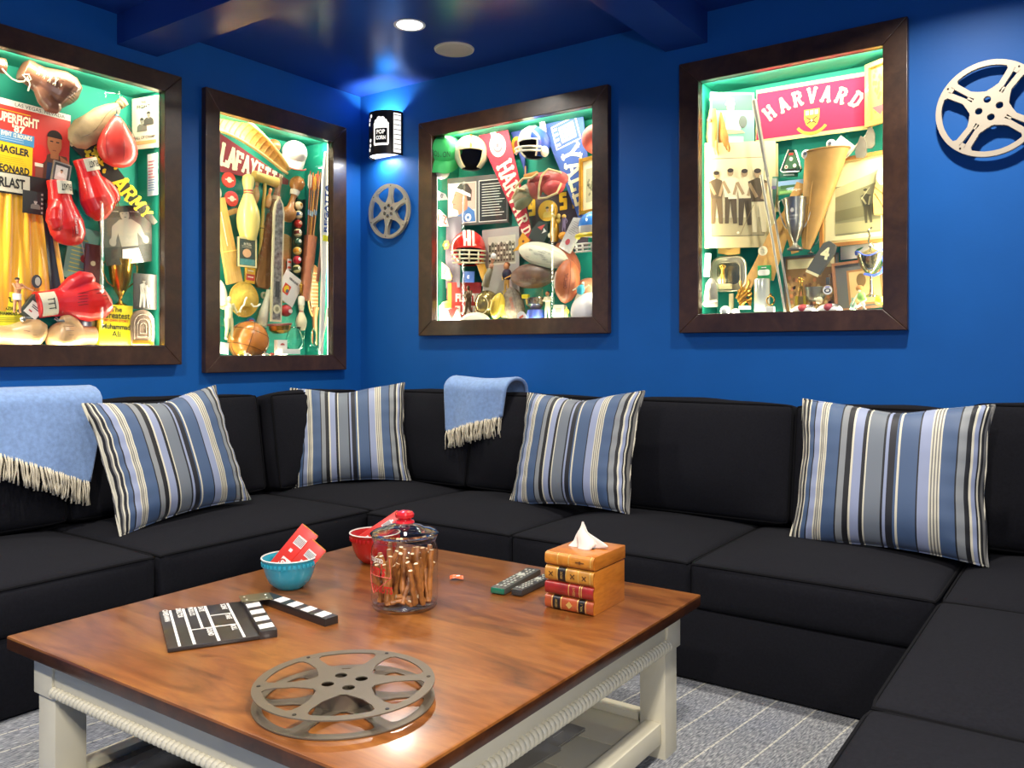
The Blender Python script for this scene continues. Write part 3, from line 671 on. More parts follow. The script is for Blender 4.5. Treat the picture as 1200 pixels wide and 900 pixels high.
for i in range(npl):
    pw = (y1-y0)/npl; MB().mat(SHELFP).box(0, y0+pw*(i+.5), SZ+.004, 2*(iw-LG/2-.026), pw-.004, .016, .0015).build('shelf_board', tab)
SH = SZ+.012

# ------------------------------------------------------------ on the table
BRONZE = mat('7d7260', .38, .65, bump=.05, bscale=400)
c = onz(404, 797, TZ+.04)
reel('film_reel', 'bronze-grey metal film reel lying flat on the coffee table', .183, 6, .034, BRONZE, (c.x, c.y, TZ+.0195), (rad(-90), 0, rad(14)), hubholes=4)
# clapperboard
BKM = mat('2b2622', .35, coat=.2); WHM = mat('e8e4dc', .5); 
t = thing('clapperboard', 'black and white film clapperboard lying open on the coffee table', 'clapperboard', (1.93, -2.43, TZ+.006), (rad(-90), 0, rad(-28.5)))
bw, bh = .318, .215; x0 = -bw/2; zt = bh/2
MB().mat(BKM).box(0, 0, -.005, bw, .009, bh, .002).build('board', t)
m = MB().mat(WHM); ya, yb = -.0052, -.0045
zl = [zt-.040, zt-.099, zt-.125, zt-.155, zt-.188]
def hl(z, x0_, x1_, wd=.007): m.rect((x0_+x1_)/2, z-.005, x1_-x0_, wd, ya, yb)
hl(zl[0], x0+.006, -x0-.006, .006); hl(zl[1], x0+.006, -x0-.006, .007); hl(zl[2], x0+.006, x0+.2, .006); hl(zl[3], x0+.006, -x0-.006, .007)
hl(zl[4], x0+.006, -x0-.006, .006)
m.line(x0+.1, zl[0]-.006, x0+.1, zl[1]-.004, .004, ya, yb); m.line(x0+.2, zl[0]-.006, x0+.2, zl[3]-.004, .004, ya, yb)
m.build('ruled_lines', t)['kind'] = 'stuff'
m = MB().mat(WHM)
for s, x, z in (('SCENE', .034, zl[0]-.016), ('TAKE', .13, zl[0]-.016), ('ROLL', .228, zl[0]-.016), ('DATE', .03, zl[1]-.015), ('SOUND', .236, zl[1]-.015), ('PROD.CO.', .042, zl[2]-.015), ('DIRECTOR', .042, zl[3]-.015), ('CAMERAMAN', .05, zl[4]-.015)):
    m.text(s, x0+x, z-.002, .0135, ya-.0002, bold=.03)
m.build('lettering', t)['kind'] = 'stuff'
def stick(nm, px, pz, rot, off):
    o = bpy.data.objects.new(nm, None)
    m = MB().mat(BKM).box(bw/2, 0, .0, bw, .021, .042, .002)
    o = m.build(nm, t, loc=(px, -.004, pz), rot=(0, -rot, 0))
    for i in range(4):
        q = MB().mat(WHM); a = .075+i*.064; q.prism([(a, -.018), (a+.034, -.018), (a+.028, .018), (a-.006, .018)], -.0115, -.0104); q.build('stripe', o)
    return o
stick('lower_stick', x0, zt+.012, 0, 0); stick('clap_stick', x0-.01, zt+.058, rad(22), 1)
m = MB().mat(mat('8c8468', .35, .8)); m.prism([(x0-.012, zt-.012), (x0+.05, zt-.012), (x0+.055, zt+.07), (x0-.012, zt+.07)], -.0165, -.0148); m.build('hinge_plate', t)
for px, pz in ((x0+.006, zt+.0), (x0+.036, zt+.002), (x0+.008, zt+.058), (x0+.04, zt+.055)):
    q = MB().mat(mat('d8d2c0', .3, .8)); q.at(px, -.0165, pz, rx=rad(90)); q.sph(0, 0, 0, .0035, .0035, .0016, 10, 6); q.build('rivet', t)

# bowls
def bowl(label, cx, cy, R, h, col, group=None):
    t = thing('candy_bowl', label, 'bowl', (cx, cy, TZ)); g = mat(col, .25, coat=.4)
    prof = [(0, .004), (.034, .003), (.036, 0), (.042, 0), (.05, .008), (.064, h*.22), (.074, h*.45), (.080, h*.68), (.083, h*.76), (.0835, h*.92), (.0865, h*.95), (.088, h*1.0), (.085, h*1.005), (.079, h*.9), (.068, h*.42), (.058, h*.22), (.04, .012), (0, .009)]
    prof = [(r*R/.088, z) for r, z in prof]
    MB().mat(g).lathe(prof, 48).build('body', t, ang=50)
    m = MB().mat(mat('e9e4d8', .3, coat=.3)); m.lathe([(R*.985, h*.985), (R*1.0, h*1.0), (R*.985, h*1.02), (R*.955, h*1.02), (R*.945, h*.99)], 48, close=False); m.build('rim_band', t)
    m = MB().mat(g)
    for i in range(36):
        a = 2*pi*i/36; m.at(R*.95*cos(a), R*.95*sin(a), h*.83, rz=a); m.box(0, 0, 0, .006, R*.1, h*.12, .001)
    m.build('embossed_band', t)['kind'] = 'stuff'
bowl('turquoise bowl holding two red candy boxes on the table', 1.808, -2.07, .084, .092, '2f9db4')
bowl('red bowl with a candy box behind the glass jar', 1.80, -1.70, .086, .10, 'b8201c')
def candy_box(label, loc, rot, L=.155, w_=.072, d_=.022):
    t = thing('candy_box', label, 'box', loc, rot, 'candy boxes standing in the bowls'); R_ = mat('d5301c', .35, coat=.3); Y_ = mat('e9a22a', .4)
    MB().mat(R_).box(0, 0, 0, w_, d_, L, .001).build('carton', t)
    m = MB().mat(Y_).box(0, d_/2+.0004, .0, w_*.92, .0006, L*.99); m.box(w_/2+.0004, 0, 0, .0006, d_*.9, L*.96); m.box(0, 0, L/2+.0004, w_*.9, d_*.8, .0006); m.build('yellow_side', t)
    m = MB().mat(WHM); y = -d_/2-.0007
    m.rect(0, L*.2, w_*.5, L*.2, y, y+.0006); m.rect(-w_*.1, -.005, .01, .01, y, y+.0006); m.rect(w_*.1, -L*.3, w_*.6, L*.2, y, y+.0006)
    m.mat(mat('1c1c1c', .5))
    for i in range(7): m.line(-w_*.2+i*w_*.066, L*.12, -w_*.2+i*w_*.066, L*.27, .0016, y-.0003, y)
    m.mat(mat('b8281c', .5)); m.text('GO', w_*.1, -L*.3, .02, y-.0003, bold=.04)
    m.build('printed_panel', t)
def stand_box(label, bx_, by_, bz, yaw, roll, back, L, w_=.05, d_=.02):
    R3 = Euler((0, 0, rad(yaw))).to_matrix() @ Euler((rad(-back), 0, 0)).to_matrix() @ Euler((0, rad(roll), 0)).to_matrix()
    candy_box(label, Vector((bx_, by_, TZ+bz))+R3 @ Vector((0, 0, L/2)), R3.to_euler(), L, w_, d_)
stand_box('taller red candy box leaning at the left in the turquoise bowl', 1.780, -2.094, .052, 46, 40, 10, .15, .062, .032)
stand_box('shorter red candy box at the right in the turquoise bowl', 1.828, -2.085, .034, 46, 42, 10, .125, .058, .032)
stand_box('red candy box lying against the rim of the red bowl', 1.745, -1.735, .050, 46, 58, 10, .18)

# glass jar with pretzel rods
jx, jy = 2.216, -2.005; JR = .093
JG = glass_mat((.985, .99, .985), 1.1)
m = bpy.data.materials.new('thick_glass'); m.use_nodes = True; p = m.node_tree.nodes['Principled BSDF']
p.inputs['Transmission Weight'].default_value = 1; p.inputs['Roughness'].default_value = .02; p.inputs['IOR'].default_value = 1.45; p.inputs['Base Color'].default_value = (.97, .99, .97, 1); TG = m
t = thing('glass_jar', 'lidded round glass jar with red knob filled with pretzel rods', 'jar', (jx, jy, TZ)); 
MB().mat(JG).lathe([(0, .006), (JR-.012, .006), (JR-.004, .012), (JR, .024), (JR, .15), (JR-.002, .168), (JR-.009, .182), (JR-.012, .19)], 64, close=False).build('body', t)
MB().mat(JG).lathe([(JR-.016, .0), (JR-.006, .0), (JR-.002, .007), (JR-.006, .013), (JR-.016, .008), (JR-.016, 0)], 64, close=False).build('foot_rim', t)
MB().mat(JG).lathe([(JR-.014, .184), (JR-.006, .184), (JR-.003, .19), (JR-.007, .196), (JR-.014, .195), (JR-.014, .184)], 64, close=False).build('neck_ring', t)
lid = MB().mat(glass_mat((.97, .98, .97), 2.6)).lathe([(JR-.016, .193), (JR-.002, .198), (JR+.001, .203), (JR-.004, .209), (JR-.02, .214), (JR-.038, .218), (JR-.05, .225), (.026, .229), (.02, .236)], 64, close=False).build('lid', t)
MB().mat(TG).lathe([(JR-.012, .198), (JR+.001, .199), (JR+.003, .204), (JR-.003, .209), (JR-.012, .206), (JR-.012, .198)], 64, close=False).build('lid_rim', lid)
MB().mat(mat('c8242a', .15, coat=.6)).lathe([(0, .232), (.028, .233), (.026, .238), (.018, .241), (.019, .244), (.026, .248), (.027, .256), (.022, .263), (.01, .266), (0, .266)], 32).build('knob', lid)
PR = mat('a3672f', .45, coat=.3, noise=.35, nscale=60, bump=.3, bscale=200); PS = mat('efdcb4', .7)
rnd = random.Random(5); k = 0; proto = []
for j in range(58):
    L = rnd.uniform(.11, .155) if j < 42 else rnd.uniform(.06, .09)
    if j < 42:
        a = rnd.uniform(0, 2*pi); rb = (JR-.02)*sqrt(rnd.uniform(.15, 1)); p0 = Vector((rb*cos(a), rb*sin(a), .016))
        a2 = a+rnd.gauss(0, .9)+pi*(rnd.random() < .6); ti = rnd.uniform(.1, .6)
        p1 = p0+Vector((cos(a2)*sin(ti), sin(a2)*sin(ti), cos(ti)))*L
        rr_ = hypot(p1.x, p1.y)
        if rr_ > JR-.012: s_ = (JR-.012)/rr_; p1.x *= s_; p1.y *= s_
    else:
        a = rnd.uniform(0, 2*pi); p0 = Vector((cos(a)*.06, sin(a)*.06, .015+.006*rnd.random())); a2 = a+pi+rnd.uniform(-.9, .9); p1 = p0+Vector((cos(a2), sin(a2), rnd.uniform(.05, .3)))*L
    r_ = rnd.uniform(.0064, .0078); mid = (p0+p1)/2; dr = (p1-p0); Lr = dr.length
    if len(proto) < 6:
        m = MB().mat(PR); n_ = 7; m.tube([(.001*sin(i*2+j), .001*cos(i*3), (i/n_-.5)*.14) for i in range(n_+1)], [.0056+.0005*sin(i*2.3+j) for i in range(n_+1)], 8)
        m.mat(PS); m.sph(0, 0, .0705, .0048, .0048, .0012, 8, 4); o = m.build('pretzel_rod'); proto.append(o)
    else:
        o = proto[j % 6].copy(); COL.objects.link(o)
    o.location = Vector((jx, jy, TZ))+mid; o.rotation_mode = 'QUATERNION'; o.rotation_quaternion = dr.to_track_quat('Z', 'Y'); o.scale = (r_/.0056, r_/.0056, Lr/.142)
    tag(o, 'brown pretzel rod standing in the red-knobbed glass jar', 'pretzel', 'pretzel rods in the glass jar')
# printed lettering on the jar front
def bent_label(txt, ang, z, size, wd, col, parent, bold=.03, shear=0):
    q = MB(); q.text(txt, 0, 0, size, 0, wd=wd, bold=bold, shear=shear); m = MB().mat(mat(col, .5)); r = JR+.0006
    m.add([(r*cos(ang+v[0]/r), r*sin(ang+v[0]/r), z+v[2]) for v in q.v], q.f, False); return m
jar_t = t; A0 = rad(-104)
bent_label("Tom's", A0, .118, .034, .075, 'c8201c', t, shear=.2).build('lettering', t)
bent_label("TOASTED", A0, .142, .012, .06, 'e8e0d0', t).build('lettering', t)
bent_label("PEANUTS", A0+.16, .066, .020, .09, 'b82018', t).build('lettering', t)
m = MB().mat(mat('e05a50', .5)); r = JR+.0006
for (a, b) in (((-.05, .1), (.055, .1)), ((.055, .1), (-.01, .05)), ((-.01, .05), (-.05, .1)), ((-.05, .1), (-.052, .15)), ((.055, .1), (.05, .152))):
    m.tube([(r*cos(A0+(a[0]+(b[0]-a[0])*u/8)/r), r*sin(A0+(a[0]+(b[0]-a[0])*u/8)/r), a[1]+(b[1]-a[1])*u/8) for u in range(9)], .0008, 4)
m.build('triangle_outline', t)

# candy wrapper
c = onz(535, 679, TZ)
t = thing('candy_wrapper', 'tiny orange candy wrapper lying beside the glass jar', 'wrapper', (c.x, c.y, TZ+.007), (rad(3), rad(-4), rad(40)))
MB().mat(mat('e2602a', .3, coat=.3)).surf(lambda u, v: ((u-.5)*.042, (v-.5)*.03, .003*sin(5*u)+.002*sin(7*v)), 8, 6).build('wrapper_body', t); MB().mat(WHM).box(.005, -.002, .0048, .012, .009, .0006).build('printed_mark', t)

# remotes
def remote(label, u0, v0, u1, v1, wd, col, tip=None):
    a = onz(u0, v0, TZ); b = onz(u1, v1, TZ); d = b-a; L = d.length; mid = (a+b)/2
    t = thing('remote_control', label, 'remote', (mid.x, mid.y, TZ), (0, 0, atan2(d.y, d.x)))
    MB().mat(mat(col, .4, coat=.15)).box(0, 0, .011, L, wd, .02, .007).build('body', t)
    m = MB().mat(mat('a8aa9e', .5))
    for i in range(10):
        for j in range(3):
            if (i*3+j) % 7 == 5: continue
            m.box(-L*.4+i*L*.085, (j-1)*wd*.26, .0215, L*.04, wd*.13, .0022)
    m.at(L*.12, 0, .0205); m.lathe([(wd*.17, 0), (wd*.26, 0), (wd*.26, .003), (wd*.17, .003)], 20); m.at()
    m.build('buttons', t)['kind'] = 'stuff'
    if tip: MB().mat(mat(tip, .2, coat=.5)).box(-L/2+.006, 0, .011, .016, wd*.9, .017, .005).build('infrared_window', t)
remote('larger grey remote control with a green tip, nearer the jar', 583, 697, 626, 673, .05, '45453f', '1f6b50')
remote('smaller dark remote control between the other remote and the tissue box', 605, 699, 645, 680, .038, '30302e')

# tissue box
t = thing('tissue_box', 'wooden tissue box with faux leather book spines on its front', 'tissue box', (2.622, -1.698, TZ), (0, 0, rad(1)))
HN = wood(['b5651c', 'cc7d2a', 'd98f3a'], (2, 2, 10), .3, .4, bump=.03, dist=.6)
bx, by, bh_ = .152, .185, .158
MB().mat(HN).box(0, .004, .059, bx-.004, by-.008, .118, .002).build('carcass', t)
lid = MB().mat(HN).box(0, .003, .139, bx, by-.004, .037, .002).build('lid', t)
MB().mat(mat('1a0f08', .8)).box(-.01, .0, .1579, .075, .018, .0006).build('slot', lid)
SP = [('lower_spine', 0, .040, 'a34a22'), ('middle_spine', .040, .078, '8e1f18'), ('upper_spine', .078, .1195, 'b9812e'), ('top_spine', .1215, .1575, 'c07c26')]
for i, (n_, z0, z1, c_) in enumerate(SP):
    m = MB().mat(mat(c_, .35, coat=.3, noise=.25, nscale=40)); hh = (z1-z0)/2-.001
    m.surf(lambda u, v: ((u-.5)*bx*1.0, -by/2+.006-.011*sqrt(max(0, 1-(2*v-1)**2))**.7, (z0+z1)/2+(2*v-1)*hh), 2, 12)
    s_ = m.build('book_spine', t)
    g = mat('d9b765', .35, .5); b = mat('15110f', .4)
    def band(xa, xb, M_, nm, zz0=-1, zz1=1, e=.0006):
        q = MB().mat(M_); q.surf(lambda u, v: (xa+(xb-xa)*u, -by/2+.006-.011*sqrt(max(0, 1-(zz0+(zz1-zz0)*v)**2))**.7-e, (z0+z1)/2+(zz0+(zz1-zz0)*v)*hh), 1, 12); q.build(nm, s_)
    for xx in ([-.035, .0, .068] if i == 3 else [-.036, -.008, .03, .066] if i == 2 else [.0, .034, .04] if i == 1 else [-.053, -.024, .028, .053]): band(xx-.0012, xx+.0012, g, 'gilt_band')
    if i == 0: band(-.05, -.027, b, 'title_label'); band(.031, .05, b, 'title_label')
    if i == 2: band(-.034, -.010, b, 'title_label')
    q = MB().mat(g); yf = -by/2-.0062
    if i == 0: q.text('HISTORY', -.0385, (z0+z1)/2, .007, yf, wd=.022, rot=pi/2); q.text('VOL. I', .0405, (z0+z1)/2, .007, yf, wd=.02, rot=pi/2); q.rect(.002, (z0+z1)/2, .014, .014, yf, yf+.001, pi/4)
    if i == 2:
        q.text('MEMOIRS', -.022, (z0+z1)/2, .008, yf, wd=.02, rot=pi/2)
        q.mat(mat('4a2c10', .5))
        for xx in (-.056, .012, .048): q.line(xx-.006, (z0+z1)/2-.006, xx+.006, (z0+z1)/2+.006, .0022, yf, yf+.001); q.line(xx-.006, (z0+z1)/2+.006, xx+.006, (z0+z1)/2-.006, .0022, yf, yf+.001)
    if i == 3: q.mat(mat('5a3612', .5)); q.line(.022, (z0+z1)/2, .048, (z0+z1)/2, .003, yf, yf+.001); q.rect(.035, (z0+z1)/2, .007, .007, yf-.0003, yf+.001, pi/4)
    if i == 1: q.text('ESSAYS', .017, (z0+z1)/2, .007, yf, wd=.022, rot=pi/2)
    q.build('gilt_tooling', s_)
tis = mat('efe6d8', .9, sheen=.2); 
m = MB().mat(tis)
def tf(u, v):
    a = 2*pi*u; k = v
    w0 = .03*(1-k)+.002; fold = 1+.55*sin(3*a+2*k)*(1-k*.5)+.25*sin(5*a+1+3*k)
    lobe = max(0, cos(a-rad(-10)))*.035*sin(pi*min(1, k*1.3))
    return (w0*fold*cos(a)*1.0+lobe-.006*k+.002*sin(9*k), .55*w0*fold*sin(a)-.01*k, .158+.075*k-.018*max(0, cos(a))*sin(pi*k))
m.surf(tf, 40, 18, cu=True); o = m.build('tissue', loc=(2.62, -1.70, TZ), rot=(0, 0, rad(20)), ang=180); tag(o, 'crumpled white tissue sticking out of the wooden tissue box', 'tissue')

# ------------------------------------------------------------ books on the lower shelf
def book(label, loc, rz, w_, d_, th, cover, page, name='book', group=None, deco=None, rx=0):
    t = thing(name, label, 'book' if name == 'book' else 'magazine', loc, (rx, 0, rz), group)
    C_ = cover if not isinstance(cover, str) else mat(cover, .3, coat=.3, noise=.4, nscale=14)
    m = MB().mat(C_).box(0, 0, th-.0015, w_, d_, .003, .0006); m.box(0, 0, .0015, w_, d_, .003, .0006); m.box(-w_/2+.0015, 0, th/2, .003, d_, th-.002); m.build('cover', t)
    MB().mat(page).box(.002, 0, th/2, w_-.01, d_-.008, th-.0065).build('pages', t)
    if deco: deco(t, th)
    return t
PG = mat('cfc8b6', .8, bump=.4, bscale=300); DKC = bpy.data.materials.new('marbled_cover'); DKC.use_nodes = True
nt = DKC.node_tree; n_ = nt.nodes.new('ShaderNodeTexNoise'); n_.inputs['Scale'].default_value = 9; n_.inputs['Distortion'].default_value = 3; n_.inputs['Detail'].default_value = 6
r_ = ramp_nodes(nt, [(.45, '0d0b09'), (.6, '3a342a'), (.75, '7c745f')]); tc_ = nt.nodes.new('ShaderNodeTexCoord')
nt.links.new(tc_.outputs['Object'], n_.inputs['Vector']); nt.links.new(n_.outputs['Fac'], r_.inputs['Fac']); nt.links.new(r_.outputs['Color'], nt.nodes['Principled BSDF'].inputs['Base Color']); nt.nodes['Principled BSDF'].inputs['Roughness'].default_value = .25
c1 = onz(205, 882, .165); c2 = onz(170, 895, .12)
book('dark marbled book at the bottom of the pile on the left of the table shelf', (c2.x+.05, c2.y+.0, SH+.001), rad(4), .24, .30, .03, DKC, PG, group='dark books on the left of the shelf')
book('dark marbled book in the middle of the pile on the left of the table shelf', (c2.x+.10, c2.y+.02, SH+.032), rad(2), .24, .30, .012, '14110f', PG, group='dark books on the left of the shelf')
book('dark marbled book on top of the pile on the left of the table shelf', (c1.x+.08, c1.y+.01, SH+.045), rad(10), .24, .29, .022, DKC, PG, group='dark books on the left of the shelf')
GREYC = mat('8d887c', .3, coat=.3); BRC = mat('3a1c12', .3, coat=.3); BLK = mat('0e0d0d', .3, coat=.3)
def deco1(t, th):
    m = MB().mat(BRC).box(-.05, 0, th+.0004, .13, .24, .0006); m.build('cover_picture', t); m = MB().mat(mat('8a5a1e', .4)); m.at(-.07, -.02, th+.0008); m.sph(0, 0, 0, .022, .05, .0006, 20, 4); m.build('gold_shape', t)
    m = MB().mat(WHM)
    for i in range(4): m.box(.045+i*.012, .07, th+.0009, .0015, .05, .0004)
    m.build('printed_lines', t)['kind'] = 'stuff'
def deco2(t, th):
    m = MB().mat(BLK).box(-.03, 0, th+.0004, .17, .29, .0006); m.build('cover_picture', t); m = MB().mat(WHM).box(.02, .05, th+.001, .004, .06, .0004); m.build('printed_mark', t)
c = onz(650, 880, SH+.02)
book('grey and brown picture magazine at the back of the right-hand stack under the table', (c.x-.14, c.y+.04, SH+.0), rad(-2), .24, .30, .009, GREYC, PG, 'magazine', 'magazines on the right of the shelf', deco1)
book('grey and black magazine nearer the front of the right-hand stack under the table', (c.x-.13, c.y-.11, SH+.0095), rad(-5), .24, .30, .008, GREYC, PG, 'magazine', 'magazines on the right of the shelf', deco2)
# ------------------------------------------------------------ builders for the keepsakes in the cases
PXM = {'b1': (.0039, .0042), 'b2': (.0059, .0049), 'b3': (.0057, .0043), 'b4': (.00375, .0036)}
def fitd(bx, pts, d, mg=.012):
    # keep a thing inside its case: bring it forward until none of its points lies behind the side lining
    wl, a, b = BOX[bx][:3]
    while d > .03:
        ss = [wp(wl, *q, d)[0] for q in pts]
        if (wl == 'L' and max(ss) > b+LIP-mg) or (wl == 'R' and min(ss) < a-LIP+mg): d -= .005
        else: break
    return d
def it(bx, name, label, cat, u, v, d, roll=0, group=None, yaw=0, tilt=0):
    """an empty at pixel (u, v) of the photograph, d metres behind the wall face; roll in degrees clockwise"""
    wl = BOX[bx][0]; d = fitd(bx, [(u, v)], d, .03); s, z = wp(wl, u, v, d)
    return thing(name, label, cat, wloc(wl, s, z, d), wrot(wl, rad(roll), rad(tilt), rad(yaw)), group)
def itax(bx, name, label, cat, A, B, d, group=None, yaw=0, d2=None, tilt=0):
    """thing whose local Z runs from pixel A to pixel B; returns thing and its length"""
    wl = BOX[bx][0]; d0 = d; d = fitd(bx, [A, B] if d2 is None else [A], d, .02); a = wp(wl, *A, d); b = wp(wl, *B, d if d2 is None else d2); L = hypot(b[0]-a[0], b[1]-a[1])
    th = atan2(b[0]-a[0], b[1]-a[1]); c = ((a[0]+b[0])/2, (a[1]+b[1])/2)
    if d2 is not None:
        L = hypot(L, d2-d); tilt = -math.degrees(math.asin((d2-d)/L)); d = (d+d2)/2
    return thing(name, label, cat, wloc(wl, *c, d), wrot(wl, th, rad(tilt), rad(yaw)), group), L
def itq(bx, name, label, cat, TL, TR, BL, d, group=None, tilt=0, yaw=0):
    wl = BOX[bx][0]; d = fitd(bx, [TL, TR], d, .004); a, b, c = (wp(wl, *q, d) for q in (TL, TR, BL))
    w_ = hypot(b[0]-a[0], b[1]-a[1]); h_ = hypot(c[0]-a[0], c[1]-a[1]); th = atan2(-(b[1]-a[1]), b[0]-a[0])
    cx = (b[0]+c[0])/2; cz = (b[1]+c[1])/2
    return thing(name, label, cat, wloc(wl, cx, cz, d), wrot(wl, th, rad(tilt), rad(yaw)), group), w_, h_
def C(col, rough=.55, **k): return mat(col, rough, **k)
def gold(r=.28): return mat('c9983a', r, .9, noise=.15, nscale=30)
def silver(r=.22): return mat('b9b7ae', r, .95, noise=.1, nscale=25)
BRASS = mat('b9a066', .25, .95, noise=.12, nscale=20)
def card(t, w_, h_, col, th=.003, name='card'):
    return MB().mat(C(col)).box(0, 0, 0, w_, th, h_, .0006).build(name, t)
def layer(t, name, fn, stuff=False, parent=None):
    m = MB(); fn(m); o = m.build(name, parent or t)
    if stuff: o['kind'] = 'stuff'
    return o
Y = -.0022   # face of a card
def ys(i): return Y-.0004*i, Y-.0004*i+.0005
def bar_lines(m, col, x0, x1, z0, z1, n, wd=.0012, y=1, rag=.2, seed=0):
    r = random.Random(seed); m.mat(C(col)); a, b = ys(y)
    for i in range(n):
        z = z1+(z0-z1)*(i+.5)/n; e = x1-(x1-x0)*rag*r.random(); m.rect((x0+e)/2, z, e-x0, wd, a, b)
def itside(bx, name, label, cat, uL, dL, uR, dR, vt, vb, group=None):
    # flat thing standing slantwise in the corner: left edge at depth dL, right edge at depth dR; vt, vb = top and bottom at the left edge
    wl = BOX[bx][0]; a = wp(wl, uL, vt, dL); c = wp(wl, uL, vb, dL); b = wp(wl, uR, vt, dR)
    w_ = hypot(b[0]-a[0], dR-dL); return thing(name, label, cat, wloc(wl, (a[0]+b[0])/2, (a[1]+c[1])/2, (dL+dR)/2), wrot(wl, 0, 0, atan2(dR-dL, b[0]-a[0])), group), w_, a[1]-c[1]
def itq2(bx, name, label, cat, TL, TR, BL, d, group=None, lo=.02, hi=.205):
    # level flat thing turned about the vertical so that its top edge runs as in the photograph
    wl = BOX[bx][0]; u0, v0 = TL; u1, v1 = TR; best = None
    for i in range(41):
        k = -.6+1.2*i/40      # depth change from left to right edge, centred on d
        dl, dr = d-k*.3, d+k*.3
        if not (lo <= dl <= hi and lo <= dr <= hi): continue
        a = wp(wl, u0, v0, dl); b = wp(wl, u1, v1, dr)
        e = abs(a[1]-b[1])
        if best is None or e < best[0]: best = (e, dl, dr)
    _, dl, dr = best
    return itside(bx, name, label, cat, u0, dl, u1, dr, v0, BL[1], group)
def frame4(t, w_, h_, fw, M_, dep=.016, y=-.002):
    ow, oh = w_/2, h_/2; iw_, ih = ow-fw, oh-fw
    for q in ([(-ow, -oh), (ow, -oh), (iw_, -ih), (-iw_, -ih)], [(-ow, oh), (ow, oh), (iw_, ih), (-iw_, ih)], [(-ow, -oh), (-ow, oh), (-iw_, ih), (-iw_, -ih)], [(ow, -oh), (ow, oh), (iw_, ih), (iw_, -ih)]):
        MB().mat(M_).prism(q, y-dep, y+.002).build('frame_rail', t)
def bust(m, x, z, s, skin, hair, shirt, y=2, prof=0):
    a, b = ys(y); m.mat(C(shirt)); m.prism([(x-.95*s, z-1.5*s), (x+.95*s, z-1.5*s), (x+.9*s, z-.75*s), (x+.5*s, z-.42*s), (x-.5*s, z-.42*s), (x-.9*s, z-.75*s)], a, b)
    a, b = ys(y+1); m.mat(C(skin)); m.rect(x, z-.38*s, .34*s, .4*s, a, b); m.disc(x, z, .33*s, .42*s, a-.0002, b)
    a, b = ys(y+2); m.mat(C(hair)); m.prism([(x+.36*s*cos(k*pi/10), z+.1*s+.38*s*sin(k*pi/10)) for k in range(11)], a, b)
    m.rect(x-.13*s, z+.02*s, .09*s, .04*s, a, b); m.rect(x+.13*s, z+.02*s, .09*s, .04*s, a, b); m.rect(x, z-.22*s, .16*s, .04*s, a, b); m.rect(x, z-.07*s, .06*s, .05*s, a, b)
def stander(m, x, z, h, skin, shirt, pants, y=2, lean=0, hair='33281c'):
    # standing printed figure, feet at z
    a, b = ys(y); c, e = ys(y+1); X = lambda k: x+lean*h*k
    m.mat(C(pants)); m.prism([(X(0)-.1*h, z), (X(0)-.03*h, z), (X(.45), z+.42*h), (X(0)+.05*h, z), (X(0)+.12*h, z), (X(.5)+.11*h, z+.5*h), (X(.5)-.1*h, z+.5*h)], a, b)
    m.mat(C(shirt)); m.prism([(X(.5)-.1*h, z+.48*h), (X(.5)+.11*h, z+.48*h), (X(.8)+.15*h, z+.8*h), (X(.85), z+.86*h), (X(.8)-.15*h, z+.8*h)], c, e)
    m.mat(C(skin)); m.line(X(.78)-.13*h, z+.77*h, X(.5)-.02*h, z+.55*h, .05*h, c-.0004, e); m.line(X(.78)+.13*h, z+.77*h, X(.5)+.06*h, z+.52*h, .05*h, c-.0004, e)
    m.disc(X(.93), z+.93*h, .055*h, .07*h, c, e, 12); m.mat(C(hair)); m.disc(X(.95), z+.965*h, .057*h, .04*h, c-.0004, e-.0004, 12)
# slab-serif felt letters drawn as strokes in a unit box (w .8, h 1)
SL = {'H': [(.15, 0, .15, 1), (.65, 0, .65, 1), (.15, .5, .65, .5)], 'A': [(.1, 0, .4, 1), (.7, 0, .4, 1), (.22, .33, .58, .33)],
      'R': [(.15, 0, .15, 1), (.15, .95, .5, .95), (.5, .95, .64, .83), (.64, .83, .64, .62), (.64, .62, .5, .5), (.5, .5, .15, .5), (.42, .5, .66, 0)],
      'V': [(.1, 1, .4, 0), (.7, 1, .4, 0)], 'D': [(.15, 0, .15, 1), (.15, .94, .48, .94), (.48, .94, .66, .74), (.66, .74, .66, .26), (.66, .26, .48, .06), (.48, .06, .15, .06)],
      'Y': [(.1, 1, .4, .5), (.7, 1, .4, .5), (.4, .5, .4, 0)], 'L': [(.2, 0, .2, 1), (.2, .06, .66, .06), (.66, .06, .66, .24)], 'E': [(.15, 0, .15, 1), (.15, .94, .64, .94), (.15, .5, .5, .5), (.15, .06, .64, .06), (.64, .94, .64, .78), (.64, .06, .64, .22)],
      'F': [(.15, 0, .15, 1), (.15, .94, .64, .94), (.15, .5, .5, .5), (.64, .94, .64, .76)], 'T': [(.4, 0, .4, 1), (.08, .94, .72, .94), (.08, .94, .08, .76), (.72, .94, .72, .76)],
      'M': [(.1, 0, .1, 1), (.1, 1, .4, .35), (.4, .35, .7, 1), (.7, 1, .7, 0)], 'O': [(.15, .25, .15, .75), (.15, .75, .3, .94), (.3, .94, .52, .94), (.52, .94, .67, .75), (.67, .75, .67, .25), (.67, .25, .52, .06), (.52, .06, .3, .06), (.3, .06, .15, .25)],
      '1': [(.4, 0, .4, 1), (.22, .8, .4, .96)], '9': [(.62, .06, .62, .94), (.62, .94, .2, .94), (.2, .94, .2, .5), (.2, .5, .62, .5), (.62, .06, .25, .06)],
      '5': [(.62, .94, .2, .94), (.2, .94, .2, .56), (.2, .56, .62, .56), (.62, .56, .62, .06), (.62, .06, .2, .06)]}
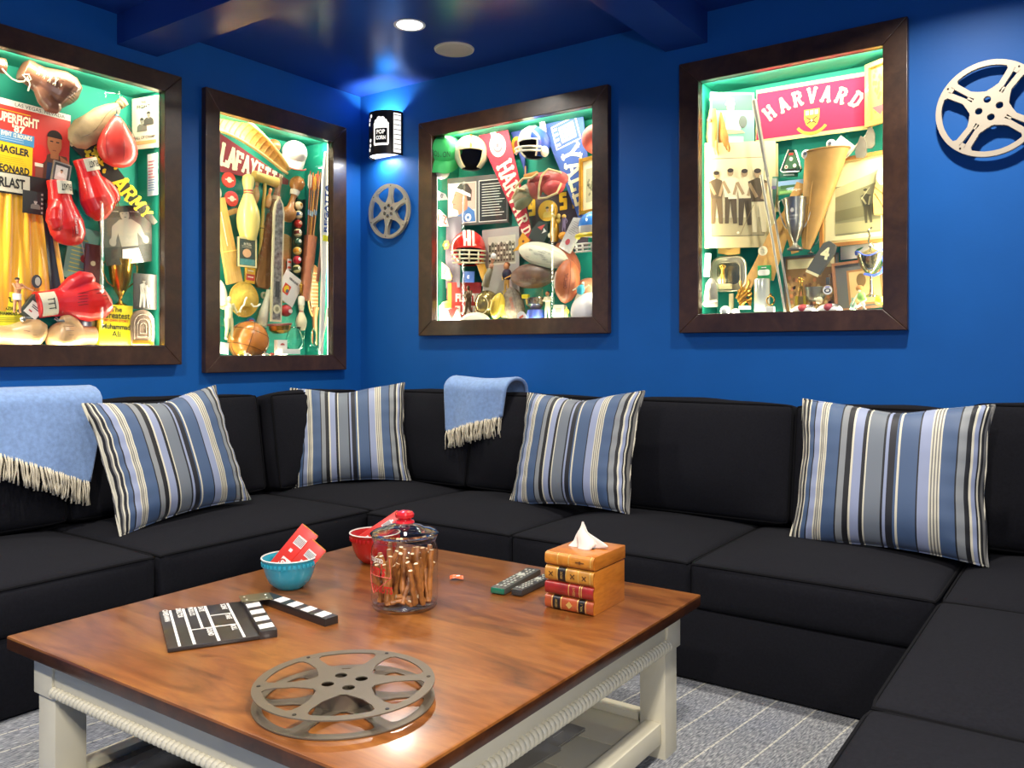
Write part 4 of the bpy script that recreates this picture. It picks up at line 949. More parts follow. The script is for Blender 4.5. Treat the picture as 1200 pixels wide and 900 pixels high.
SERIF = {'H': [(.15, 0), (.15, 1), (.65, 0), (.65, 1)], 'A': [(.1, 0), (.7, 0), (.4, .97)], 'R': [(.12, 0), (.12, 1), (.68, 0)], 'V': [(.1, 1), (.7, 1)], 'D': [(.12, 0), (.12, 1)], 'Y': [(.1, 1), (.7, 1), (.4, 0)],
         'L': [(.2, 1), (.2, 0)], 'E': [(.12, 0), (.12, 1)], 'F': [(.15, 0), (.12, 1)], 'T': [(.4, 0)], 'M': [(.1, 0), (.7, 0), (.08, 1), (.72, 1)], 'O': [], '1': [(.4, 0)], '9': [], '5': []}
def slab(m, ch, cx, cz, h, y, rot=0, wf=1, wt=.17):
    c, s = cos(rot), sin(rot)
    def T(px, pz):
        a, b = (px-.4)*h*wf, (pz-.5)*h; return cx+a*c-b*s, cz+a*s+b*c
    for i, (x0, z0, x1, z1) in enumerate(SL[ch]):
        p, q = T(x0, z0), T(x1, z1); e = wt*h*.35/max(hypot(q[0]-p[0], q[1]-p[1]), 1e-6)
        m.line(p[0]-(q[0]-p[0])*e, p[1]-(q[1]-p[1])*e, q[0]+(q[0]-p[0])*e, q[1]+(q[1]-p[1])*e, wt*h, y-.00002*i, y+.0008)
    for x0, z0 in SERIF[ch]:
        p, q = T(x0-.17, z0+(.04 if z0 < .5 else -.04)), T(x0+.17, z0+(.04 if z0 < .5 else -.04)); m.line(*p, *q, .1*h, y-.0003, y+.0008)
def slab_word(m, word, x0, z0, x1, z1, h, y, wf=1, rot_each=None):
    n = len(word)
    for i, ch in enumerate(word):
        u = (i+.5)/n; hh = h if not isinstance(h, tuple) else h[0]+(h[1]-h[0])*u
        slab(m, ch, x0+(x1-x0)*u, z0+(z1-z0)*u, hh, y, rot_each if rot_each is not None else 0, wf)
def solid(o, voxel=.004, smooth=4):
    r = o.modifiers.new('r', 'REMESH'); r.mode = 'VOXEL'; r.voxel_size = voxel; r.use_smooth_shade = True
    s = o.modifiers.new('s', 'SMOOTH'); s.iterations = smooth; s.factor = .5; return o
def ball(t, r, col, rough=.3, name='ball_body', band=None, dot=None, seams=0, coat=.3):
    o = MB().mat(C(col, rough, coat=coat) if isinstance(col, str) else col).sph(0, 0, 0, r, n=28, m=16).build(name, t, ang=180)
    if band: MB().mat(C(band, rough, coat=coat)).lathe([(r*sqrt(1-k*k)*1.004, r*k*1.004) for k in (-.42, -.3, -.15, 0, .15, .3, .42)], 28, close=False).build('colour_band', t)
    if dot:
        m = MB().mat(C(dot, rough)); m.at(0, 0, 0, rx=rad(90)); m.lathe([(0, r*1.01), (r*.25, r*.975), (r*.4, r*.925)], 20, close=False); m.mat(C('1a1a1a')); m.lathe([(0, r*1.018), (r*.14, r*1.0)], 10, close=False); m.build('number_spot', t)
    for i in range(seams):
        a = pi*i/max(seams, 1); m = MB().mat(C('4a2d14', .8)); m.tube([(r*1.003*cos(k*pi/16)*cos(a), r*1.003*cos(k*pi/16)*sin(a), r*1.003*sin(k*pi/16)) for k in range(32)], r*.012, 5, closed=True); m.build('seam', t)
    return o
def football(t, L, R, col, lace='efe6d2', stripe=None, noise=.12, text=None, tcol='3a2a1a', laces_at=0, coat=.15):
    M_ = mat(col, .45, coat=coat, noise=noise, nscale=30, bump=.3, bscale=400) if isinstance(col, str) else col
    prof = [(max(0, R*(1-abs(k)**2.3))**.72*R**.28, L/2*k) for k in [-1+2*i/24 for i in range(25)]]
    o = MB().mat(M_).lathe(prof, 32, close=False).build('ball_body', t, ang=180)
    rr_ = lambda z: R*max(0, 1-abs(2*z/L)**2.3)**.72
    for a in (0, pi/2, pi, 3*pi/2):
        MB().mat(C('3a2414' if not stripe else stripe, .7)).tube([(rr_(z)*1.002*cos(a+pi/4), rr_(z)*1.002*sin(a+pi/4), z) for z in [L*(.48*(-1+2*i/20)) for i in range(21)]], R*.012, 4).build('seam', t)
    if lace:
        m = MB().mat(C(lace, .7)); a = -pi/2+laces_at
        for i in range(9):
            z = L*(-.16+.04*i); r = rr_(z)*1.02; m.tube([(r*cos(a+q), r*sin(a+q), z) for q in (-.2, -.1, 0, .1, .2)], R*.035, 5)
        m.tube([(rr_(z)*1.03*cos(a), rr_(z)*1.03*sin(a), z) for z in [L*(-.18+.36*i/8) for i in range(9)]], R*.03, 5); m.build('laces', t)
    if text:
        q = MB(); q.text(text, 0, 0, R*.3, 0, wd=L*.35, rot=pi/2); m = MB().mat(C(tcol, .6)); m.add([(rr_(v[2])*1.01*cos(-pi/2+.45+v[0]/R), rr_(v[2])*1.01*sin(-pi/2+.45+v[0]/R), v[2]) for v in q.v], q.f, False); m.build('lettering', t)
def stripe_arc(t, R, a, wd, col, lat0=.15, lat1=2.6, name='stripe', e=1.012, sq=(1, 1, 1)):
    # band running front to back over a shell, offset angle a
    m = MB().mat(C(col, .3, coat=.3))
    def f(u, v):
        th = lat0+(lat1-lat0)*v; x = a*R+(u-.5)*wd; k = sqrt(max(0, R*R-x*x)); return (x*e*sq[0], -k*cos(th)*e*sq[1], k*sin(th)*e*sq[2])
    m.surf(f, 3, 20); m.build(name, t)
def helmet(t, R, col, rim='d9cfae', side=None, opening=.75, brow=.28, inner='2a2320', jaw=-.75, sq=(1, 1.12, 1.08)):
    nu, nv = 48, 26
    def P(u, v, k):
        a = 2*pi*u; th = -1.0+v*(pi/2+1.0); return (R*k*cos(th)*sin(a)*sq[0], -R*k*cos(th)*cos(a)*sq[1], R*k*sin(th)*sq[2])
    def skip(i, j):
        a = 2*pi*(i+.5)/nu; a = a if a < pi else a-2*pi; th = -1.0+(j+.5)/nv*(pi/2+1.0)
        return abs(a) < opening and th < brow
    vs = []; fs = []; fs2 = []
    for k in (1, .93):
        for j in range(nv+1):
            for i in range(nu): vs.append(P(i/nu, j/nv, k))
    S = (nv+1)*nu
    for j in range(nv):
        for i in range(nu):
            if skip(i, j): continue
            q = (j*nu+i, j*nu+(i+1) % nu, (j+1)*nu+(i+1) % nu, (j+1)*nu+i); fs.append(q); fs2.append(tuple(S+x for x in reversed(q)))
    m = MB().mat(C(col, .22, coat=.6)); m.add(vs, fs); 
    if side:
        m.mat(C(side, .22, coat=.6)); mi = m.k; n = 0
        for idx, f in enumerate(m.f):
            c = sum((Vector(m.v[q]) for q in f), Vector())/4
            if c.x > R*.38: m.m[idx] = mi
    m.mat(C(inner, .9)); m.add(vs, fs2); m.build('shell', t, ang=180)
    # rim along the face opening
    path = []; A = opening; lo = -1.0
    def pp(a, th): return (R*.97*cos(th)*sin(a)*sq[0], -R*.97*cos(th)*cos(a)*sq[1], R*.97*sin(th)*sq[2])
    path += [pp(-A, lo+(brow-lo)*i/8) for i in range(8)]+[pp(-A+2*A*i/14, brow+.04*sin(pi*i/14)) for i in range(15)]+[pp(A, brow+(lo-brow)*i/8) for i in range(1, 9)]
    MB().mat(C(rim, .6)).tube(path, R*.055, 8).build('rim_trim', t)
def facemask(t, R, col, bars=3, drop=.1, w_=.8, z0=-.05, verts=1, rad_=.035, out=1.35):
    m = MB().mat(C(col, .35, coat=.3))
    for b in range(bars):
        z = R*(z0-.22*b-drop); k = w_-.06*b
        m.tube([(R*1.0*sin(a)*(1.0), -R*out*cos(a)*(1-.05*b), z-R*.1*cos(a)) for a in [k*1.35*(-1+2*i/16) for i in range(17)]], R*rad_, 7)
    for s in ([0] if verts == 1 else [-.3, .3] if verts == 2 else [-.55, 0, .55] if verts == 3 else []):
        m.tube([(R*sin(s)*1.0, -R*out*cos(s), R*(z0-drop)-R*.1), (R*sin(s), -R*out*.95*cos(s), R*(z0-.22*(bars-1)-drop)-R*.1)], R*rad_, 7)
    m.build('facemask', t, ang=180)
def glove(t, L, col, cuff=None, side=1, lacing=False, voxel=.004, fat=1.0, textlab=None, noise=.1, fold=True):
    # local Z from the cuff (bottom) to the knuckles (top); thumb on +x * side
    M_ = mat(col, .3, coat=.35, noise=noise, nscale=14, bump=.25, bscale=60); m = MB().mat(M_); s = side
    w_ = L*.30*fat
    path = [(0, 0, -L*.5), (0, 0, -L*.35), (0, -.0, -L*.2), (-s*L*.01, -.004, -.02*L), (-s*L*.03, -.008, L*.15), (-s*L*.03, -.014, L*.3), (0, -.02, L*.40), (s*L*.02, -.026, L*.44)]
    m.tube(path, [w_*.62, w_*.6, w_*.66, w_*.84, w_*.98, w_*.95, w_*.74, w_*.3], 20, flat=.78)
    m.tube([(s*w_*.45, -.01, -L*.14), (s*w_*.8, -.018, -L*.0), (s*w_*.98, -.024, L*.12), (s*w_*.92, -.03, L*.22), (s*w_*.8, -.03, L*.26)], [w_*.3, w_*.38, w_*.38, w_*.3, w_*.16], 12)
    o = solid(m.build('leather_body', t, ang=180), voxel, 3)
    m = MB().mat(C('5a120c' if col[0] in 'cd' else '3a2418', .6))
    m.tube([(-w_*.3+w_*.18*i/6*s, -w_*.79, L*(-.05+.4*i/6)) for i in range(7)], .0012, 4)
    if fold:
        for q in range(4): m.tube([(s*w_*.15+(q-1.5)*w_*.16, -w_*.80-.004*sin(i), L*(.18+.16*i/4)+.004*q) for i in range(5)], .0015, 4)
    m.build('stitching', t)['kind'] = 'stuff'
    if cuff:
        m = MB().mat(C(cuff, .6)); r = w_*.66
        m.surf(lambda u, v: (r*sin(-.95+1.9*u), -r*.80*cos(-.95+1.9*u)-.003, -L*.49+L*.20*v), 10, 2); o2 = m.build('cuff_label', t)
        if textlab:
            q = MB(); q.text(textlab, 0, 0, L*.10, 0, wd=w_*.85, bold=.02); m = MB().mat(C('1c1a18'))
            m.add([(r*sin(v[0]/r), -r*.80*cos(v[0]/r)-.0045, -L*.39+v[2]) for v in q.v], q.f, False); m.build('label_lettering', o2)
    if lacing:
        m = MB().mat(C('e2d9bf', .8))
        for q in range(5): z = L*(-.35+.1*q); m.tube([(-w_*.2, -w_*.62-.01, z), (0, -w_*.66-.012, z+L*.02), (w_*.2, -w_*.62-.01, z+L*.04)], .0025, 6); m.tube([(w_*.2, -w_*.62-.01, z), (-w_*.2, -w_*.62-.01, z+L*.05)], .0025, 6)
        m.build('laces', t)
def cup(t, h, r, M_, handles=True, base=None, stem=.3, prof=None, flare=1.0):
    p = prof or [(r*.55, 0), (r*.58, h*.02), (r*.5, h*.05), (r*.2, h*.1), (r*.12, h*.16), (r*.14, h*.2), (r*.22, h*.24), (r*.55, h*.4), (r*.78, h*.6), (r*.9, h*.85), (r*1.0*flare, h), (r*.94*flare, h), (r*.8, h*.8), (r*.5, h*.42), (0, h*.3)]
    MB().mat(M_).lathe(p, 32, close=False).build('bowl', t, ang=60)
    if handles:
        for s in (-1, 1): MB().mat(M_).tube([(s*r*(.86+.0), 0, h*.88), (s*r*1.15, 0, h*.97), (s*r*1.42, 0, h*.88), (s*r*1.4, 0, h*.7), (s*r*1.1, 0, h*.52), (s*r*.62, 0, h*.42)], r*.06, 8).build('handle', t)
    if base: MB().mat(C(base, .4)).box(0, 0, -h*.07, r*1.2, r*1.2, h*.14, .002).build('base', t)
def figure(t, h, pose=None, cols=None, name='body', voxel=None, M_=None, y=0):
    """small statuette, one continuous remeshed body; h = height, feet at z = 0"""
    P = dict(hip=(0, 0, .5), chest=(0, 0, .74), neck=(0, 0, .85), head=(0, -.01, .93), ls=(-.11, 0, .82), rs=(.11, 0, .82), le=(-.2, 0, .68), re=(.2, 0, .68), lh=(-.18, -.05, .54), rh=(.18, -.05, .54),
             lk=(-.07, -.02, .27), rk=(.07, -.02, .27), lf=(-.08, 0, .03), rf=(.08, 0, .03))
    P.update(pose or {}); g = lambda k: tuple(q*h for q in P[k]); m = MB().mat(M_ or C('c9983a', .3))
    m.tube([g('hip'), g('chest'), g('neck')], [.085*h, .095*h, .04*h], 10); m.sph(*g('head'), .055*h, .06*h, .07*h, 12, 8)
    for s in 'lr':
        m.tube([g('chest'), g(s+'s'), g(s+'e'), g(s+'h')], [.05*h, .042*h, .032*h, .024*h], 8); m.sph(*g(s+'h'), .028*h, n=8, m=6)
        k = P['hip']; hp = ((k[0]+(-.045 if s == 'l' else .045))*h, k[1]*h, k[2]*h)
        m.tube([hp, g(s+'k'), g(s+'f')], [.065*h, .045*h, .03*h], 8); f = P[s+'f']; m.sph(f[0]*h, f[1]*h-.025*h, f[2]*h, .028*h, .055*h, .02*h, 8, 6)
    return solid(m.build(name, t, ang=180), voxel or max(.0022, h*.014), 2)
def cap(t, R, col, brim=None, text=None, tc='222222'):
    m = MB().mat(C(col, .75, bump=.2)); m.surf(lambda u, v: (R*cos(2*pi*u)*cos(v*pi/2)**.8, -R*1.05*sin(2*pi*u)*cos(v*pi/2)**.8, R*.95*sin(v*pi/2)), 28, 10, cu=True); m.build('crown', t, ang=180)
    m = MB().mat(C(brim or col, .7)); 
    for z in (0, -.003): m.surf(lambda u, v: (R*.98*cos(pi*(.08+.84*u))*(1-.06*v), -R*(1.0*sin(pi*(.08+.84*u)))-R*.75*v*sin(pi*(.08+.84*u))**.6, -R*.3*v*v-.12*R*abs(cos(pi*u))*v*2+z), 20, 5)
    m.build('brim', t, ang=180); MB().mat(C(col, .7)).sph(0, 0, R*.96, R*.07, n=10, m=6).build('button', t)
    if text:
        q = MB(); q.text(text, 0, 0, R*.3, 0, wd=R*1.1); m = MB().mat(C(tc)); m.add([(1.04*R*sin(v[0]/R), -R*1.07*cos(v[0]/R)*cos((v[2]+R*.4)/R*1.1), R*.4+v[2]) for v in q.v], q.f, False); m.build('lettering', t)
def bat(t, L, prof, M_, n=24, name='body'):
    return MB().mat(M_).lathe([(r, z*L-L/2) for r, z in prof], n, close=False).build(name, t, ang=60)
def pennant(t, L, w0, w1, col, edge=None, th=.003):
    # long triangle: wide end at +Z, tip at -Z
    m = MB().mat(C(col, .9, bump=.3)); m.prism([(-w0/2, L/2), (w0/2, L/2), (w1/2, -L/2), (-w1/2, -L/2)], -th/2, th/2); m.build('felt', t)
    if edge: m = MB().mat(C(edge, .9)); m.prism([(-w0/2, L/2-.001), (w0/2, L/2-.001), (w0/2*.96, L/2-.025), (-w0/2*.96, L/2-.025)], -th/2-.0008, th/2+.0008); m.build('edging', t)
def pword(t, word, z0, z1, h0, h1, col, x=0, wf=1):
    m = MB().mat(C(col, .9)); n = len(word); tot = 0
    for i, ch in enumerate(word):
        u = (i+.5)/n; slab(m, ch, x, z0+(z1-z0)*u, h0+(h1-h0)*u, -.003, -pi/2, wf)
    m.build('felt_letters', t)['kind'] = 'stuff'
def tied(lbl): return lbl
# ============================================================ case 1: boxing
B = 'b1'
t, L = itax(B, 'boxing_glove', 'old brown leather boxing glove with white laces at the top of the boxing case', 'boxing glove', (24, 88), (90, 112), .11)
glove(t, L, '6e4836', side=1, lacing=True, fat=1.25); t.rotation_euler = wrot('L', rad(112))
t2, L2 = itax(B, 'boxing_glove', 'cuff of an old brown glove cut off by the left edge of the photo', 'boxing glove', (6, 78), (-40, 66), .11); glove(t2, L2, '6e4836', side=-1, lacing=True, fat=1.2)
t = it(B, 'glove_lace', 'white bootlace tying the two old brown gloves together', 'lace', 17, 90, .06)
MB().mat(C('e6dec6', .8)).tube([(-.05, 0, .022), (-.035, -.01, .0), (-.01, 0, -.012), (.015, 0, -.018), (.04, 0, -.01), (.05, -.008, .012), (.06, -.01, -.02), (.052, -.01, -.05)], .0035, 6).build('cord', t)
MB().mat(C('e6dec6', .8)).tube([(.028, -.012, .015), (.05, -.02, .02), (.06, -.02, .0), (.045, -.02, -.01)], .0035, 6, closed=True).build('bow', t)
# super fight poster
t, w_, h_ = itq(B, 'fight_poster', 'large red yellow and blue boxing match poster reading SUPERFIGHT 87', 'poster', (-46, 102), (81, 135), (-46, 213), .195)
card(t, w_, h_, 'c9342e'); x = lambda u: (u-.5)*w_; z = lambda v: (.5-v)*h_
m = MB().mat(C('e8e4d8')); m.rect(0, z(.035), w_, h_*.07, *ys(1)); m.mat(C('f2c419')); m.rect(x(.46), z(.68), w_*.36, h_*.42, *ys(1)); m.mat(C('4a8fc4')); m.rect(x(.45), z(.41), w_*.40, h_*.13, *ys(1))
m.mat(C('2f5fae')); m.prism([(x(.3), z(.9)), (x(1), z(.78)), (x(1), z(1)), (x(.3), z(1))], *ys(2)); m.mat(C('4f87bb')); m.prism([(x(.28), z(.87)), (x(.72), z(.93)), (x(.72), z(.995)), (x(.28), z(.97))], *ys(3)); m.build('colour_fields', t)
m = MB().mat(C('20222c')); m.text('LAS VEGAS, NEVADA', x(.70), z(.04), h_*.045, Y-.001, wd=w_*.48); m.text('HAGLER', x(.46), z(.55), h_*.085, Y-.001, wd=w_*.30, bold=.04); m.text('LEONARD', x(.46), z(.76), h_*.085, Y-.001, wd=w_*.31, bold=.04)
bar_lines(m, '8d7a1e', x(.3), x(.6), z(.71), z(.62), 4, .001, 3); bar_lines(m, '8d7a1e', x(.3), x(.6), z(.87), z(.82), 3, .001, 3)
m.mat(C('f3ecd0')); m.text('SUPERFIGHT', x(.48), z(.2), h_*.11, Y-.001, wd=w_*.42, bold=.04); m.text("'87", x(.5), z(.305), h_*.09, Y-.001, bold=.04); m.text('MAIN EVENT 12 ROUNDS', x(.44), z(.38), h_*.05, Y-.0012, wd=w_*.38, bold=.03); bar_lines(m, 'd8e4ea', x(.3), x(.6), z(.46), z(.41), 2, .0015, 4)
m.mat(C('f3ecd0')); m.text('MONDAY AT CAESARS', x(.5), z(.93), h_*.045, Y-.0022, wd=w_*.38, bold=.03, rot=-.09); m.mat(C('f0c020')); m.rect(x(.46), z(.125), w_*.3, .004, *ys(3)); m.build('lettering', t)['kind'] = 'stuff'
m = MB().mat(C('5e3524')); m.prism([(x(.68), z(.62)), (x(.8), z(.5)), (x(.97), z(.5)), (x(1), z(.6)), (x(1), z(.8)), (x(.9), z(.98)), (x(.72), z(.98)), (x(.7), z(.8))], *ys(4))
m.mat(C('a8673f')); m.rect(x(.85), z(.5), w_*.08, h_*.1, *ys(7)); m.disc(x(.845), z(.37), w_*.072, h_*.14, *ys(8)); m.prism([(x(.9), z(.5)), (x(1), z(.56)), (x(1), z(.72)), (x(.93), z(.66))], *ys(6)); m.mat(C('221611')); m.prism([(x(.845)+w_*.076*cos(k*pi/10), z(.31)+h_*.09*sin(k*pi/10)) for k in range(11)], *ys(9))
for q in (.815, .875): m.rect(x(q), z(.355), w_*.03, h_*.014, *ys(9))
m.mat(C('7a3a2c')); m.rect(x(.845), z(.455), w_*.035, h_*.01, *ys(9)); m.mat(C('2c3552')); m.prism([(x(.78), z(.6)), (x(.93), z(.6)), (x(.9), z(.9)), (x(.77), z(.9))], *ys(6))
m.mat(C('d8261e')); m.disc(x(.705), z(.53), w_*.068, h_*.11, *ys(8)); m.disc(x(.955), z(.74), w_*.05, h_*.08, *ys(8)); m.mat(C('e8dcc8')); m.rect(x(.70), z(.655), w_*.08, h_*.04, *ys(9)); m.mat(C('8a4a3a')); m.prism([(x(.665), z(.68)), (x(.745), z(.68)), (x(.735), z(.86)), (x(.7), z(.9)), (x(.67), z(.84))], *ys(9)); m.build('boxer_print', t)
# leather speed bag, empty
t, L = itax(B, 'speed_bag', 'long tan leather punching bag hung at an angle', 'punching bag', (84, 168), (146, 118), .13)
m = MB().mat(mat('a08763', .6, noise=.18, nscale=25, bump=.6, bscale=60)); pr = [(.004, -.5), (.03, -.48), (.055, -.4), (.066, -.25), (.064, -.1), (.054, .08), (.038, .25), (.02, .36), (.016, .42), (.022, .46), (.024, .5), (.012, .49)]
m.lathe([(r, z_*L) for r, z_ in pr], 24, close=False)
for v in range(len(m.v)):
    p = Vector(m.v[v]); a = atan2(p.y, p.x); k = 1+.07*sin(6*a+p.z*30)+.04*sin(11*a); m.v[v] = (p.x*k, p.y*k*.62, p.z)
m.build('leather_body', t, ang=180); MB().mat(C('6d5a3c', .8)).tube([(.012*sin(q), -.04, L*(-.4+.12*q)) for q in range(7)], .0012, 5).build('seam', t)
m = MB().mat(C('8d7a58', .7)); m.lathe([(.02, L*.38), (.024, L*.40), (.02, L*.42), (.025, L*.44), (.02, L*.46)], 20, close=False); m.build('neck_gathers', t)
# red speed bag
t, L = itax(B, 'speed_bag', 'red teardrop speed bag hanging under the tan bag', 'punching bag', (138, 196), (137, 135), .10)
m = MB().mat(mat('cf3b33', .35, coat=.3, noise=.08, nscale=8)); m.lathe([(r*L, z_*L) for r, z_ in [(0, -.5), (.12, -.495), (.25, -.44), (.345, -.33), (.39, -.2), (.385, -.08), (.33, .08), (.25, .22), (.16, .36), (.09, .45), (.05, .48), (.04, .5)]], 32, close=False); m.v = [(a, b*.62, c) for a, b, c in m.v]; m.build('leather_body', t, ang=180)
m = MB().mat(C('7d1d18', .6))
for a in (-.9, 0, .9): m.tube([(.39*L*sin(a)*sqrt(max(0, 1-(k*1.0)**2))*1.0, -.39*L*.63*cos(a)*sqrt(max(0, 1-k**2)), -.17*L+k*L*(.62 if k > 0 else .32)) for k in [-.9+1.7*i/12 for i in range(13)]], .001, 4)
m.build('seam', t); MB().mat(C('3d5a66', .4, metal=.6)).lathe([(.0, .47*L), (.014, .47*L), (.012, .5*L), (.003, .53*L), (.0025, .62*L)], 12).build('swivel', t)
t = it(B, 'wire_hook', 'thin metal hook at the top of the case holding the punching bags', 'hook', 137, 112, .16)
MB().mat(silver()).tube([(-.055, 0, -.03), (-.06, 0, .0), (-.02, -.01, .004), (.0, -.02, .004), (.002, -.02, .018), (.004, -.02, -.02)], .0016, 6).build('wire', t)
# army pennant
t, L = itax(B, 'felt_pennant', 'black felt pennant with yellow letters ARMY', 'pennant', (182, 262), (92, 160), .09, d2=.2)
pennant(t, L, .135, .03, '2c2a22', 'cfc39a'); pword(t, 'ARMY', L*.02, -L*.43, .095, .05, 'e8cf2c', wf=.85)
m = MB().mat(C('e3c62a', .9))
for i in range(26):
    r = random.Random(i); m.disc(r.uniform(-.045, .04), L*(.10+.26*r.random()), r.uniform(.006, .014), r.uniform(.006, .014), -.0035, -.002, 7)
m.build('yellow_emblem', t)
# fight bill
t, w_, h_ = itside(B, 'fight_bill', 'white poster reading THE FIGHT in the top right of the boxing case', 'poster', 155, .2, 186, .03, 116, 176)
card(t, w_, h_, 'ded9c2'); m = MB().mat(C('2a2a28')); m.text('THE', -.01, h_*.40, .014, Y-.001, bold=.03); m.text('FIGHT!', -.005, h_*.32, .018, Y-.001, wd=w_*.55, bold=.03); m.text('HALL OF CHAMPS', 0, -h_*.28, .016, Y-.001, wd=w_*.85, bold=.02); m.mat(C('d8a468')); m.rect(0, -h_*.38, w_*.9, h_*.07, *ys(1)); m.build('lettering', t)['kind'] = 'stuff'
m = MB(); bust(m, -.02, h_*.04, .035, '8a857a', '2e2c2a', '6d695f'); bust(m, .025, h_*.15, .035, '8a857a', '2e2c2a', '4a4742', 5); m.build('boxers_print', t)
t, w_, h_ = itside(B, 'program_strip', 'pale strip of printed paper with red and blue marks below the THE FIGHT poster', 'paper', 173, .12, 185, .04, 181, 230); card(t, w_, h_, 'cfdde0')
m = MB(); bar_lines(m, 'c2455a', -w_*.4, w_*.4, -h_*.1, h_*.35, 6, .004, 1, .7, 3); bar_lines(m, '5f86b8', -w_*.4, w_*.4, -h_*.4, -h_*.1, 5, .004, 1, .7, 4); m.build('printing', t)['kind'] = 'stuff'
# red gloves
t, L = itax(B, 'boxing_glove', 'shiny red boxing glove on the right with its thumb turned out', 'boxing glove', (98, 186), (122, 258), .11, yaw=-25)
glove(t, L, 'd3211c', 'dcd5bd', side=-1, fat=1.05, textlab='EVERLAST')
t, L = itax(B, 'boxing_glove', 'shiny red boxing glove hanging in the middle with a white signature', 'boxing glove', (68, 212), (77, 289), .075, yaw=-25)
glove(t, L, 'cf231d', 'dcd5bd', side=1, fat=1.0, textlab='EVERLAST')
m = MB().mat(C('f0e8e0')); m.text('Marvin', .01, .05, .02, -.077, wd=.09, rot=pi/2, shear=.3); m.build('signature', t)
t, L = itax(B, 'boxing_glove', 'signed red boxing glove lying on its side above the metal bell', 'boxing glove', (44, 365), (127, 340), .085)
glove(t, L, 'd4221a', 'd6cdb2', side=-1, fat=.95, textlab=None, fold=True); t.rotation_euler = wrot('L', rad(80))
m = MB().mat(C('2a1412')); 
for q in range(5): m.tube([(-.03+.013*q, -.078, -.01+.02*sin(i*1.9+q)+.02*i/4) for i in range(5)], .0012, 4)
m.build('signature', t)['kind'] = 'stuff'
m = MB().mat(C('1d1b19'))
for q in range(3): m.box(-.02+.02*q, -.068, -L*.39, .004, .002, .03)
m.box(0, -.068, -L*.35, .05, .002, .004); m.build('label_lettering', t)
t, w_, h_ = itq(B, 'framed_card', 'small metal framed boxer card between the poster and the red gloves', 'card', (60, 187), (81, 194), (61, 213), .10); card(t, w_, h_, '4b4b48', .008); frame4(t, w_, h_, .006, silver(.35), .006)
m = MB(); m.mat(C('d8d4c8')); m.rect(0, 0, w_*.66, h_*.66, -.0045, -.004); m.build('mount', t); m = MB(); m.at(0, -.003, 0); bust(m, 0, .01, .018, 'c49a78', '3a2a20', 'e8e4dc', 3); m.build('boxer_print', t)
# shorts
t, w_, h_ = itq(B, 'boxing_shorts', 'yellow satin boxing shorts with a black waistband and side stripe', 'shorts', (-40, 212), (54, 226), (-40, 340), .15)
m = MB().mat(mat('e8a91c', .35, coat=.1, sheen=.4, bump=.2, bscale=40)); hh = .52
def sf(u, v):
    xx = (u-.55)*(.40+.19*v); k = .010*sin(38*u+3*v)*(.4+v)+.006*sin(71*u+2); return (xx, -.015-k-.03*sin(pi*u), .20-hh*v+.03*v*sin(2*pi*u)*.4)
m.surf(sf, 70, 20); m.surf(lambda u, v: (lambda p: (p[0], .03, p[2]))(sf(u, v)), 10, 6)
for e in (0, 1): m.surf(lambda u, v: (lambda p: (p[0], p[1]+(.03-p[1])*u, p[2]))(sf(e, v)), 2, 10)
m.build('satin_shorts', t, ang=180)
m = MB().mat(C('23211f', .6)); m.surf(lambda u, v: ((u-.55)*.42, -.025-.03*sin(pi*u), .195+.095*v), 20, 2); wb = m.build('waistband', t)
m = MB().mat(C('cfc9b4', .6)); m.surf(lambda u, v: ((.2+.52*u-.55)*.42, -.028-.03*sin(pi*(.2+.52*u)), .203+.08*v), 10, 2); q = MB(); q.text('EVERLAST', 0, 0, .045, 0, wd=.17, bold=.03); m.mat(C('1d1c1a')); m.add([(v[0]-.037, -.031-.03*sin(pi*((v[0]-.037)/.42+.55)), .243+v[2]) for v in q.v], q.f, False); m.build('maker_label', wb)
m = MB().mat(C('2b2a26', .5)); m.surf(lambda u, v: (lambda p: (p[0], p[1]-.003, p[2]))(sf(.86+.09*u, v)), 4, 12); m.build('side_stripe', t, ang=180)
m = MB().mat(C('3a3a3c')); m.at(.1, -.052, -.18); m.disc(0, 0, .022, .03, -.001, .001, 14); m.mat(C('a9a49a')); m.disc(.004, 0, .012, .02, -.002, 0, 10); m.build('boxer_patch', t)
t, w_, h_ = itq(B, 'photo_strip', 'dark photo strip of a boxer beside the shorts waistband', 'photo', (26, 222), (50, 226), (27, 249), .085); card(t, w_, h_, '242424'); m = MB(); bust(m, .01, .005, .022, 'a8a39a', '3a3836', '6a665f', 1); m.mat(C('8d8a84'))
for i in range(5): m.rect(w_*.43, h_*(-.4+.2*i), .008, .009, *ys(3))
m.build('boxer_print', t)
# lower part
t, w_, h_ = itq(B, 'fight_ticket', 'green and clear fight ticket between the yellow shorts and the boxer photo', 'ticket', (82, 262), (116, 272), (74, 324), .17); card(t, w_, h_, '7fae98', .004)
m = MB(); bar_lines(m, 'e3dd55', -w_*.35, w_*.2, -h_*.4, h_*.3, 9, .004, 1, .4, 8); m.mat(C('b8443a')); m.disc(w_*.1, -.02, .016, .02, *ys(2)); m.mat(C('e8e6dc')); m.line(-w_*.2, h_*.4, w_*.3, -h_*.3, .005, *ys(3)); m.build('printing', t)['kind'] = 'stuff'
t, w_, h_ = itq(B, 'program_book', 'dark red fight program leaning behind the gold cup', 'book', (100, 285), (118, 288), (98, 335), .15); MB().mat(C('5c2a26')).box(0, 0, 0, w_, .012, h_, .001).build('cover', t); m = MB().mat(C('c9b890')); m.at(0, -.0045, 0); m.disc(0, .01, .012, .012, *ys(1)); m.build('emblem', t)
t, w_, h_ = itq(B, 'boxer_photo', 'black and white photo of a bare chested boxer in white trunks', 'photo', (117, 243), (178, 240), (120, 312), .19); card(t, w_, h_, '2b2823')
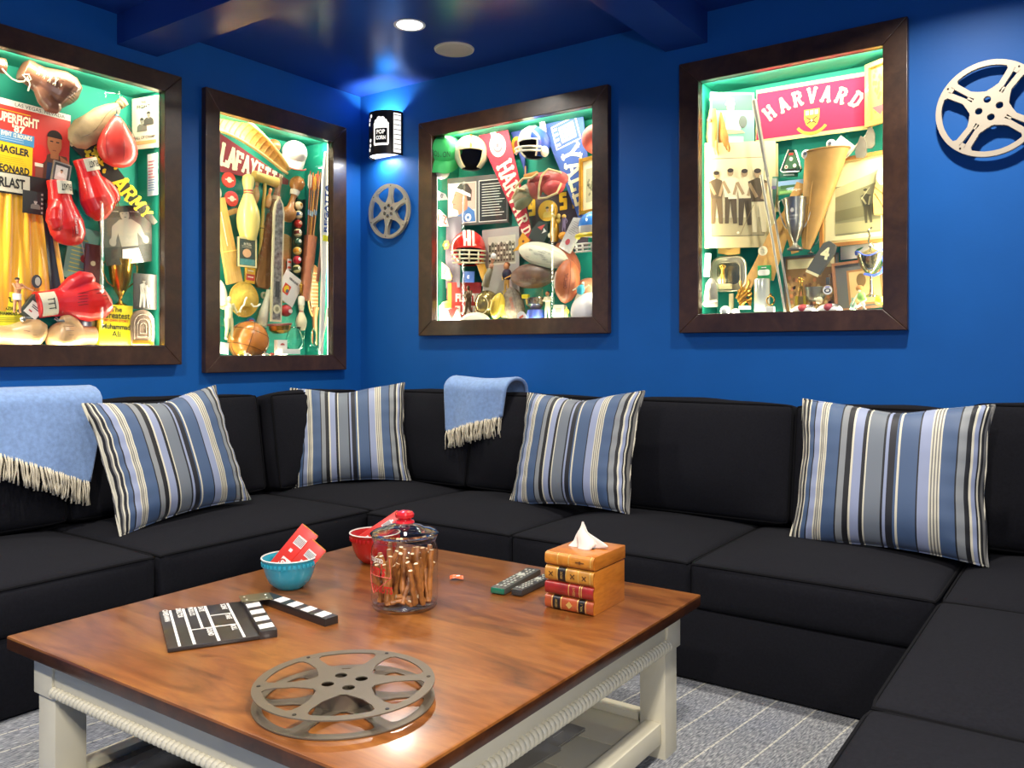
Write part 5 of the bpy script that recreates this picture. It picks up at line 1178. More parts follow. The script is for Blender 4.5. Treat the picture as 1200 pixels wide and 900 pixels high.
m = MB(); m.mat(C('454139')); m.rect(0, h_*.06, w_*.96, h_*.5, *ys(1)); m.mat(C('8f8878')); m.prism([(-.032, .075), (-.075, .045), (-.09, -.02), (-.07, -.03), (-.05, .01), (-.042, -.07), (.042, -.07), (.05, .01), (.075, -.03), (.09, -.02), (.072, .045), (.03, .075)], *ys(2))
m.disc(0, .10, .024, .032, *ys(3)); m.disc(-.085, -.03, .018, .02, *ys(4)); m.disc(.088, -.03, .018, .02, *ys(4)); m.mat(C('2a2723')); m.prism([(.027*cos(k*pi/10), .11+.028*sin(k*pi/10)) for k in range(11)], *ys(4)); m.rect(-.01, .103, .007, .003, *ys(5)); m.rect(.01, .103, .007, .003, *ys(5)); m.rect(0, .085, .012, .003, *ys(5)); m.rect(0, -.062, .086, .012, *ys(4))
m.mat(C('d8d4ca')); m.prism([(-.042, -.068), (.042, -.068), (.056, -h_*.5), (-.056, -h_*.5)], *ys(4)); m.mat(C('e8e4da'))
for i in range(20): m.disc(-w_*.3+i*w_*.03, h_*.42-.0005*i, .0018, .0018, *ys(3), 6)
m.build('boxer_print', t)
t = it(B, 'trophy_cup', 'tall gold loving cup with two handles standing right of the red glove', 'trophy', 141, 360, .15); cup(t, .235, .062, gold(.2)); 
t, w_, h_ = itq(B, 'boxer_photo', 'small black and white photo of two boxers behind the bronze plaque', 'photo', (156, 320), (184, 322), (156, 362), .16); card(t, w_, h_, '33312d'); m = MB(); stander(m, -.02, -h_*.45, .14, '8a857a', '9a958a', 'a8a498', 1, .1); stander(m, .022, -h_*.45, .12, '77726a', '8a8578', '989488', 4, -.15); m.build('boxers_print', t)
t, w_, h_ = itq(B, 'yellow_book', 'yellow book with The Greatest printed on its cover', 'book', (117, 356), (155, 359), (113, 404), .075); MB().mat(C('e6d61c', .4)).box(0, 0, 0, w_, .03, h_, .002).build('cover', t)
m = MB().mat(C('23201a')); y = -.0158; m.text('The', -.002, h_*.39, .026, y, bold=.02); m.text('Greatest', -.0, h_*.24, .032, y, wd=w_*.82, bold=.02); m.text('Muhammad', -.0, -h_*.04, .026, y, wd=w_*.86, bold=.035); m.text('Ali', .0, -h_*.22, .030, y, bold=.02); m.mat(C('d03a22')); m.text('MY OWN STORY', 0, h_*.11, .012, y, wd=w_*.75, bold=.04); m.build('lettering', t)
t, w_, h_ = itq(B, 'yellow_program', 'yellow fight program lettered VENTURE standing behind the small boxer figurine', 'program', (-16, 341), (30, 343), (-16, 384), .11); card(t, w_, h_, 'e3da2a', .006)
m = MB().mat(C('2e2a14')); y = -.0042; m.text('VENTURE', 0, h_*.28, .024, y, wd=w_*.85, bold=.04); m.text('FRAZIER VS.', .02, h_*.04, .015, y, wd=w_*.6, bold=.03); m.text('MUHAMMAD ALI', .01, -h_*.1, .015, y, wd=w_*.75, bold=.03); m.at(0, -.002, 0); bar_lines(m, '6a6020', -w_*.4, w_*.42, -h_*.35, -h_*.2, 3, .0015, 2); m.build('lettering', t)['kind'] = 'stuff'
t = it(B, 'boxer_figurine', 'tiny painted boxer figurine in white trunks with his arms out', 'figurine', 20, 367, .055); figure(t, .155, dict(lh=(.1, -.2, .72), rh=(.38, -.12, .66), re=(.24, -.06, .72), le=(-.08, -.12, .66), chest=(.02, -.02, .74)), M_=C('b87f5a', .5)); MB().mat(C('f2efe6', .6)).lathe([(.017, .058), (.017, .085), (.0, .087)], 14).build('trunks', t); MB().mat(C('2b1b12', .6)).sph(0, -.001, .149, .0095, .0105, .008, 10, 6).build('hair', t)
t, w_, h_ = itq(B, 'small_book', 'small grey book with a white cover panel between the program and the red glove', 'book', (38, 348), (50, 358), (28, 366), .09); MB().mat(C('3c4038', .5)).box(0, 0, 0, w_*1.5, .03, h_*1.3, .001).build('cover', t); m = MB().mat(C('e2dfd4')); m.rect(0, -.008, w_*1.1, h_*.8, -.0165, -.0155); m.mat(C('b03a30')); m.rect(-.01, -.02, .016, .006, -.017, -.016); m.mat(C('2a2a2a')); m.rect(.0, .008, w_*.7, .004, -.017, -.016); m.rect(.0, .0, w_*.6, .004, -.017, -.016); m.build('cover_print', t)
for i, (u, v, Lx, lb, ff) in enumerate([(24, 393, .22, 'worn tan boxing glove at the far left of the case floor', 1), (83, 393, .23, 'worn tan boxing glove on the case floor beside the yellow book', -1)]):
    t = it(B, 'boxing_glove', lb, 'boxing glove', u, v, .09, 90*ff if i else 90); glove(t, Lx, 'c09a6a', side=1, fat=1.05, noise=.12, fold=False)
    m = MB().mat(C('7a5a36')); 
    for q in range(3): m.tube([(.0+.02*q, -.066, .02+.07*sin(.4*k)*(.3+.2*q)) for k in range(6)], .0012, 4)
    m.build('seam', t)
t = it(B, 'ring_bell', 'ribbed grey metal ring bell behind the tan gloves', 'bell', 99, 394, .15); m = MB().mat(silver(.35)); m.lathe([(.05, 0), (.062, .005), (.06, .02), (.064, .03), (.06, .045), (.064, .06), (.06, .075), (.058, .09), (.062, .1), (.0, .105)], 36); m.build('drum', t)
MB().mat(C('1c1c1c', .4)).box(-.06, -.05, .09, .04, .02, .012, .003).build('bracket', t)
t = it(B, 'whistle', 'small dark metal whistle lying on the left tan glove', 'whistle', 27, 374, .05); m = MB().mat(silver(.3)); m.sph(0, 0, 0, .014, .01, .013, 14, 10); m.box(.02, 0, .006, .028, .014, .01, .002); m.build('whistle_body', t)
t = it(B, 'whistle', 'small steel clip lying on the right tan glove', 'whistle', 73, 376, .05); m = MB().mat(silver(.3)); m.box(0, 0, 0, .045, .014, .012, .004); m.build('clip_body', t); MB().mat(silver(.3)).tube([(-.022, 0, .0), (-.034, 0, .008), (-.03, 0, .016), (-.018, 0, .008)], .0022, 6).build('ring', t)
t = it(B, 'bronze_plaque', 'small brown plaque with a rounded arch top beside the yellow book', 'plaque', 166, 385, .06)
hh, ww = .165, .12; A_ = [(-ww/2, -hh/2), (ww/2, -hh/2), (ww/2, hh*.2)]+[(ww/2*cos(k*pi/12), hh*.2+ww/2*sin(k*pi/12)) for k in range(1, 12)]+[(-ww/2, hh*.2)]
m = MB().mat(mat('7a6452', .45, coat=.3, noise=.2, nscale=20)); m.prism(A_, -.012, .012); m.build('slab', t); m = MB().mat(C('a58f78', .4))
for s_ in (.75, .5, .28): m.tube([(x_*s_, -.0125, z_*s_) for x_, z_ in A_], .0025, 6, closed=True)
m.build('arch_relief', t); MB().mat(gold()).box(0, -.006, -hh*.42, ww*.9, .02, .025, .003).build('foot', t)
# ============================================================ case 2: mixed sports
B = 'b2'; LT = 'c9a45c'
WK = mat('c59a4e', .6, noise=.2, nscale=60, bump=.5, bscale=120); PINE = wood(['b98a3c', 'd2a758', 'e0bb6e'], (10, 10, 1.5), .4, .2, bump=.05, dist=.8); OAK = wood(['6a4420', '8a5f34', 'a57a48'], (10, 10, 1.5), .4, .2, bump=.08, dist=1); DOAK = wood(['5b3418', '7d4a24', '8f5a30'], (10, 10, 1.2), .35, .3, bump=.08, dist=1)
# pelota basket
t = it(B, 'pelota_basket', 'curved wicker pelota basket in the top left of the narrow case', 'basket', 294, 166, .09)
def cf(u, v):
    # scoop: a trough that curves down to the right; v along, u across
    a = -.95+1.45*v; Lx = -.26+.50*v; zc = .11-.24*v**1.7-.03*(1-v); wv = (.062*(1-v)**.6+.012)*(1-.0*v); th = pi*(u-.5)
    return (Lx+wv*.55*sin(th), -.075*cos(th)*(1-v*.7)+.03, zc+wv*sin(th)*.95)
for k in range(2):
    m = MB().mat(WK); m.surf(lambda u, v: (lambda p: (p[0], -p[1]*(1-.06*k)-.0, p[2]))(cf(u, v)), 14, 28); m.build('scoop', t, ang=180)
m = MB().mat(C('a87b34', .6))
for j in range(15): m.tube([(lambda p: (p[0], -p[1]+.002-.004, p[2]))(cf(i/8, j/15*.9)) for i in range(9)], .0035, 5)
m.build('ribs', t)['kind'] = 'stuff'
m = MB().mat(C('d7b066', .5)); 
for u in (0, 1): m.tube([(lambda p: (p[0], -p[1], p[2]))(cf(u, i/16)) for i in range(17)], .008, 8)
m.build('rim_canes', t, ang=180)
t, L = itax(B, 'felt_pennant', 'maroon felt pennant lettered LAFAYETTE under the wicker basket', 'pennant', (338, 214), (238, 171), .20)
pennant(t, L, .25, .03, '84333c', None)
pword(t, 'LAFAYETTE', L*.31, -L*.44, .125, .05, 'ece2c4', wf=.62)
m = MB().mat(C('e4d9ba')); m.disc(0, L*.41, .05, .045, -.0035, -.002, 20); m.mat(C('6a3a3a')); m.disc(0, L*.41, .03, .027, -.004, -.003, 12); m.mat(C('e4d9ba')); m.disc(0, L*.41, .016, .015, -.0045, -.003, 10); m.build('seal', t)
t = it(B, 'rubber_ball', 'plain orange rubber ball near the top of the narrow case', 'ball', 321, 171, .16); ball(t, .038, 'd9512a')
t = it(B, 'baseball_cap', 'worn white baseball cap with a red trimmed brim', 'cap', 345, 180, .13, 12, tilt=50, yaw=-30); cap(t, .075, 'e8e3d8', 'e9e5da'); MB().mat(C('c2443c', .7)).tube([(.075*1.05*cos(pi*(.1+.8*u/12)), -.078-.055*sin(pi*(.1+.8*u/12))**.7, -.024) for u in range(13)], .004, 6).build('red_edging', t)
# discs
for i, (u, v, lb) in enumerate([(268, 211, 'upper red plastic disc with a white ring emblem'), (271, 233, 'lower red plastic disc with a white ring emblem')]):
    t = it(B, 'red_disc', lb, 'disc', u, v, .19); m = MB().mat(C('c93a30', .4, coat=.3)); m.disc(0, 0, .043, .043, -.006, .006, 30); m.build('disc_body', t); m = MB().mat(C('ecdccb')); m.at(0, -.0065, 0, rx=pi/2); m.lathe([(.011, 0), (.016, 0), (.016, .001), (.011, .001)], 20); m.at(); m.rect(0, 0, .055, .006, -.0075, -.0062); m.build('ring_emblem', t)
def pin(bx, u, v, h, lb, d, c='e3cf73', roll=0, name='bowling_pin'):
    t = it(bx, name, lb, 'bowling pin', u, v, d, roll); pr = [(.08, 0), (.105, .01), (.12, .06), (.155, .2), (.165, .32), (.15, .45), (.1, .6), (.065, .7), (.062, .76), (.08, .85), (.088, .91), (.075, .965), (.04, .993), (0, 1)]
    MB().mat(C(c, .3, coat=.4)).lathe([(r*h*1.05, z*h-h/2) for r, z in pr], 28, close=True).build('pin_body', t, ang=70)
    for z_ in (.705, .745): MB().mat(C('c0392b', .3)).lathe([(.0685*h, (z_-.012)*h-h/2), (.0695*h, z_*h-h/2), (.0685*h, (z_+.012)*h-h/2)], 24, close=False).build('red_band', t)
    return t
pin(B, 291, 243, .375, 'large cream bowling pin with two red neck bands', .12)
pin(B, 300, 225, .14, 'small tan wooden skittle tucked beside the large bowling pin', .19, 'c99a54', 10)
pin(B, 315, 232, .12, 'small tan wooden skittle just right of the croquet mallet handle', .15, 'c99a54', 14)
pin(B, 255, 222, .12, 'small red and white skittle at the left edge of the narrow case', .17, 'e6ddc8')
t, L = itax(B, 'croquet_mallet', 'yellow wooden croquet mallet with a long thin handle', 'mallet', (303, 322), (311, 210), .16)
bat(t, L, [(.009, 0), (.010, .2), (.011, .45), (.013, .5), (.010, .53), (.010, 1)], C('d6b24e', .4, coat=.3), 12, 'handle'); m = MB().mat(C('dcbc5c', .4, coat=.3)); m.at(0, 0, L/2, ry=rad(90)); m.lathe([(.024, -.085), (.03, -.08), (.03, -.06), (.028, -.05), (.028, .05), (.03, .06), (.03, .08), (.024, .085)], 24); m.build('head', t); MB().mat(C('2e2a22')).lathe([(.0125, -L*.02), (.0125, L*.0)], 12, close=False).build('band', t)
t, L = itax(B, 'wooden_bat', 'brown wooden club with a pale ringed grip standing behind the ski', 'bat', (318, 262), (328, 208), .18); bat(t, L, [(.02, 0), (.022, .4), (.024, .5), (.018, .56), (.017, .95), (.01, 1)], C('8a6a44', .5, noise=.2), 16); MB().mat(C('d9cf9e')).lathe([(.0245, .0), (.026, .012), (.0245, .024)], 16, close=False).build('ring', t)
# boards
def board(lb, A_, B_, w0, w1, M_, d, name='wooden_board', th=.02, cat='board', roundtop=False):
    t, L = itax(B, name, lb, cat, A_, B_, d); pts = [(-w1/2, -L/2), (w1/2, -L/2), (w0/2, L/2), (-w0/2, L/2)]
    if roundtop: pts = [(-w1/2, -L/2+w1*.3), (-w1*.3, -L/2), (w1*.3, -L/2), (w1/2, -L/2+w1*.3), (w0/2, L/2-w0*.4), (w0*.3, L/2), (-w0*.3, L/2), (-w0/2, L/2-w0*.4)]
    o = MB().mat(M_).prism(pts, -th/2, th/2).build('body', t); bv = o.modifiers.new('b', 'BEVEL'); bv.width = .003; return t, L
t, L = board('long yellow wooden cribbage board with a row of white pegs', (275, 332), (256, 232), .075, .105, PINE, .14, 'cribbage_board')
m = MB().mat(C('f0ead8'))
for i in range(22): m.disc(-.008, L*(.33-.018*i), .003, .0035, -.0108, -.0098, 8)
m.build('pegs', t)['kind'] = 'stuff'; MB().mat(C('e8c868')).box(.0, -.012, -L*.12, .11, .004, .006).build('crease', t)
t, L = board('short yellow wooden block behind the cribbage board', (271, 252), (269, 246), .10, .10, PINE, .19, 'wooden_block', cat='block')
t, L = board('brown wooden cricket bat blade leaning in the middle of the case', (307, 338), (318, 250), .05, .115, OAK, .15, 'cricket_bat', .03, 'bat', True)
t, w_, h_ = itq(B, 'glove_book', 'small dark green booklet showing a tan fielding glove', 'book', (275, 277), (297, 280), (281, 312), .10); MB().mat(C('3c4a42', .5)).box(0, 0, 0, w_, .012, h_, .001).build('cover', t); frame4(t, w_, h_, .009, C('d9c98e'), .003, -.006)
m = MB().at(0, -.0055, 0).mat(C('d9a878')); m.disc(-.004, -.005, .028, .024, *ys(1)); m.mat(C('4e8a86')); m.rect(.0, -h_*.33, w_*.8, h_*.2, *ys(1)); m.mat(C('e2dab8')); m.text('IN FULL', .0, h_*.28, .013, Y-.001, wd=.05, bold=.02); bar_lines(m, 'c8bfa0', -w_*.3, w_*.32, h_*.14, h_*.24, 2, .002, 1); m.build('cover_print', t)
t, w_, h_ = itq(B, 'match_box', 'small yellow and red matchbox under the glove booklet', 'box', (288, 313), (299, 315), (286, 331), .15); MB().mat(C('d9a52a', .5)).box(0, 0, 0, w_, .016, h_, .001).build('carton', t); m = MB().mat(C('b83428')).at(0, -.0062, 0); m.rect(0, -h_*.12, w_*.9, h_*.4, *ys(1)); m.mat(C('ecdcc0')); m.rect(0, -h_*.1, w_*.6, .006, *ys(2)); m.rect(0, h_*.3, w_*.6, .005, *ys(2)); m.build('printing', t)
# patterned ski
t, L = itax(B, 'metal_ski', 'narrow silver patterned ski standing upright with a pointed tip', 'ski', (323, 377), (327, 231), .08)
hw = .038; out = [(-hw, -L/2), (hw, -L/2), (hw, L*.38), (hw*.7, L*.45), (0, L*.5), (-hw*.7, L*.45), (-hw, L*.38)]
MB().mat(C('d3c9a2', .4)).prism(out, -.006, .006).build('body', t); MB().mat(mat('8d8c86', .3, .5, noise=.6, nscale=45)).prism([(x_*.72, z_*.97) for x_, z_ in out], -.0072, -.005).build('patterned_face', t)
m = MB().mat(C('3c3c3a')); m.rect(0, -L*.24, .03, .09, -.008, -.007); m.build('dark_panel', t); m = MB().mat(C('cfc8a4')); m.disc(0, -L*.40, .025, .027, -.009, -.007); m.mat(C('8d8868')); m.disc(0, -L*.40, .013, .014, -.0095, -.008); m.build('round_emblem', t)
t = it(B, 'table_tennis_bat', 'round tan table tennis bat half hidden by the silver ski', 'bat', 333, 290, .17); MB().mat(C('b08a4e', .6, noise=.12)).disc(0, 0, .078, .08, -.006, .006, 32).build('blade', t); MB().mat(OAK).box(-.01, 0, -.12, .03, .02, .1, .005).build('handle', t)
# dumbbell
t, L = itax(B, 'wooden_dumbbell', 'turned wooden dumbbell with two round ends', 'dumbbell', (338, 251), (348, 216), .12)
MB().mat(DOAK if False else wood(['9a6428', 'b87c38', 'c88f4a'], (6, 6, 2), .3, .4)).lathe([(0, -L/2-.05), (.03, -L/2-.04), (.046, -L/2-.01), (.044, -L/2+.022), (.022, -L/2+.045), (.016, 0), (.02, L/2-.045), (.04, L/2-.02), (.046, L/2+.01), (.03, L/2+.04), (0, L/2+.05)], 28).build('turned_body', t, ang=180); MB().mat(C('ddd3bc')).lathe([(.024, L*.12), (.027, L*.2), (.03, L*.28)], 20, close=False).build('paper_band', t)
# pool balls
PB = [('e6cf9e', None, 'b8863a', 'cream cue ball with a brown spot, topmost of the stacked pool balls'), ('e8d9a4', '33507a', 'e8e0c8', 'blue striped pool ball, second from the top of the stack'), ('a92c22', None, 'd8a88a', 'plain dark red pool ball below the blue striped one'),
      ('e6d49a', '6a2a20', 'e8e0c8', 'maroon striped pool ball above the green one'), ('1f4a34', None, 'efe8d0', 'plain dark green pool ball in the middle of the stack'), ('e2c066', 'd2871e', 'efe0b0', 'orange striped pool ball below the green one'),
      ('c22a3a', None, 'f0e8e0', 'plain crimson pool ball, second from the bottom of the stack'), ('e4d48e', '39441f', 'efe8d0', 'olive striped pool ball at the bottom of the stack')]
for i, (c, bd, dt, lb) in enumerate(PB):
    t = it(B, 'pool_ball', lb, 'pool ball', 350-.3*i, 241+10.6*i, .10, group='stacked pool balls', tilt=-8); ball(t, .0255, c, .12, band=bd, dot=dt, coat=.6)
t, L = itax(B, 'ball_rack', 'narrow dark green rack holding the column of pool balls', 'rack', (348, 322), (351, 233), .145); MB().mat(C('16362c', .6)).box(0, .012, 0, .06, .016, L).build('back_strip', t); 
for s_ in (-1, 1): MB().mat(C('16362c', .6)).box(s_*.03, 0, 0, .006, .04, L).build('side_strip', t)
# quiver and arrows
t, L = itax(B, 'arrow_quiver', 'orange brown leather quiver tube holding arrows', 'quiver', (357, 352), (364, 277), .10); m = MB().mat(mat('b06a42', .35, coat=.3, noise=.1)); m.lathe([(0, -L/2), (.031, -L/2), (.040, L/2), (.037, L/2), (.030, -L/2+.01)], 28, close=False); m.build('tube', t, ang=50)
AR = ['8a4a22', 'b5702c', 'c9862f', '9a5a2a', 'a8713a']
for i in range(5):
    t, L = itax(B, 'arrow', ['brown arrow at the left of the quiver', 'orange banded arrow second in the quiver', 'arrow with a yellow band in the middle of the quiver', 'arrow with bright orange fletching in the quiver', 'dark brown arrow at the right of the quiver'][i], 'arrow', (359+1.4*i, 300), (364+3.0*i, 200+2*(i % 3)), .085+.012*(i % 2), 'arrows in the leather quiver')
    bat(t, L, [(.0045, 0), (.0045, .98), (.003, 1)], C(AR[i], .4, coat=.3), 8, 'shaft')
    fc = ['d8d0b8', 'e0572a', 'e8b62a', 'e6502a', '8a5a30'][i]
    for a in (0, 2.09, 4.19): m = MB().mat(C(fc, .7)); m.at(0, 0, 0, rz=a); m.prism([(.004, L*.28), (.014, L*.33), (.014, L*.44), (.004, L*.47)], -.0006, .0006); m.build('fletching', t)
    MB().mat(C(['6a86a8', 'c8ccc8', '8fa9b8', 'd8d8d0', '6a86a8'][i], .5)).lathe([(.0052, -L*.02), (.0052, L*.04)], 8, close=False).build('painted_band', t)
# hockey sticks and rackets at the right
t, L = itax(B, 'hockey_stick', 'long brown bow shaped stick behind the arrows', 'stick', (372, 330), (379, 205), .18); MB().mat(DOAK).tube([(.02*sin(pi*i/12), 0, L*(i/12-.5)) for i in range(13)], [.012]*13, 8, flat=.6).build('shaft', t)
t, L = itax(B, 'crew_paddle', 'white and blue painted paddle lettered down its blade at the right edge', 'paddle', (376, 415), (384, 178), .12)
m = MB().mat(C('e9e8e2', .35, coat=.4)); m.prism([(-.012, -L/2), (.012, -L/2), (.014, -L*.1), (.042, L*.12), (.046, L*.36), (.03, L*.48), (-.02, L*.5), (-.036, L*.36), (-.034, L*.12), (-.014, -L*.1)], -.008, .008); m.build('blade', t)
m = MB().mat(C('2fa4cf')); m.prism([(.018, L*.12), (.043, L*.13), (.046, L*.35), (.03, L*.35)], -.009, -.0078); m.build('blue_flash', t); m = MB().mat(C('2a4f9c')); m.text('REGATTA', -.004, L*.22, .028, -.0095, wd=L*.24, rot=pi/2, bold=.04); m.build('lettering', t); MB().mat(C('e3e02c')).box(.0, -.009, L*.07, .045, .003, .035).build('yellow_band', t)
t, L = itax(B, 'wooden_racket', 'brown perforated wooden racket with a long handle at the lower right', 'racket', (369, 402), (368, 318), .13); z0 = L*.22
m = MB().mat(wood(['7a4e22', '94632e', 'a8763c'], (6, 6, 2), .4, .3)); m.prism([(.052*sin(a)*(1 if cos(a) > 0 else .8), z0+.155*cos(a)) for a in [2*pi*i/28 for i in range(28)]], -.009, .009); m.build('head', t); bat(t, L*.5, [(.014, 0), (.015, .7), (.022, .95), (.03, 1.05)], C('b27a4a', .4, coat=.2), 14, 'handle').location = (0, 0, -L*.28)
m = MB().mat(C('e3d3a8'))
for i in range(11):
    for j in range(5):
        if abs(j-2)*.011 < .04*cos((i-5)/6.2): m.disc((j-2)*.013+(i % 2)*.006-.003, z0+(i-5)*.022, .0032, .004, -.0098, -.0088, 7)
m.build('perforations', t)['kind'] = 'stuff'; MB().mat(C('c9a060')).tube([(.053*sin(a), 0, z0+.157*cos(a)) for a in [2*pi*i/28 for i in range(28)]], .006, 6, closed=True).build('rim', t)
t, L = itax(B, 'fencing_foil', 'thin white curved wicket stick in the lower right corner', 'stick', (374, 412), (387, 325), .06); MB().mat(C('e8e2cc', .4)).tube([(.018*sin(pi*i/10), 0, L*(i/10-.5)) for i in range(11)], .006, 8).build('shaft', t)
# straw hat
t = it(B, 'straw_hat', 'round yellow straw hat above the leather ball', 'hat', 286, 351, .13, tilt=0); m = MB().mat(mat('cfab45', .8, noise=.15, nscale=50, bump=.6, bscale=220)); m.at(rx=pi/2); m.lathe([(0, .05), (.035, .05), (.045, .045), (.05, .008), (.06, .0), (.096, -.004), (.1, .0), (.096, .002)], 40, close=False); m.build('straw_body', t, ang=50)
t = it(B, 'white_antler', 'pair of thin white ribbons hanging over the straw hat', 'ribbon', 291, 358, .05); m = MB().mat(C('ede6cc', .6)); m.tube([(-.055, 0, -.04), (-.045, 0, -.01), (-.03, 0, .0), (-.02, 0, .03), (-.01, 0, .045)], .005, 6); m.tube([(.02, 0, .012), (.035, 0, -.004), (.06, 0, -.002), (.08, 0, .012)], .005, 6); m.build('ribbon_body', t)
t = it(B, 'leather_ball', 'orange leather volleyball on the floor of the narrow case', 'ball', 291, 400, .10, 20); ball(t, .113, mat('c57a30', .3, coat=.4, noise=.12, nscale=10), seams=3)
m = MB().mat(C('5a3512', .7)); r = .1135
for k in (-.4, .4): m.tube([(r*sqrt(1-k*k)*cos(a), r*sqrt(1-k*k)*sin(a), r*k) for a in [2*pi*i/32 for i in range(32)]], .0014, 5, closed=True)
m.build('seam', t)
t, L = itax(B, 'white_shoe', 'pale cream ballet shoe standing by the left edge of the case', 'shoe', (262, 360), (256, 330), .15); MB().mat(C('e2dcc0', .6)).sph(0, 0, 0, .036, .026, L*.6, 18, 12).build('shoe_body', t, ang=180); MB().mat(C('cfc7a4', .6)).tube([(.0, -.02, -L*.5), (.01, -.02, -L*.9), (.02, -.015, -L*1.2)], .006, 6).build('strap', t)
t = it(B, 'figurine_pair', 'cream ceramic player figurine at the left above the bottom corner', 'figurine', 268, 399, .06); figure(t, .24, dict(lh=(-.3, -.05, .78), le=(-.2, 0, .74), rh=(.24, -.1, .7), re=(.2, -.04, .62), lk=(-.08, -.06, .27)), M_=C('ddd09a', .35, coat=.4))
t = it(B, 'acrylic_shelf', 'clear shelf edge at the lower left of the narrow case', 'shelf', 262, 382, .12); MB().mat(GLASS).box(.02, 0, 0, .16, .12, .005).build('plate', t)
t = it(B, 'team_badge', 'round blue and white badge above the leather volleyball', 'badge', 294, 378, .16); MB().mat(C('4f7db0', .4)).disc(0, 0, .03, .03, -.004, .004, 24).build('disc', t); m = MB().mat(C('e8e4da')); m.disc(0, -.002, .018, .016, -.006, -.004); m.mat(C('c2443c')); m.rect(0, .012, .03, .008, -.0065, -.004); m.build('emblem', t)
t = it(B, 'team_badge', 'small round silver badge right of the straw hat', 'badge', 309, 346, .15); MB().mat(C('b9b49a', .3, metal=.5)).disc(0, 0, .02, .02, -.004, .004, 20).build('disc', t); MB().mat(C('5f7d58')).disc(0, 0, .01, .01, -.006, -.004, 14).build('emblem', t)
t, L = itax(B, 'ice_skate', 'long white leather skate boot hanging beside the ski', 'skate', (306, 382), (315, 340), .13); MB().mat(C('d9d4bc', .5, noise=.1)).tube([(0, 0, -L*.5), (.0, 0, -L*.1), (.008, 0, L*.3), (.01, 0, L*.5)], [.032, .028, .02, .022], 12).build('boot', t, ang=180); MB().mat(C('7a5a3a', .5)).box(-.01, 0, -L*.55, .06, .03, .01, .003).build('sole', t)
t, w_, h_ = itq(B, 'score_card', 'white score card lettered GENUINE tilted beside the ski', 'card', (331, 309), (352, 326), (326, 350), .11); w_ *= 1; card(t, w_*.95, h_*.85, 'e4ded0'); m = MB().mat(C('3a3a3a')); m.text('GENUINE', .005, h_*.25, .014, Y-.001, wd=.075, bold=.03); m.mat(C('d8442a')); m.rect(-.018, -h_*.08, .05, .06, *ys(1)); m.mat(C('efc21e')); m.disc(-.018, -h_*.08, .018, .022, *ys(2)); m.mat(C('555a66')); m.disc(-.008, -h_*.12, .010, .012, *ys(3)); m.build('card_print', t)
t, w_, h_ = itq(B, 'small_tag', 'tiny white and orange tag above the score card', 'tag', (337, 303), (342, 304), (336, 316), .15); card(t, w_, h_, 'e6e2d4'); m = MB().mat(C('d8502c')); m.rect(0, .015, w_*.7, .012, *ys(1)); m.rect(0, -.018, w_*.7, .012, *ys(1)); m.build('printing', t)
t, L = itax(B, 'pool_cue', 'short yellow wooden ruler slanting under the score card', 'stick', (332, 354), (350, 337), .13); MB().mat(PINE).box(0, 0, 0, .014, .01, L, .001).build('body', t)
t = it(B, 'red_helmet', 'small red ball cap shaped ornament left of the striped pin', 'helmet', 335, 364, .13); MB().mat(C('b83232', .3, coat=.4)).sph(0, 0, 0, .036, .036, .036, 20, 12).build('dome', t, ang=180); MB().mat(C('d8ccc0')).disc(.004, -.004, .014, .012, -.038, -.034, 14).build('emblem', t)
pin(B, 353, 372, .155, 'short cream bowling pin with red rings carrying a gold figure', .09, 'e6d9ae').scale = (1.25, 1.25, 1)
t = it(B, 'runner_trophy', 'little gold runner trophy on a white column above the short pin', 'trophy', 353, 347, .09); figure(t, .085, dict(lf=(-.16, .02, .12), rf=(.12, 0, .02), lh=(-.2, -.1, .62), rh=(.28, -.05, .8), re=(.2, 0, .72)), M_=gold()); MB().mat(C('e9e2c8', .4)).lathe([(.02, -.055), (.02, -.01), (.014, 0)], 16).build('column', t)
t = it(B, 'brass_bowl', 'shallow gold bowl with a dark red rim edge below the ski', 'bowl', 328, 384, .07, -4); m = MB().mat(gold(.25)); m.lathe([(0, -.035), (.04, -.032), (.06, -.015), (.064, .012), (.06, .012), (.05, -.01), (0, -.02)], 30, close=False); m.build('bowl_body', t); MB().mat(C('8a3a34', .4)).lathe([(.064, .012), (.07, .018), (.068, .024), (.0, .024)], 30, close=False).build('rim', t)
t = it(B, 'glass_jug', 'clear glass jug with a curved handle on the case floor', 'jug', 345, 410, .08); m = MB().mat(TG); m.lathe([(.03, 0), (.05, .004), (.056, .03), (.05, .07), (.036, .11), (.038, .135), (.034, .135), (.032, .11), (.046, .07), (.05, .03), (.03, .008)], 28, close=False); m.build('vessel', t, ang=180); MB().mat(TG).tube([(.036, 0, .12), (.07, 0, .125), (.08, 0, .1), (.06, 0, .055)], .005, 8).build('handle', t)
t = it(B, 'white_box', 'small white box with a red print on the case floor', 'box', 329, 407, .05); MB().mat(C('eee9dc', .5)).box(0, 0, 0, .07, .03, .085, .001).build('carton', t); MB().mat(C('c25a44')).at(0, -.0165, 0).prism([(.016*cos(a), .012+.012*sin(a)) for a in [pi*i/8 for i in range(9)]]+[(-.008, .012), (.008, .012)][::-1], 0, .001).build('printing', t)
t = it(B, 'white_block', 'low white block at the front of the case floor', 'block', 340, 412, .03); MB().mat(C('f0ece0', .5)).box(0, 0, 0, .13, .024, .03, .002).build('block_body', t)
t = it(B, 'white_block', 'upright white card at the bottom left corner of the case', 'block', 263, 408, .04, 5); MB().mat(C('f0ece0', .5)).box(0, 0, 0, .05, .006, .06, .001).build('card_body', t)
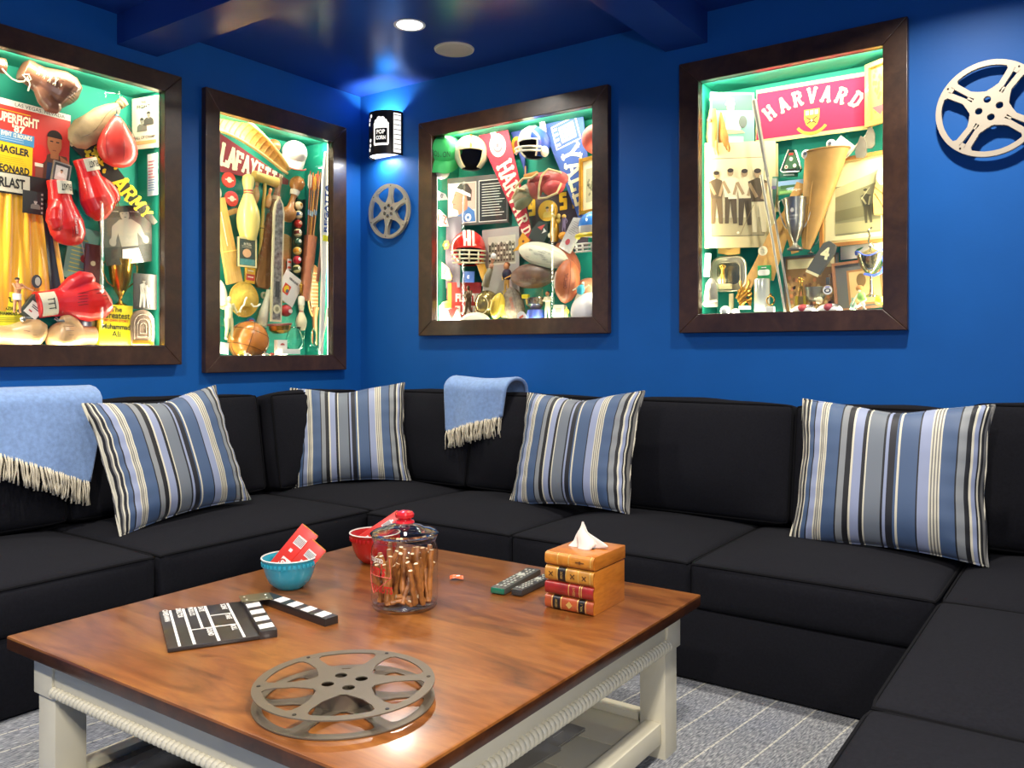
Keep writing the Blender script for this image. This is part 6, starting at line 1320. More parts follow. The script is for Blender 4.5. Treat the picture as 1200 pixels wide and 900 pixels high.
t = it(B, 'glass_figure', 'small clear glass trophy in the bottom right of the narrow case', 'trophy', 367, 412, .06); m = MB().mat(TG); m.lathe([(.032, 0), (.034, .012), (.028, .03), (.012, .045), (.018, .08), (.016, .12), (0, .14)], 14); m.build('glass_body', t)
t = it(B, 'shuttle_row', 'yellow and white golf tees along the floor in front of the volleyball', 'tees', 300, 416, .03); m = MB()
for i, c in enumerate(['f0d24a', 'efe8d4', 'e07a2a', 'e8cf3a', 'efe8d4', 'd8492c']): m.mat(C(c, .4)); m.sph(-.10+.042*i, 0, .004, .018, .008, .008, 12, 6)
m.build('tee_heads', t)['kind'] = 'stuff'
# ============================================================ case 3: football
B = 'b3'
t = it(B, 'baseball_cap', 'bright green baseball cap in the top left corner of the football case', 'cap', 522, 178, .10, 8, tilt=40, yaw=25); cap(t, .10, '2fae5c', '259a50', 'BOSTON', '24402f')
t = it(B, 'golf_ball', 'white ball with a black spot under the green cap', 'ball', 518, 201, .13); ball(t, .045, 'e9e6dc'); MB().mat(C('2b2b2b')).disc(.016, .004, .012, .018, -.0445, -.03, 14).build('logo_spot', t)
t = it(B, 'football_helmet', 'white open faced helmet with an orange and green centre stripe', 'helmet', 552, 180, .125, yaw=38); helmet(t, .099, 'd8cfb4', rim='d9c99a', opening=.8, brow=.05); stripe_arc(t, .099, 0, .03, '7fae92', 1.0-.9, 2.4, sq=(1, 1.12, 1.08)); stripe_arc(t, .099, 0, .012, 'd27a2c', .1, 2.4, e=1.02, sq=(1, 1.12, 1.08))
m = MB()
for s_ in (-1, 1): m.mat(C('a9ae92', .4)); m.sph(s_*.091, 0, -.01, .008, .034, .036, 16, 10)
m.build('ear_pad', t)['kind'] = 'stuff'
t, L = itax(B, 'felt_pennant', 'crimson felt pennant lettered HARVARD hanging point down', 'pennant', (621, 282), (575, 145), .15); pennant(t, L, .21, .05, 'b02a3c', 'e8cf72'); pword(t, 'HARVARD', L*.16, -L*.46, .105, .055, 'ecdfc0', wf=.85)
m = MB().mat(C('ece0c6')); m.disc(0, L*.31, .055, .07, -.0035, -.002, 24); m.mat(C('b8505a')); m.disc(0, L*.31, .036, .046, -.004, -.003, 18); m.mat(C('ece0c6')); m.disc(0, L*.31, .024, .03, -.0045, -.003, 14); m.mat(C('b8404a')); m.rect(0, L*.31, .02, .024, -.005, -.004); m.build('seal', t); MB().mat(C('eae2d0', .8)).box(.0, -.006, L*.46, .035, .003, .12).build('ribbon', t)
t, L = itax(B, 'pennant_tassel', 'small gold felt tail below the HARVARD pennant tip', 'pennant', (604, 297), (617, 276), .10); m = MB().mat(C('d99a25', .9)); m.prism([(-.03, L*.5), (.035, L*.42), (.025, 0), (.01, -L*.25), (-.02, -L*.5), (-.01, -L*.1), (-.03, .1*L)], -.003, .003); m.build('felt', t); MB().mat(C('5a3a12')).disc(.004, L*.2, .008, .008, -.0045, -.003, 10).build('printed_mark', t)
t = it(B, 'football_helmet', 'white and blue helmet with a white double bar facemask', 'helmet', 626, 168, .115, yaw=2); helmet(t, .088, 'f0ece2', rim='e4dcc0', side='2f4a9c', opening=.8, brow=.02); facemask(t, .088, 'f0e9d2', bars=2, drop=.38, w_=.85, out=1.55, rad_=.07)
m = MB().mat(C('efe8d2', .4)); m.sph(.085, -.03, -.062, .02, .03, .03, 14, 8); m.build('chin_cup', t)
t = it(B, 'pennant_scrap', 'blue pennant with a gold logo half hidden behind the blue helmet', 'pennant', 607, 172, .20); MB().mat(C('2a3f86')).prism([(-.05, .09), (.05, .1), (.05, -.16), (-.0, -.02)], -.002, .002).build('felt', t); m = MB().mat(C('d2a22a')); m.disc(-.01, .01, .035, .05, -.004, -.002, 18); m.mat(C('7c2a26')); m.disc(-.006, .01, .018, .028, -.005, -.003, 14); m.build('logo', t)
t, L = itax(B, 'felt_pennant', 'wide blue felt pennant lettered YALE hanging on the right of the football case', 'pennant', (690, 262), (657, 130), .165); pennant(t, L, .27, .09, '3e5aa0', 'e8cf72'); pword(t, 'YALE', L*.18, -L*.34, .115, .10, 'f0e6bc', wf=.95)
m = MB().mat(C('e9ddb0')); q = .10; zc = L*.30
for (cx, cz, sx, sz) in ((0, zc+.065, .16, .006), (0, zc-.065, .16, .006), (-.078, zc, .006, .136), (.078, zc, .006, .136)): m.rect(cx, cz, sx, sz, -.0035, -.002)
m.rect(.01, zc, .095, .09, -.0036, -.002)
for i in range(4): m.rect(-.06, zc-.045+.03*i, .022, .014, -.0036, -.002)
m.mat(C('4a5fa4'))
for i in range(3):
    for j in range(3): m.rect(-.015+.026*i, zc-.027+.027*j, .014, .013, -.0042, -.003)
m.build('crest', t)['kind'] = 'stuff'
t, L = itax(B, 'cream_scarf', 'narrow cream ribbon hanging beside the YALE pennant', 'ribbon', (636, 158), (635, 134), .12); MB().mat(C('ece2bc', .8)).surf(lambda u, v: ((u-.5)*.035+.004*sin(6*v), .004*sin(8*u), (v-.5)*L), 8, 8).build('cloth', t)
t = it(B, 'orange_ball', 'salmon red ball cut off by the right edge of the football case', 'ball', 699, 163, .09); ball(t, .078, mat('d8604a', .5, noise=.1, nscale=20), coat=0)
t, w_, h_ = itq2(B, 'framed_picture', 'ornate gold frame with a group photo at the right edge of the case', 'picture frame', (681, 187), (708, 180), (685, 252), .12); card(t, w_, h_, 'cfc9a4', .006); frame4(t, w_, h_, .018, gold(.4), .014)
m = MB().at(0, -.002, 0).mat(C('9a9678')); m.rect(.0, 0, w_*.5, h_*.6, *ys(1)); m.mat(C('6a6852'))
for i in range(22): r = random.Random(i); m.disc(r.uniform(-.22, .22)*w_, h_*r.uniform(-.2, .1), .006, .008, *ys(2), 7)
m.build('team_print', t)['kind'] = 'stuff'
m = MB().mat(gold(.4))
for i in range(14): m.sph(-w_/2+.002, -.012, -h_/2+h_*i/13, .006, n=8, m=6)
m.build('beading', t)['kind'] = 'stuff'
# shoulder pads
t = it(B, 'shoulder_pads', 'old red and green leather shoulder pads with tan straps', 'shoulder pads', 631, 218, .09, -6)
def dome(cx, cz, rx, rz, d_, col, nm, rot=0):
    m = MB().mat(mat(col, .45, coat=.2, noise=.15, nscale=20)); m.at(cx, 0, cz, ry=rot); m.surf(lambda u, v: (rx*cos(2*pi*u)*cos(v*pi/2), -d_*sin(v*pi/2), rz*sin(2*pi*u)*cos(v*pi/2)), 28, 8, cu=True); m.build(nm, t, ang=180)
dome(.07, .012, .125, .055, .05, 'b34a44', 'shoulder_cap', .1); dome(.10, -.03, .07, .045, .06, 'c04a48', 'arm_cap'); dome(.045, .03, .1, .035, .062, 'a8403e', 'upper_cap', .2); dome(-.09, -.03, .085, .05, .05, '8b8463', 'shoulder_cap', -.45); dome(-.10, -.065, .07, .035, .045, '6d7454', 'arm_cap', -.4); dome(-.02, .0, .05, .07, .045, 'a85448', 'chest_flap')
m = MB().mat(C('c9b583', .7)); m.tube([(.03, -.055, -.08), (.05, -.07, -.02), (.07, -.07, .03), (.11, -.06, .058), (.17, -.03, .03)], .006, 6); m.tube([(-.12, -.05, .01), (-.06, -.055, .045), (0, -.06, .035), (.04, -.06, .05)], .007, 6); m.tube([(-.16, -.03, -.04), (-.1, -.06, -.0), (-.05, -.06, -.02)], .006, 6); m.tube([(.03, -.06, -.085), (.09, -.07, -.095), (.15, -.06, -.08), (.17, -.04, -.03)], .006, 6); m.build('straps', t)
MB().mat(C('c98a3c', .6)).box(-.01, -.05, .055, .09, .02, .025, .008).build('neck_pad', t)
t = it(B, 'badge_ribbon', 'small striped ribbon hanging between the blue helmet and the shoulder pads', 'ribbon', 616, 201, .10); MB().mat(C('4a3a7a')).box(0, 0, 0, .018, .003, .06).build('cloth', t); MB().mat(C('d0a44a')).box(0, -.002, 0, .007, .002, .06).build('stripe', t)
# player plaque
t, w_, h_ = itq2(B, 'player_plaque', 'grey plaque with a player in a white headband beside white printing', 'plaque', (523, 210), (596, 204), (524, 266), .16); card(t, w_, h_, '5c5a55', .012); x = lambda u: (u-.5)*w_; z = lambda v: (.5-v)*h_
m = MB().at(0, -.005, 0); m.mat(C('e9d6c8')); m.rect(x(.27), z(.53), w_*.46, h_*.84, *ys(1)); m.mat(C('d9a99a')); m.rect(x(.36), z(.4), w_*.26, h_*.55, *ys(2)); m.mat(C('f0ece4')); m.rect(x(.05), z(.53), w_*.015, h_*.86, *ys(2))
m.mat(C('3f6fae')); m.prism([(x(.08), z(.93)), (x(.2), z(.78)), (x(.36), z(.6)), (x(.47), z(.72)), (x(.49), z(.93))], *ys(3)); m.mat(C('b0785a')); m.prism([(x(.13), z(.42)), (x(.10), z(.5)), (x(.125), z(.55)), (x(.12), z(.63)), (x(.2), z(.68)), (x(.22), z(.78)), (x(.36), z(.66)), (x(.36), z(.3)), (x(.16), z(.28))], *ys(4))
m.mat(C('3a2c26')); m.prism([(x(.16), z(.24)), (x(.25), z(.12)), (x(.36), z(.14)), (x(.43), z(.28)), (x(.42), z(.5)), (x(.36), z(.5)), (x(.34), z(.36))], *ys(5)); m.mat(C('f2ede2')); m.prism([(x(.14), z(.25)), (x(.15), z(.19)), (x(.41), z(.36)), (x(.41), z(.43))], *ys(6)); m.mat(C('f0ece2')); m.disc(x(.37), z(.84), w_*.05, h_*.08, *ys(5)); m.mat(C('3f6fae')); m.disc(x(.37), z(.84), w_*.02, h_*.035, *ys(6)); m.mat(C('4a3024')); m.rect(x(.155), z(.36), w_*.03, h_*.015, *ys(6)); m.rect(x(.14), z(.55), w_*.04, h_*.012, *ys(6)); m.build('player_print', t)
m = MB().at(0, -.005, 0); m.mat(C('1c1d1d')); m.rect(x(.76), z(.53), w_*.42, h_*.84, *ys(1)); bar_lines(m, 'dedbd2', x(.59), x(.95), z(.86), z(.16), 13, .004, 2, .25, 5); m.mat(C('e8e5da')); 
for (cx, cz, sx, sz) in ((.76, .11, .44, .015), (.76, .95, .44, .015), (.545, .53, .012, .84)): m.rect(x(cx), z(cz), w_*sx, h_*sz, *ys(3))
m.build('printed_text', t)['kind'] = 'stuff'
# numerals sweater
t, w_, h_ = itq(B, 'letter_sweater', 'dark sweater with yellow numerals 1955 behind the shoulder pads', 'sweater', (606, 232), (686, 220), (610, 300), .20); MB().mat(mat('4a3f44', .95, bump=.6, bscale=250)).surf(lambda u, v: ((u-.5)*w_, .004*sin(14*u)+.003*sin(9*v), (v-.5)*h_), 20, 14).build('knit', t)
m = MB().mat(C('e3b424', .9))
for i, ch in enumerate('19'): slab(m, ch, -w_*.46+i*.075, h_*.30, .085, -.006, wf=.8, wt=.26)
for i, ch in enumerate('55'): slab(m, ch, w_*.17+i*.082, h_*.33, .085, -.006, wf=.8, wt=.26)
m.build('felt_numerals', t)
t = it(B, 'player_medallion', 'gold round medallion showing a player between the yellow numerals', 'medallion', 642, 247, .17); m = MB().mat(C('d9a62a', .8)); m.disc(0, 0, .062, .058, -.004, .004, 28); m.build('disc', t); m = MB(); m.at(0, -.003, 0); bust(m, 0, .008, .03, 'd9b078', '3a2614', 'e0c05a', 1); m.build('player_print', t)
# left edge
t = it(B, 'grey_jersey', 'grey cloth jersey with small flower pins hanging at the left', 'jersey', 527, 296, .195); MB().mat(mat('77707a', .9, bump=.4, bscale=150)).surf(lambda u, v: ((u-.5)*.17, .008*sin(11*u+3*v), (v-.5)*.42), 20, 10).build('cloth', t, ang=180)
for i, (u, v, c, lb) in enumerate([(523, 287, 'e08a2a', 'orange flower shaped pin at the left edge beside the red helmet'), (526, 324, 'e8d86a', 'yellow flower shaped pin above the red cereal box')]):
    t = it(B, 'flower_pin', lb, 'pin', u, v, .13); m = MB().mat(C(c, .5))
    for k in range(6): m.sph(.016*cos(k*pi/3), 0, .016*sin(k*pi/3), .012, .005, .012, 10, 6)
    m.mat(C('f2efe0')); m.sph(0, -.004, 0, .008, .005, .008, 8, 6); m.build('petals', t)
for i, (a, b_, c, lb) in enumerate([((511, 222), (511, 236), 'e6e2da', 'small white pennant scrap with dark lettering at the left edge'), ((511, 243), (513, 268), 'e4d8cc', 'white pennant scrap with red lettering at the left edge'), ((512, 305), (520, 330), 'e2cf9a', 'cream pennant scrap with an orange mark at the left edge')]):
    t = it(B, 'pennant_scrap', lb, 'pennant', (a[0]+b_[0])/2+6, (a[1]+b_[1])/2, .16); m = MB().mat(C(c, .9)); hh = (b_[1]-a[1])*.0043; m.prism([(-.04, hh*.6), (.03, hh*.1), (.05, -hh*.5), (-.04, -hh*.4)], -.002, .002); m.build('felt', t); m = MB().mat(C(['3a3a52', 'c23c36', 'd2661e'][i])); m.text(['US', 'NFL', 'I'][i], 0, 0, hh*.4, -.003, bold=.03, rot=-.5); m.build('lettering', t)
# red helmet
t = it(B, 'football_helmet', 'shiny red helmet with three white stripes and a cream cage facemask', 'helmet', 549, 292, .10, yaw=40); helmet(t, .102, 'd02a1e', rim='d92a1e', opening=.85, brow=-.02)
for k, (a, wd) in enumerate(((-.24, .013), (0, .02), (.24, .013))): stripe_arc(t, .102, a, wd, 'efe6d2', .05, 2.5, e=1.015, sq=(1, 1.12, 1.08))
facemask(t, .102, 'e9e0b4', bars=4, drop=.02, w_=1.0, verts=3, out=1.28, z0=-.1, rad_=.05)
t, w_, h_ = itq(B, 'blue_card', 'small bright blue card under the red helmet', 'card', (542, 318), (556, 318), (542, 331), .12); card(t, w_, h_, '2f62b8'); m = MB().mat(C('e8ecf0')); m.text('C', .0, 0, .02, Y-.001, bold=.05); m.build('printing', t)
t, w_, h_ = itq(B, 'yellow_card', 'plain yellow felt strip right of the red helmet facemask', 'felt', (563, 305), (571, 300), (560, 332), .13); card(t, w_, h_, 'e2a92c')
t, w_, h_ = itq(B, 'team_photo', 'grey mounted team photo with rows of players in the middle of the case', 'photo', (565, 270), (608, 265), (566, 345), .185); card(t, w_, h_, 'a9a39c'); m = MB().mat(C('cdc8b2')); m.rect(.01, h_*.16, w_*.75, h_*.44, *ys(1)); m.mat(C('8c8872')); m.rect(.01, h_*.12, w_*.72, h_*.3, *ys(2))
for row in range(4):
    for i in range(9): m.mat(C(['e2dcc4', '5c5848', 'b8b298'][(row+i) % 3])); m.disc(-w_*.28+i*w_*.078, h_*(.27-.075*row), .0075, .009, *ys(3+row), 7); m.mat(C('3f3c30')); m.rect(-w_*.28+i*w_*.078, h_*(.235-.075*row), .012, .012, ys(3+row)[0]+.0002, ys(3+row)[1])
m.build('players_print', t)['kind'] = 'stuff'
# balls
t, L = itax(B, 'football', 'white signed football with green tape lying above the brown ones', 'football', (610, 292), (664, 306), .085); football(t, L*1.08, .066, 'e4e0c4', lace=None, stripe='8a8a74', noise=.05); m = MB().mat(C('3a3a34'))
for i in range(16): r = random.Random(i); x0, z0 = r.uniform(-.03, .03), r.uniform(-.4, .4)*L*.6; m.tube([(x0+.004*sin(3*k+i), -.067*sqrt(max(.05, (1-abs(2*(z0+.006*k)/L/1.08)**2.3)**1.44-(x0/.066)**2))-.0012, z0+.006*k) for k in range(5)], .0007, 4)
m.build('signatures', t)['kind'] = 'stuff'
t, L = itax(B, 'football', 'dark brown old football lying in the middle of the case', 'football', (601, 325), (650, 321), .10); football(t, L*1.1, .07, '6e5444', lace=None, text='RAWLINGS', tcol='a99884', noise=.25)
t, L = itax(B, 'football', 'bright tan football standing on end with white laces', 'football', (662, 356), (667, 303), .07); football(t, L, .068, 'b5653a', laces_at=-.75, text='OFFICIAL', tcol='5a2e18')
t, L = itax(B, 'football', 'orange brown football half hidden behind the standing tan one', 'football', (655, 288), (676, 320), .14); football(t, L*1.2, .05, 'a85c38', lace='d8b0a0')
t, L = itax(B, 'football', 'small glossy yellow football standing in front of the gold helmet', 'football', (580, 372), (586, 345), .05); football(t, L*1.15, .042, 'e3c23c', lace='b8922a', coat=.5)
t = it(B, 'football', 'pale two tone football dome on the floor at the lower left', 'football', 557, 376, .045); m = MB().mat(C('e6dfca', .4, coat=.3)); m.sph(0, 0, -.01, .105, .05, .06, 30, 14); m.build('ball_body', t, ang=180); MB().mat(C('d98a4a', .4)).lathe([(.0, -.052), (.07, -.046), (.098, -.034), (.106, -.018)], 30, close=False).build('orange_panel', t)
t.children[1].scale = (1, .5, 1)
t = it(B, 'white_ball', 'large plain white ball in the bottom right corner of the football case', 'ball', 692, 366, .085); ball(t, .105, 'eeebe2', .35)
t = it(B, 'brown_ball', 'brown leather ball tucked behind the large white ball', 'ball', 690, 342, .15); ball(t, .075, mat('9c6a48', .5, noise=.1))
# small helmets at the right
t = it(B, 'mini_helmet', 'clear plastic helmet case with a blue top at the right edge', 'helmet', 696, 266, .09); m = MB().mat(C('3f7fcb', .15, coat=.6)); m.lathe([(.085, .0), (.08, .03), (.06, .06), (.03, .078), (0, .082)], 30, close=False); m.build('dome', t, ang=180); m = MB().mat(C('b9b7b0', .2, coat=.5)); m.lathe([(.082, -.045), (.086, -.02), (.085, 0)], 30, close=False); m.build('lower_band', t); MB().mat(C('e8cf2e', .4)).tube([(.09*sin(a), -.09*cos(a), -.05) for a in [-1.5+3*i/14 for i in range(15)]], .011, 8).build('yellow_rim', t)
t = it(B, 'white_facemask', 'white wire facemask at the right edge under the blue topped helmet', 'facemask', 694, 290, .08); facemask(t, .085, 'f0edd8', bars=3, z0=.3, out=1.2, verts=3, rad_=.06)
t, w_, h_ = itq(B, 'glass_award', 'clear engraved glass award leaning beside the numerals', 'award', (673, 250), (686, 258), (657, 290), .10); w_ = .075; MB().mat(mat('c9c4bc', .15, coat=.5, noise=.15, nscale=40)).prism([(-w_/2, -h_/2), (w_/2, -h_/2), (w_*.55, h_*.35), (w_*.1, h_/2), (-w_/2, h_*.4)], -.01, .01).build('slab', t)
m = MB().at(0, -.0085, 0); bar_lines(m, '8f8a86', -w_*.3, w_*.35, -h_*.05, h_*.35, 7, .003, 1, .5, 9); m.mat(C('b8484a')); m.disc(0, -h_*.25, .014, .018, *ys(2), 9); m.build('engraving', t)['kind'] = 'stuff'
t, L = itax(B, 'baseball_cap', 'dark charcoal cap with a red logo above the white football', 'cap', (630, 283), (638, 262), .15); MB().mat(C('3b3d3b', .8)).prism([(-.055, -L*.5), (.05, -L*.6), (.06, L*.1), (.03, L*.6), (-.03, L*.5), (-.05, 0)], -.02, .02).build('crown', t); m = MB().mat(C('c84c48')); m.prism([(-.02, L*.2), (.02, L*.5), (.01, L*.15)], -.022, -.019); m.mat(C('e6e6e0')); m.prism([(.02, L*.3), (.045, L*.2), (.02, L*.0), (.025, L*.15)], -.022, -.019); m.build('logo', t)
t = it(B, 'figurine_cluster', 'painted cluster of yellow flowers and vines on a gold bottle', 'ornament', 650, 262, .13); m = MB()
for i in range(16): r = random.Random(i+40); m.mat(C(['d9c26a', 'e8e2c0', 'b89a3a', '6f7a4a'][i % 4], .5)); m.sph(r.uniform(-.035, .035), r.uniform(-.015, .015), r.uniform(-.08, .08), .012, .010, .014, 10, 6)
m.build('blossoms', t)['kind'] = 'stuff'; MB().mat(gold(.4)).lathe([(.02, -.1), (.026, -.05), (.02, .02), (.01, .06), (.012, .09)], 18).build('bottle_body', t)
t = it(B, 'figurine', 'small purple and gold baller figurine left of the glass award', 'figurine', 661, 274, .13); figure(t, .10, dict(lh=(.1, -.15, .9), le=(.1, -.08, .82)), M_=C('8a7a9a', .5)); MB().mat(C('e39a28', .4)).sph(0, -.01, -.012, .028, .02, .022, 14, 8).build('orange_base', t); MB().mat(C('d8b048', .5)).sph(0, 0, .094, .012, n=10, m=6).build('gold_head', t)
t = it(B, 'reaching_arm', 'little sculpture of an arm reaching up to hold a white ball', 'sculpture', 573, 318, .09, 18); m = MB().mat(C('8a8268', .5)); m.tube([(0, 0, -.09), (.0, 0, -.03), (.006, 0, .02)], [.022, .02, .015], 12); m.build('sleeve', t, ang=180); m = MB().mat(C('c98f6a', .5)); m.tube([(.006, 0, .02), (.01, 0, .045)], [.014, .012], 10)
for k in range(5): a = (-.5+.25*k); m.tube([(.01, 0, .045), (.01+.02*sin(a), -.006, .065), (.01+.026*sin(a), -.01, .08)], .0035, 6)
m.build('hand', t, ang=180); MB().mat(C('efece6', .3)).sph(.012, -.01, .092, .017, n=14, m=8).build('held_ball', t)
t = it(B, 'bobblehead', 'player figurine in a dark jersey kneeling behind the gold trophy bottle', 'figurine', 594, 345, .11); figure(t, .155, dict(rh=(.05, -.2, .56), lh=(-.05, -.2, .5)), M_=C('d0a04a', .5), voxel=.003); m = MB().mat(C('23233a', .7)); m.sph(0, 0, .112, .03, .024, .034, 16, 10); m.build('jersey', t); m = MB().mat(C('c98a5a', .5)); m.sph(0, -.004, .158, .017, .017, .022, 14, 10); m.build('head', t); m = MB().mat(C('7a4a20', .7)); m.sph(0, .002, .168, .0185, .018, .016, 14, 8); m.build('hair', t)
t, w_, h_ = itq2(B, 'cereal_box', 'red cereal box lettered FLUTIE FLAKES on the lower left', 'box', (524, 331), (564, 331), (524, 376), .14); MB().mat(C('cf3a30', .5)).box(0, .01, 0, w_, .03, h_, .002).build('carton', t); m = MB().mat(C('f0e8dc')); m.text('FLUTIE', .02, h_*.1, .05, -.0062, wd=w_*.7, bold=.05); m.text('FLAKES', .02, -h_*.22, .05, -.0062, wd=w_*.72, bold=.05); m.mat(C('e4c83a')); m.rect(-w_*.42, 0, w_*.1, h_*.95, -.0062, -.005); m.build('lettering', t)
t = it(B, 'player_statuette', 'dark bronze statuette of a player in front of the red cereal box', 'statuette', 549, 372, .085); figure(t, .185, dict(lh=(.05, -.16, .68), le=(-.16, -.1, .68), rh=(-.05, -.18, .62), re=(.18, -.08, .66), lf=(-.16, 0, .03), rf=(.18, .02, .06)), M_=mat('5d4630', .35, .6), voxel=.003); MB().mat(C('3c3024', .4)).box(0, 0, 0, .09, .05, .01, .002).build('plinth', t)
t = it(B, 'gold_helmet', 'gold coloured round helmet trophy in the lower middle of the case', 'trophy', 571, 356, .115); m = MB().mat(mat('a8935a', .18, .7, noise=.15, nscale=20)); m.sph(0, 0, 0, .072, .07, .078, 30, 18); m.build('dome', t, ang=180); MB().mat(C('d8cba0', .3)).tube([(.05*sin(a), -.058, .05*cos(a)-.01) for a in [.3+4.2*i/16 for i in range(17)]], .003, 6).build('chased_line', t)
t = it(B, 'gold_bottle', 'pale gold bottle shaped trophy left of the grey leather ball', 'trophy', 593, 372, .10); MB().mat(mat('c9b46c', .3, .6)).lathe([(.03, 0), (.034, .03), (.03, .07), (.02, .10), (.018, .14), (.022, .15), (0, .152)], 20).build('bottle_body', t)
t, L = itax(B, 'football', 'mottled grey old football with red lettering on the case floor', 'football', (606, 378), (598, 338), .12); football(t, L*1.1, .062, mat('7c7262', .7, noise=.4, nscale=50, bump=.5), lace=None, text='CHAMPS', tcol='a84a34')
t = it(B, 'silver_bowl', 'shiny silver bowl on a blue stand on the case floor', 'trophy', 628, 361, .085); m = MB().mat(silver(.12)); m.lathe([(.02, -.01), (.03, .0), (.055, .02), (.06, .05), (.064, .056), (.0, .05)], 30, close=False); m.build('bowl', t); MB().mat(C('4a68c8', .25, coat=.6)).lathe([(.062, -.075), (.055, -.05), (.045, -.01), (0, -.01)], 30, close=True).build('blue_stand', t); MB().mat(C('e4cf2a', .4)).box(-.03, -.055, .062, .045, .02, .022, .006).build('yellow_tag', t)
m = MB().mat(C('f2efe8')); m.at(-.05, -.065, -.05, ry=-.5); m.disc(0, 0, .028, .032, -.003, .003, 16); m.mat(C('d86a54')); m.rect(0, 0, .03, .012, -.004, -.003); m.build('white_badge', t)
t = it(B, 'umpire_figurine', 'small cream figurine with crossed arms right of the silver bowl', 'figurine', 642, 376, .05); figure(t, .155, dict(lh=(.06, -.12, .72), rh=(-.06, -.12, .7), le=(-.17, -.06, .7), re=(.17, -.06, .7)), M_=C('e8e0b8', .5), voxel=.003); MB().mat(C('b8784a', .5)).sph(0, -.003, .146, .011, .012, .013, 12, 8).build('head', t); MB().mat(C('3a2a1a', .6)).sph(0, 0, .152, .0115, .012, .009, 10, 6).build('hair', t)
t = it(B, 'player_figurine', 'small figurine in a turquoise shirt leaning against the white ball', 'figurine', 674, 362, .035, 20); figure(t, .15, dict(rh=(.28, -.1, .95), re=(.2, -.05, .88), lh=(-.25, -.1, .6)), M_=C('e6dcb8', .5), voxel=.003); MB().mat(C('3fa6b4', .6)).sph(0, -.002, .105, .021, .018, .03, 14, 10).build('turquoise_shirt', t)
t = it(B, 'player_figurine', 'tiny yellow and white figurine under the standing tan football', 'figurine', 664, 377, .05); figure(t, .08, M_=C('e2cf52', .5), voxel=.0025)
t, w_, h_ = itq(B, 'glass_block', 'small square glass block under the standing tan football', 'block', (649, 357), (662, 357), (650, 372), .07); MB().mat(mat('d9d3bc', .1, coat=.6)).box(0, 0, 0, w_, .03, h_, .006).build('block_body', t); m = MB().mat(C('a89c80')); m.rect(0, 0, w_*.5, h_*.4, -.0165, -.0155); m.build('etching', t)
t = it(B, 'red_pennant', 'pointed red and white cloth in the bottom left corner of the case', 'cloth', 527, 367, .05); MB().mat(C('ece4dc', .8)).prism([(-.08, .05), (-.02, .04), (.07, .01), (.09, -.045), (-.08, -.045)], -.004, .004).build('white_cloth', t); MB().mat(C('cf4a44', .8)).prism([(-.01, .02), (.06, .035), (.02, -.045)], -.006, -.003).build('red_cloth', t); MB().mat(C('e0cf52', .6)).sph(-.02, -.006, .05, .04, .006, .022, 14, 8).build('yellow_trim', t)
# ============================================================ case 4: golf
B = 'b4'
t, w_, h_ = itq(B, 'felt_banner', 'large crimson felt banner lettered HARVARD with a gold shield', 'banner', (882, 107), (1018, 84), (890, 168), .20); card(t, w_, h_, 'e9d688', .004, 'edging'); MB().mat(C('c8234a', .95, bump=.3)).box(0, -.001, 0, w_*.985, .004, h_*.86).build('felt', t)
m = MB().mat(C('f3eaae', .9)); yy = -.0045
for i, ch in enumerate('HARVARD'):
    a = (i-3)/3; slab(m, ch, a*w_*.375, h_*(.24-.20*a*a), h_*.25, yy, -a*.62*1.0, .82, .2)
m.build('felt_letters', t); zc = -h_*.17; s_ = h_*.27
m = MB().mat(C('dd9a35', .8)); m.prism([(-s_*.5, zc+s_*.6), (s_*.5, zc+s_*.6), (s_*.5, zc), (s_*.36, zc-s_*.42), (0, zc-s_*.75), (-s_*.36, zc-s_*.42), (-s_*.5, zc)], -.0042, -.003)
for i in range(12):
    a0, a1 = -1.05+2.1*i/12, -1.05+2.1*(i+1)/12; m.line(s_*1.05*sin(a0), zc-s_*.1-s_*.9*cos(a0)+.0, s_*1.05*sin(a1), zc-s_*.1-s_*.9*cos(a1), s_*.2, -.004, -.003)
m.build('shield', t); m = MB().mat(C('f0e2a0'))
for i in (-1, 0, 1): m.rect(i*s_*.3, zc+s_*.38, s_*.22, s_*.3, -.0048, -.004)
m.mat(C('3a2a1a')); m.line(-s_*.36, zc+.1*s_, s_*.3, zc-s_*.35, s_*.07, -.0048, -.004); m.line(s_*.36, zc+.1*s_, -s_*.3, zc-s_*.35, s_*.07, -.005, -.004); m.disc(0, zc-s_*.15, s_*.14, s_*.14, -.0052, -.004, 14); m.mat(C('e6cf8a')); m.disc(0, zc-s_*.15, s_*.08, s_*.08, -.0056, -.004, 12); m.build('shield_charges', t)
t, w_, h_ = itq2(B, 'map_picture', 'gold framed old yellow map in the top right of the golf case', 'picture frame', (1017, 77), (1046, 66), (1017, 150), .12); card(t, w_, h_, 'd2b45c', .006); frame4(t, w_, h_, .02, C('d09a4a', .4, coat=.3), .016); m = MB().at(0, -.002, 0); m.mat(C('b89638'))
for i in range(18): r = random.Random(i); m.disc(r.uniform(-.28, .28)*w_, r.uniform(-.35, .4)*h_, .008, .012, *ys(1), 6)
m.mat(C('a4545c')); m.prism([(-w_*.3, -h_*.2), (w_*.3, -h_*.2), (w_*.05, -h_*.36)], *ys(2)); m.build('map_print', t)['kind'] = 'stuff'
t, w_, h_ = itq2(B, 'golfer_photo', 'photo of a golfer in a white shirt and hat in the top left', 'photo', (832, 108), (884, 108), (833, 168), .13); card(t, w_, h_, '6fae9c')
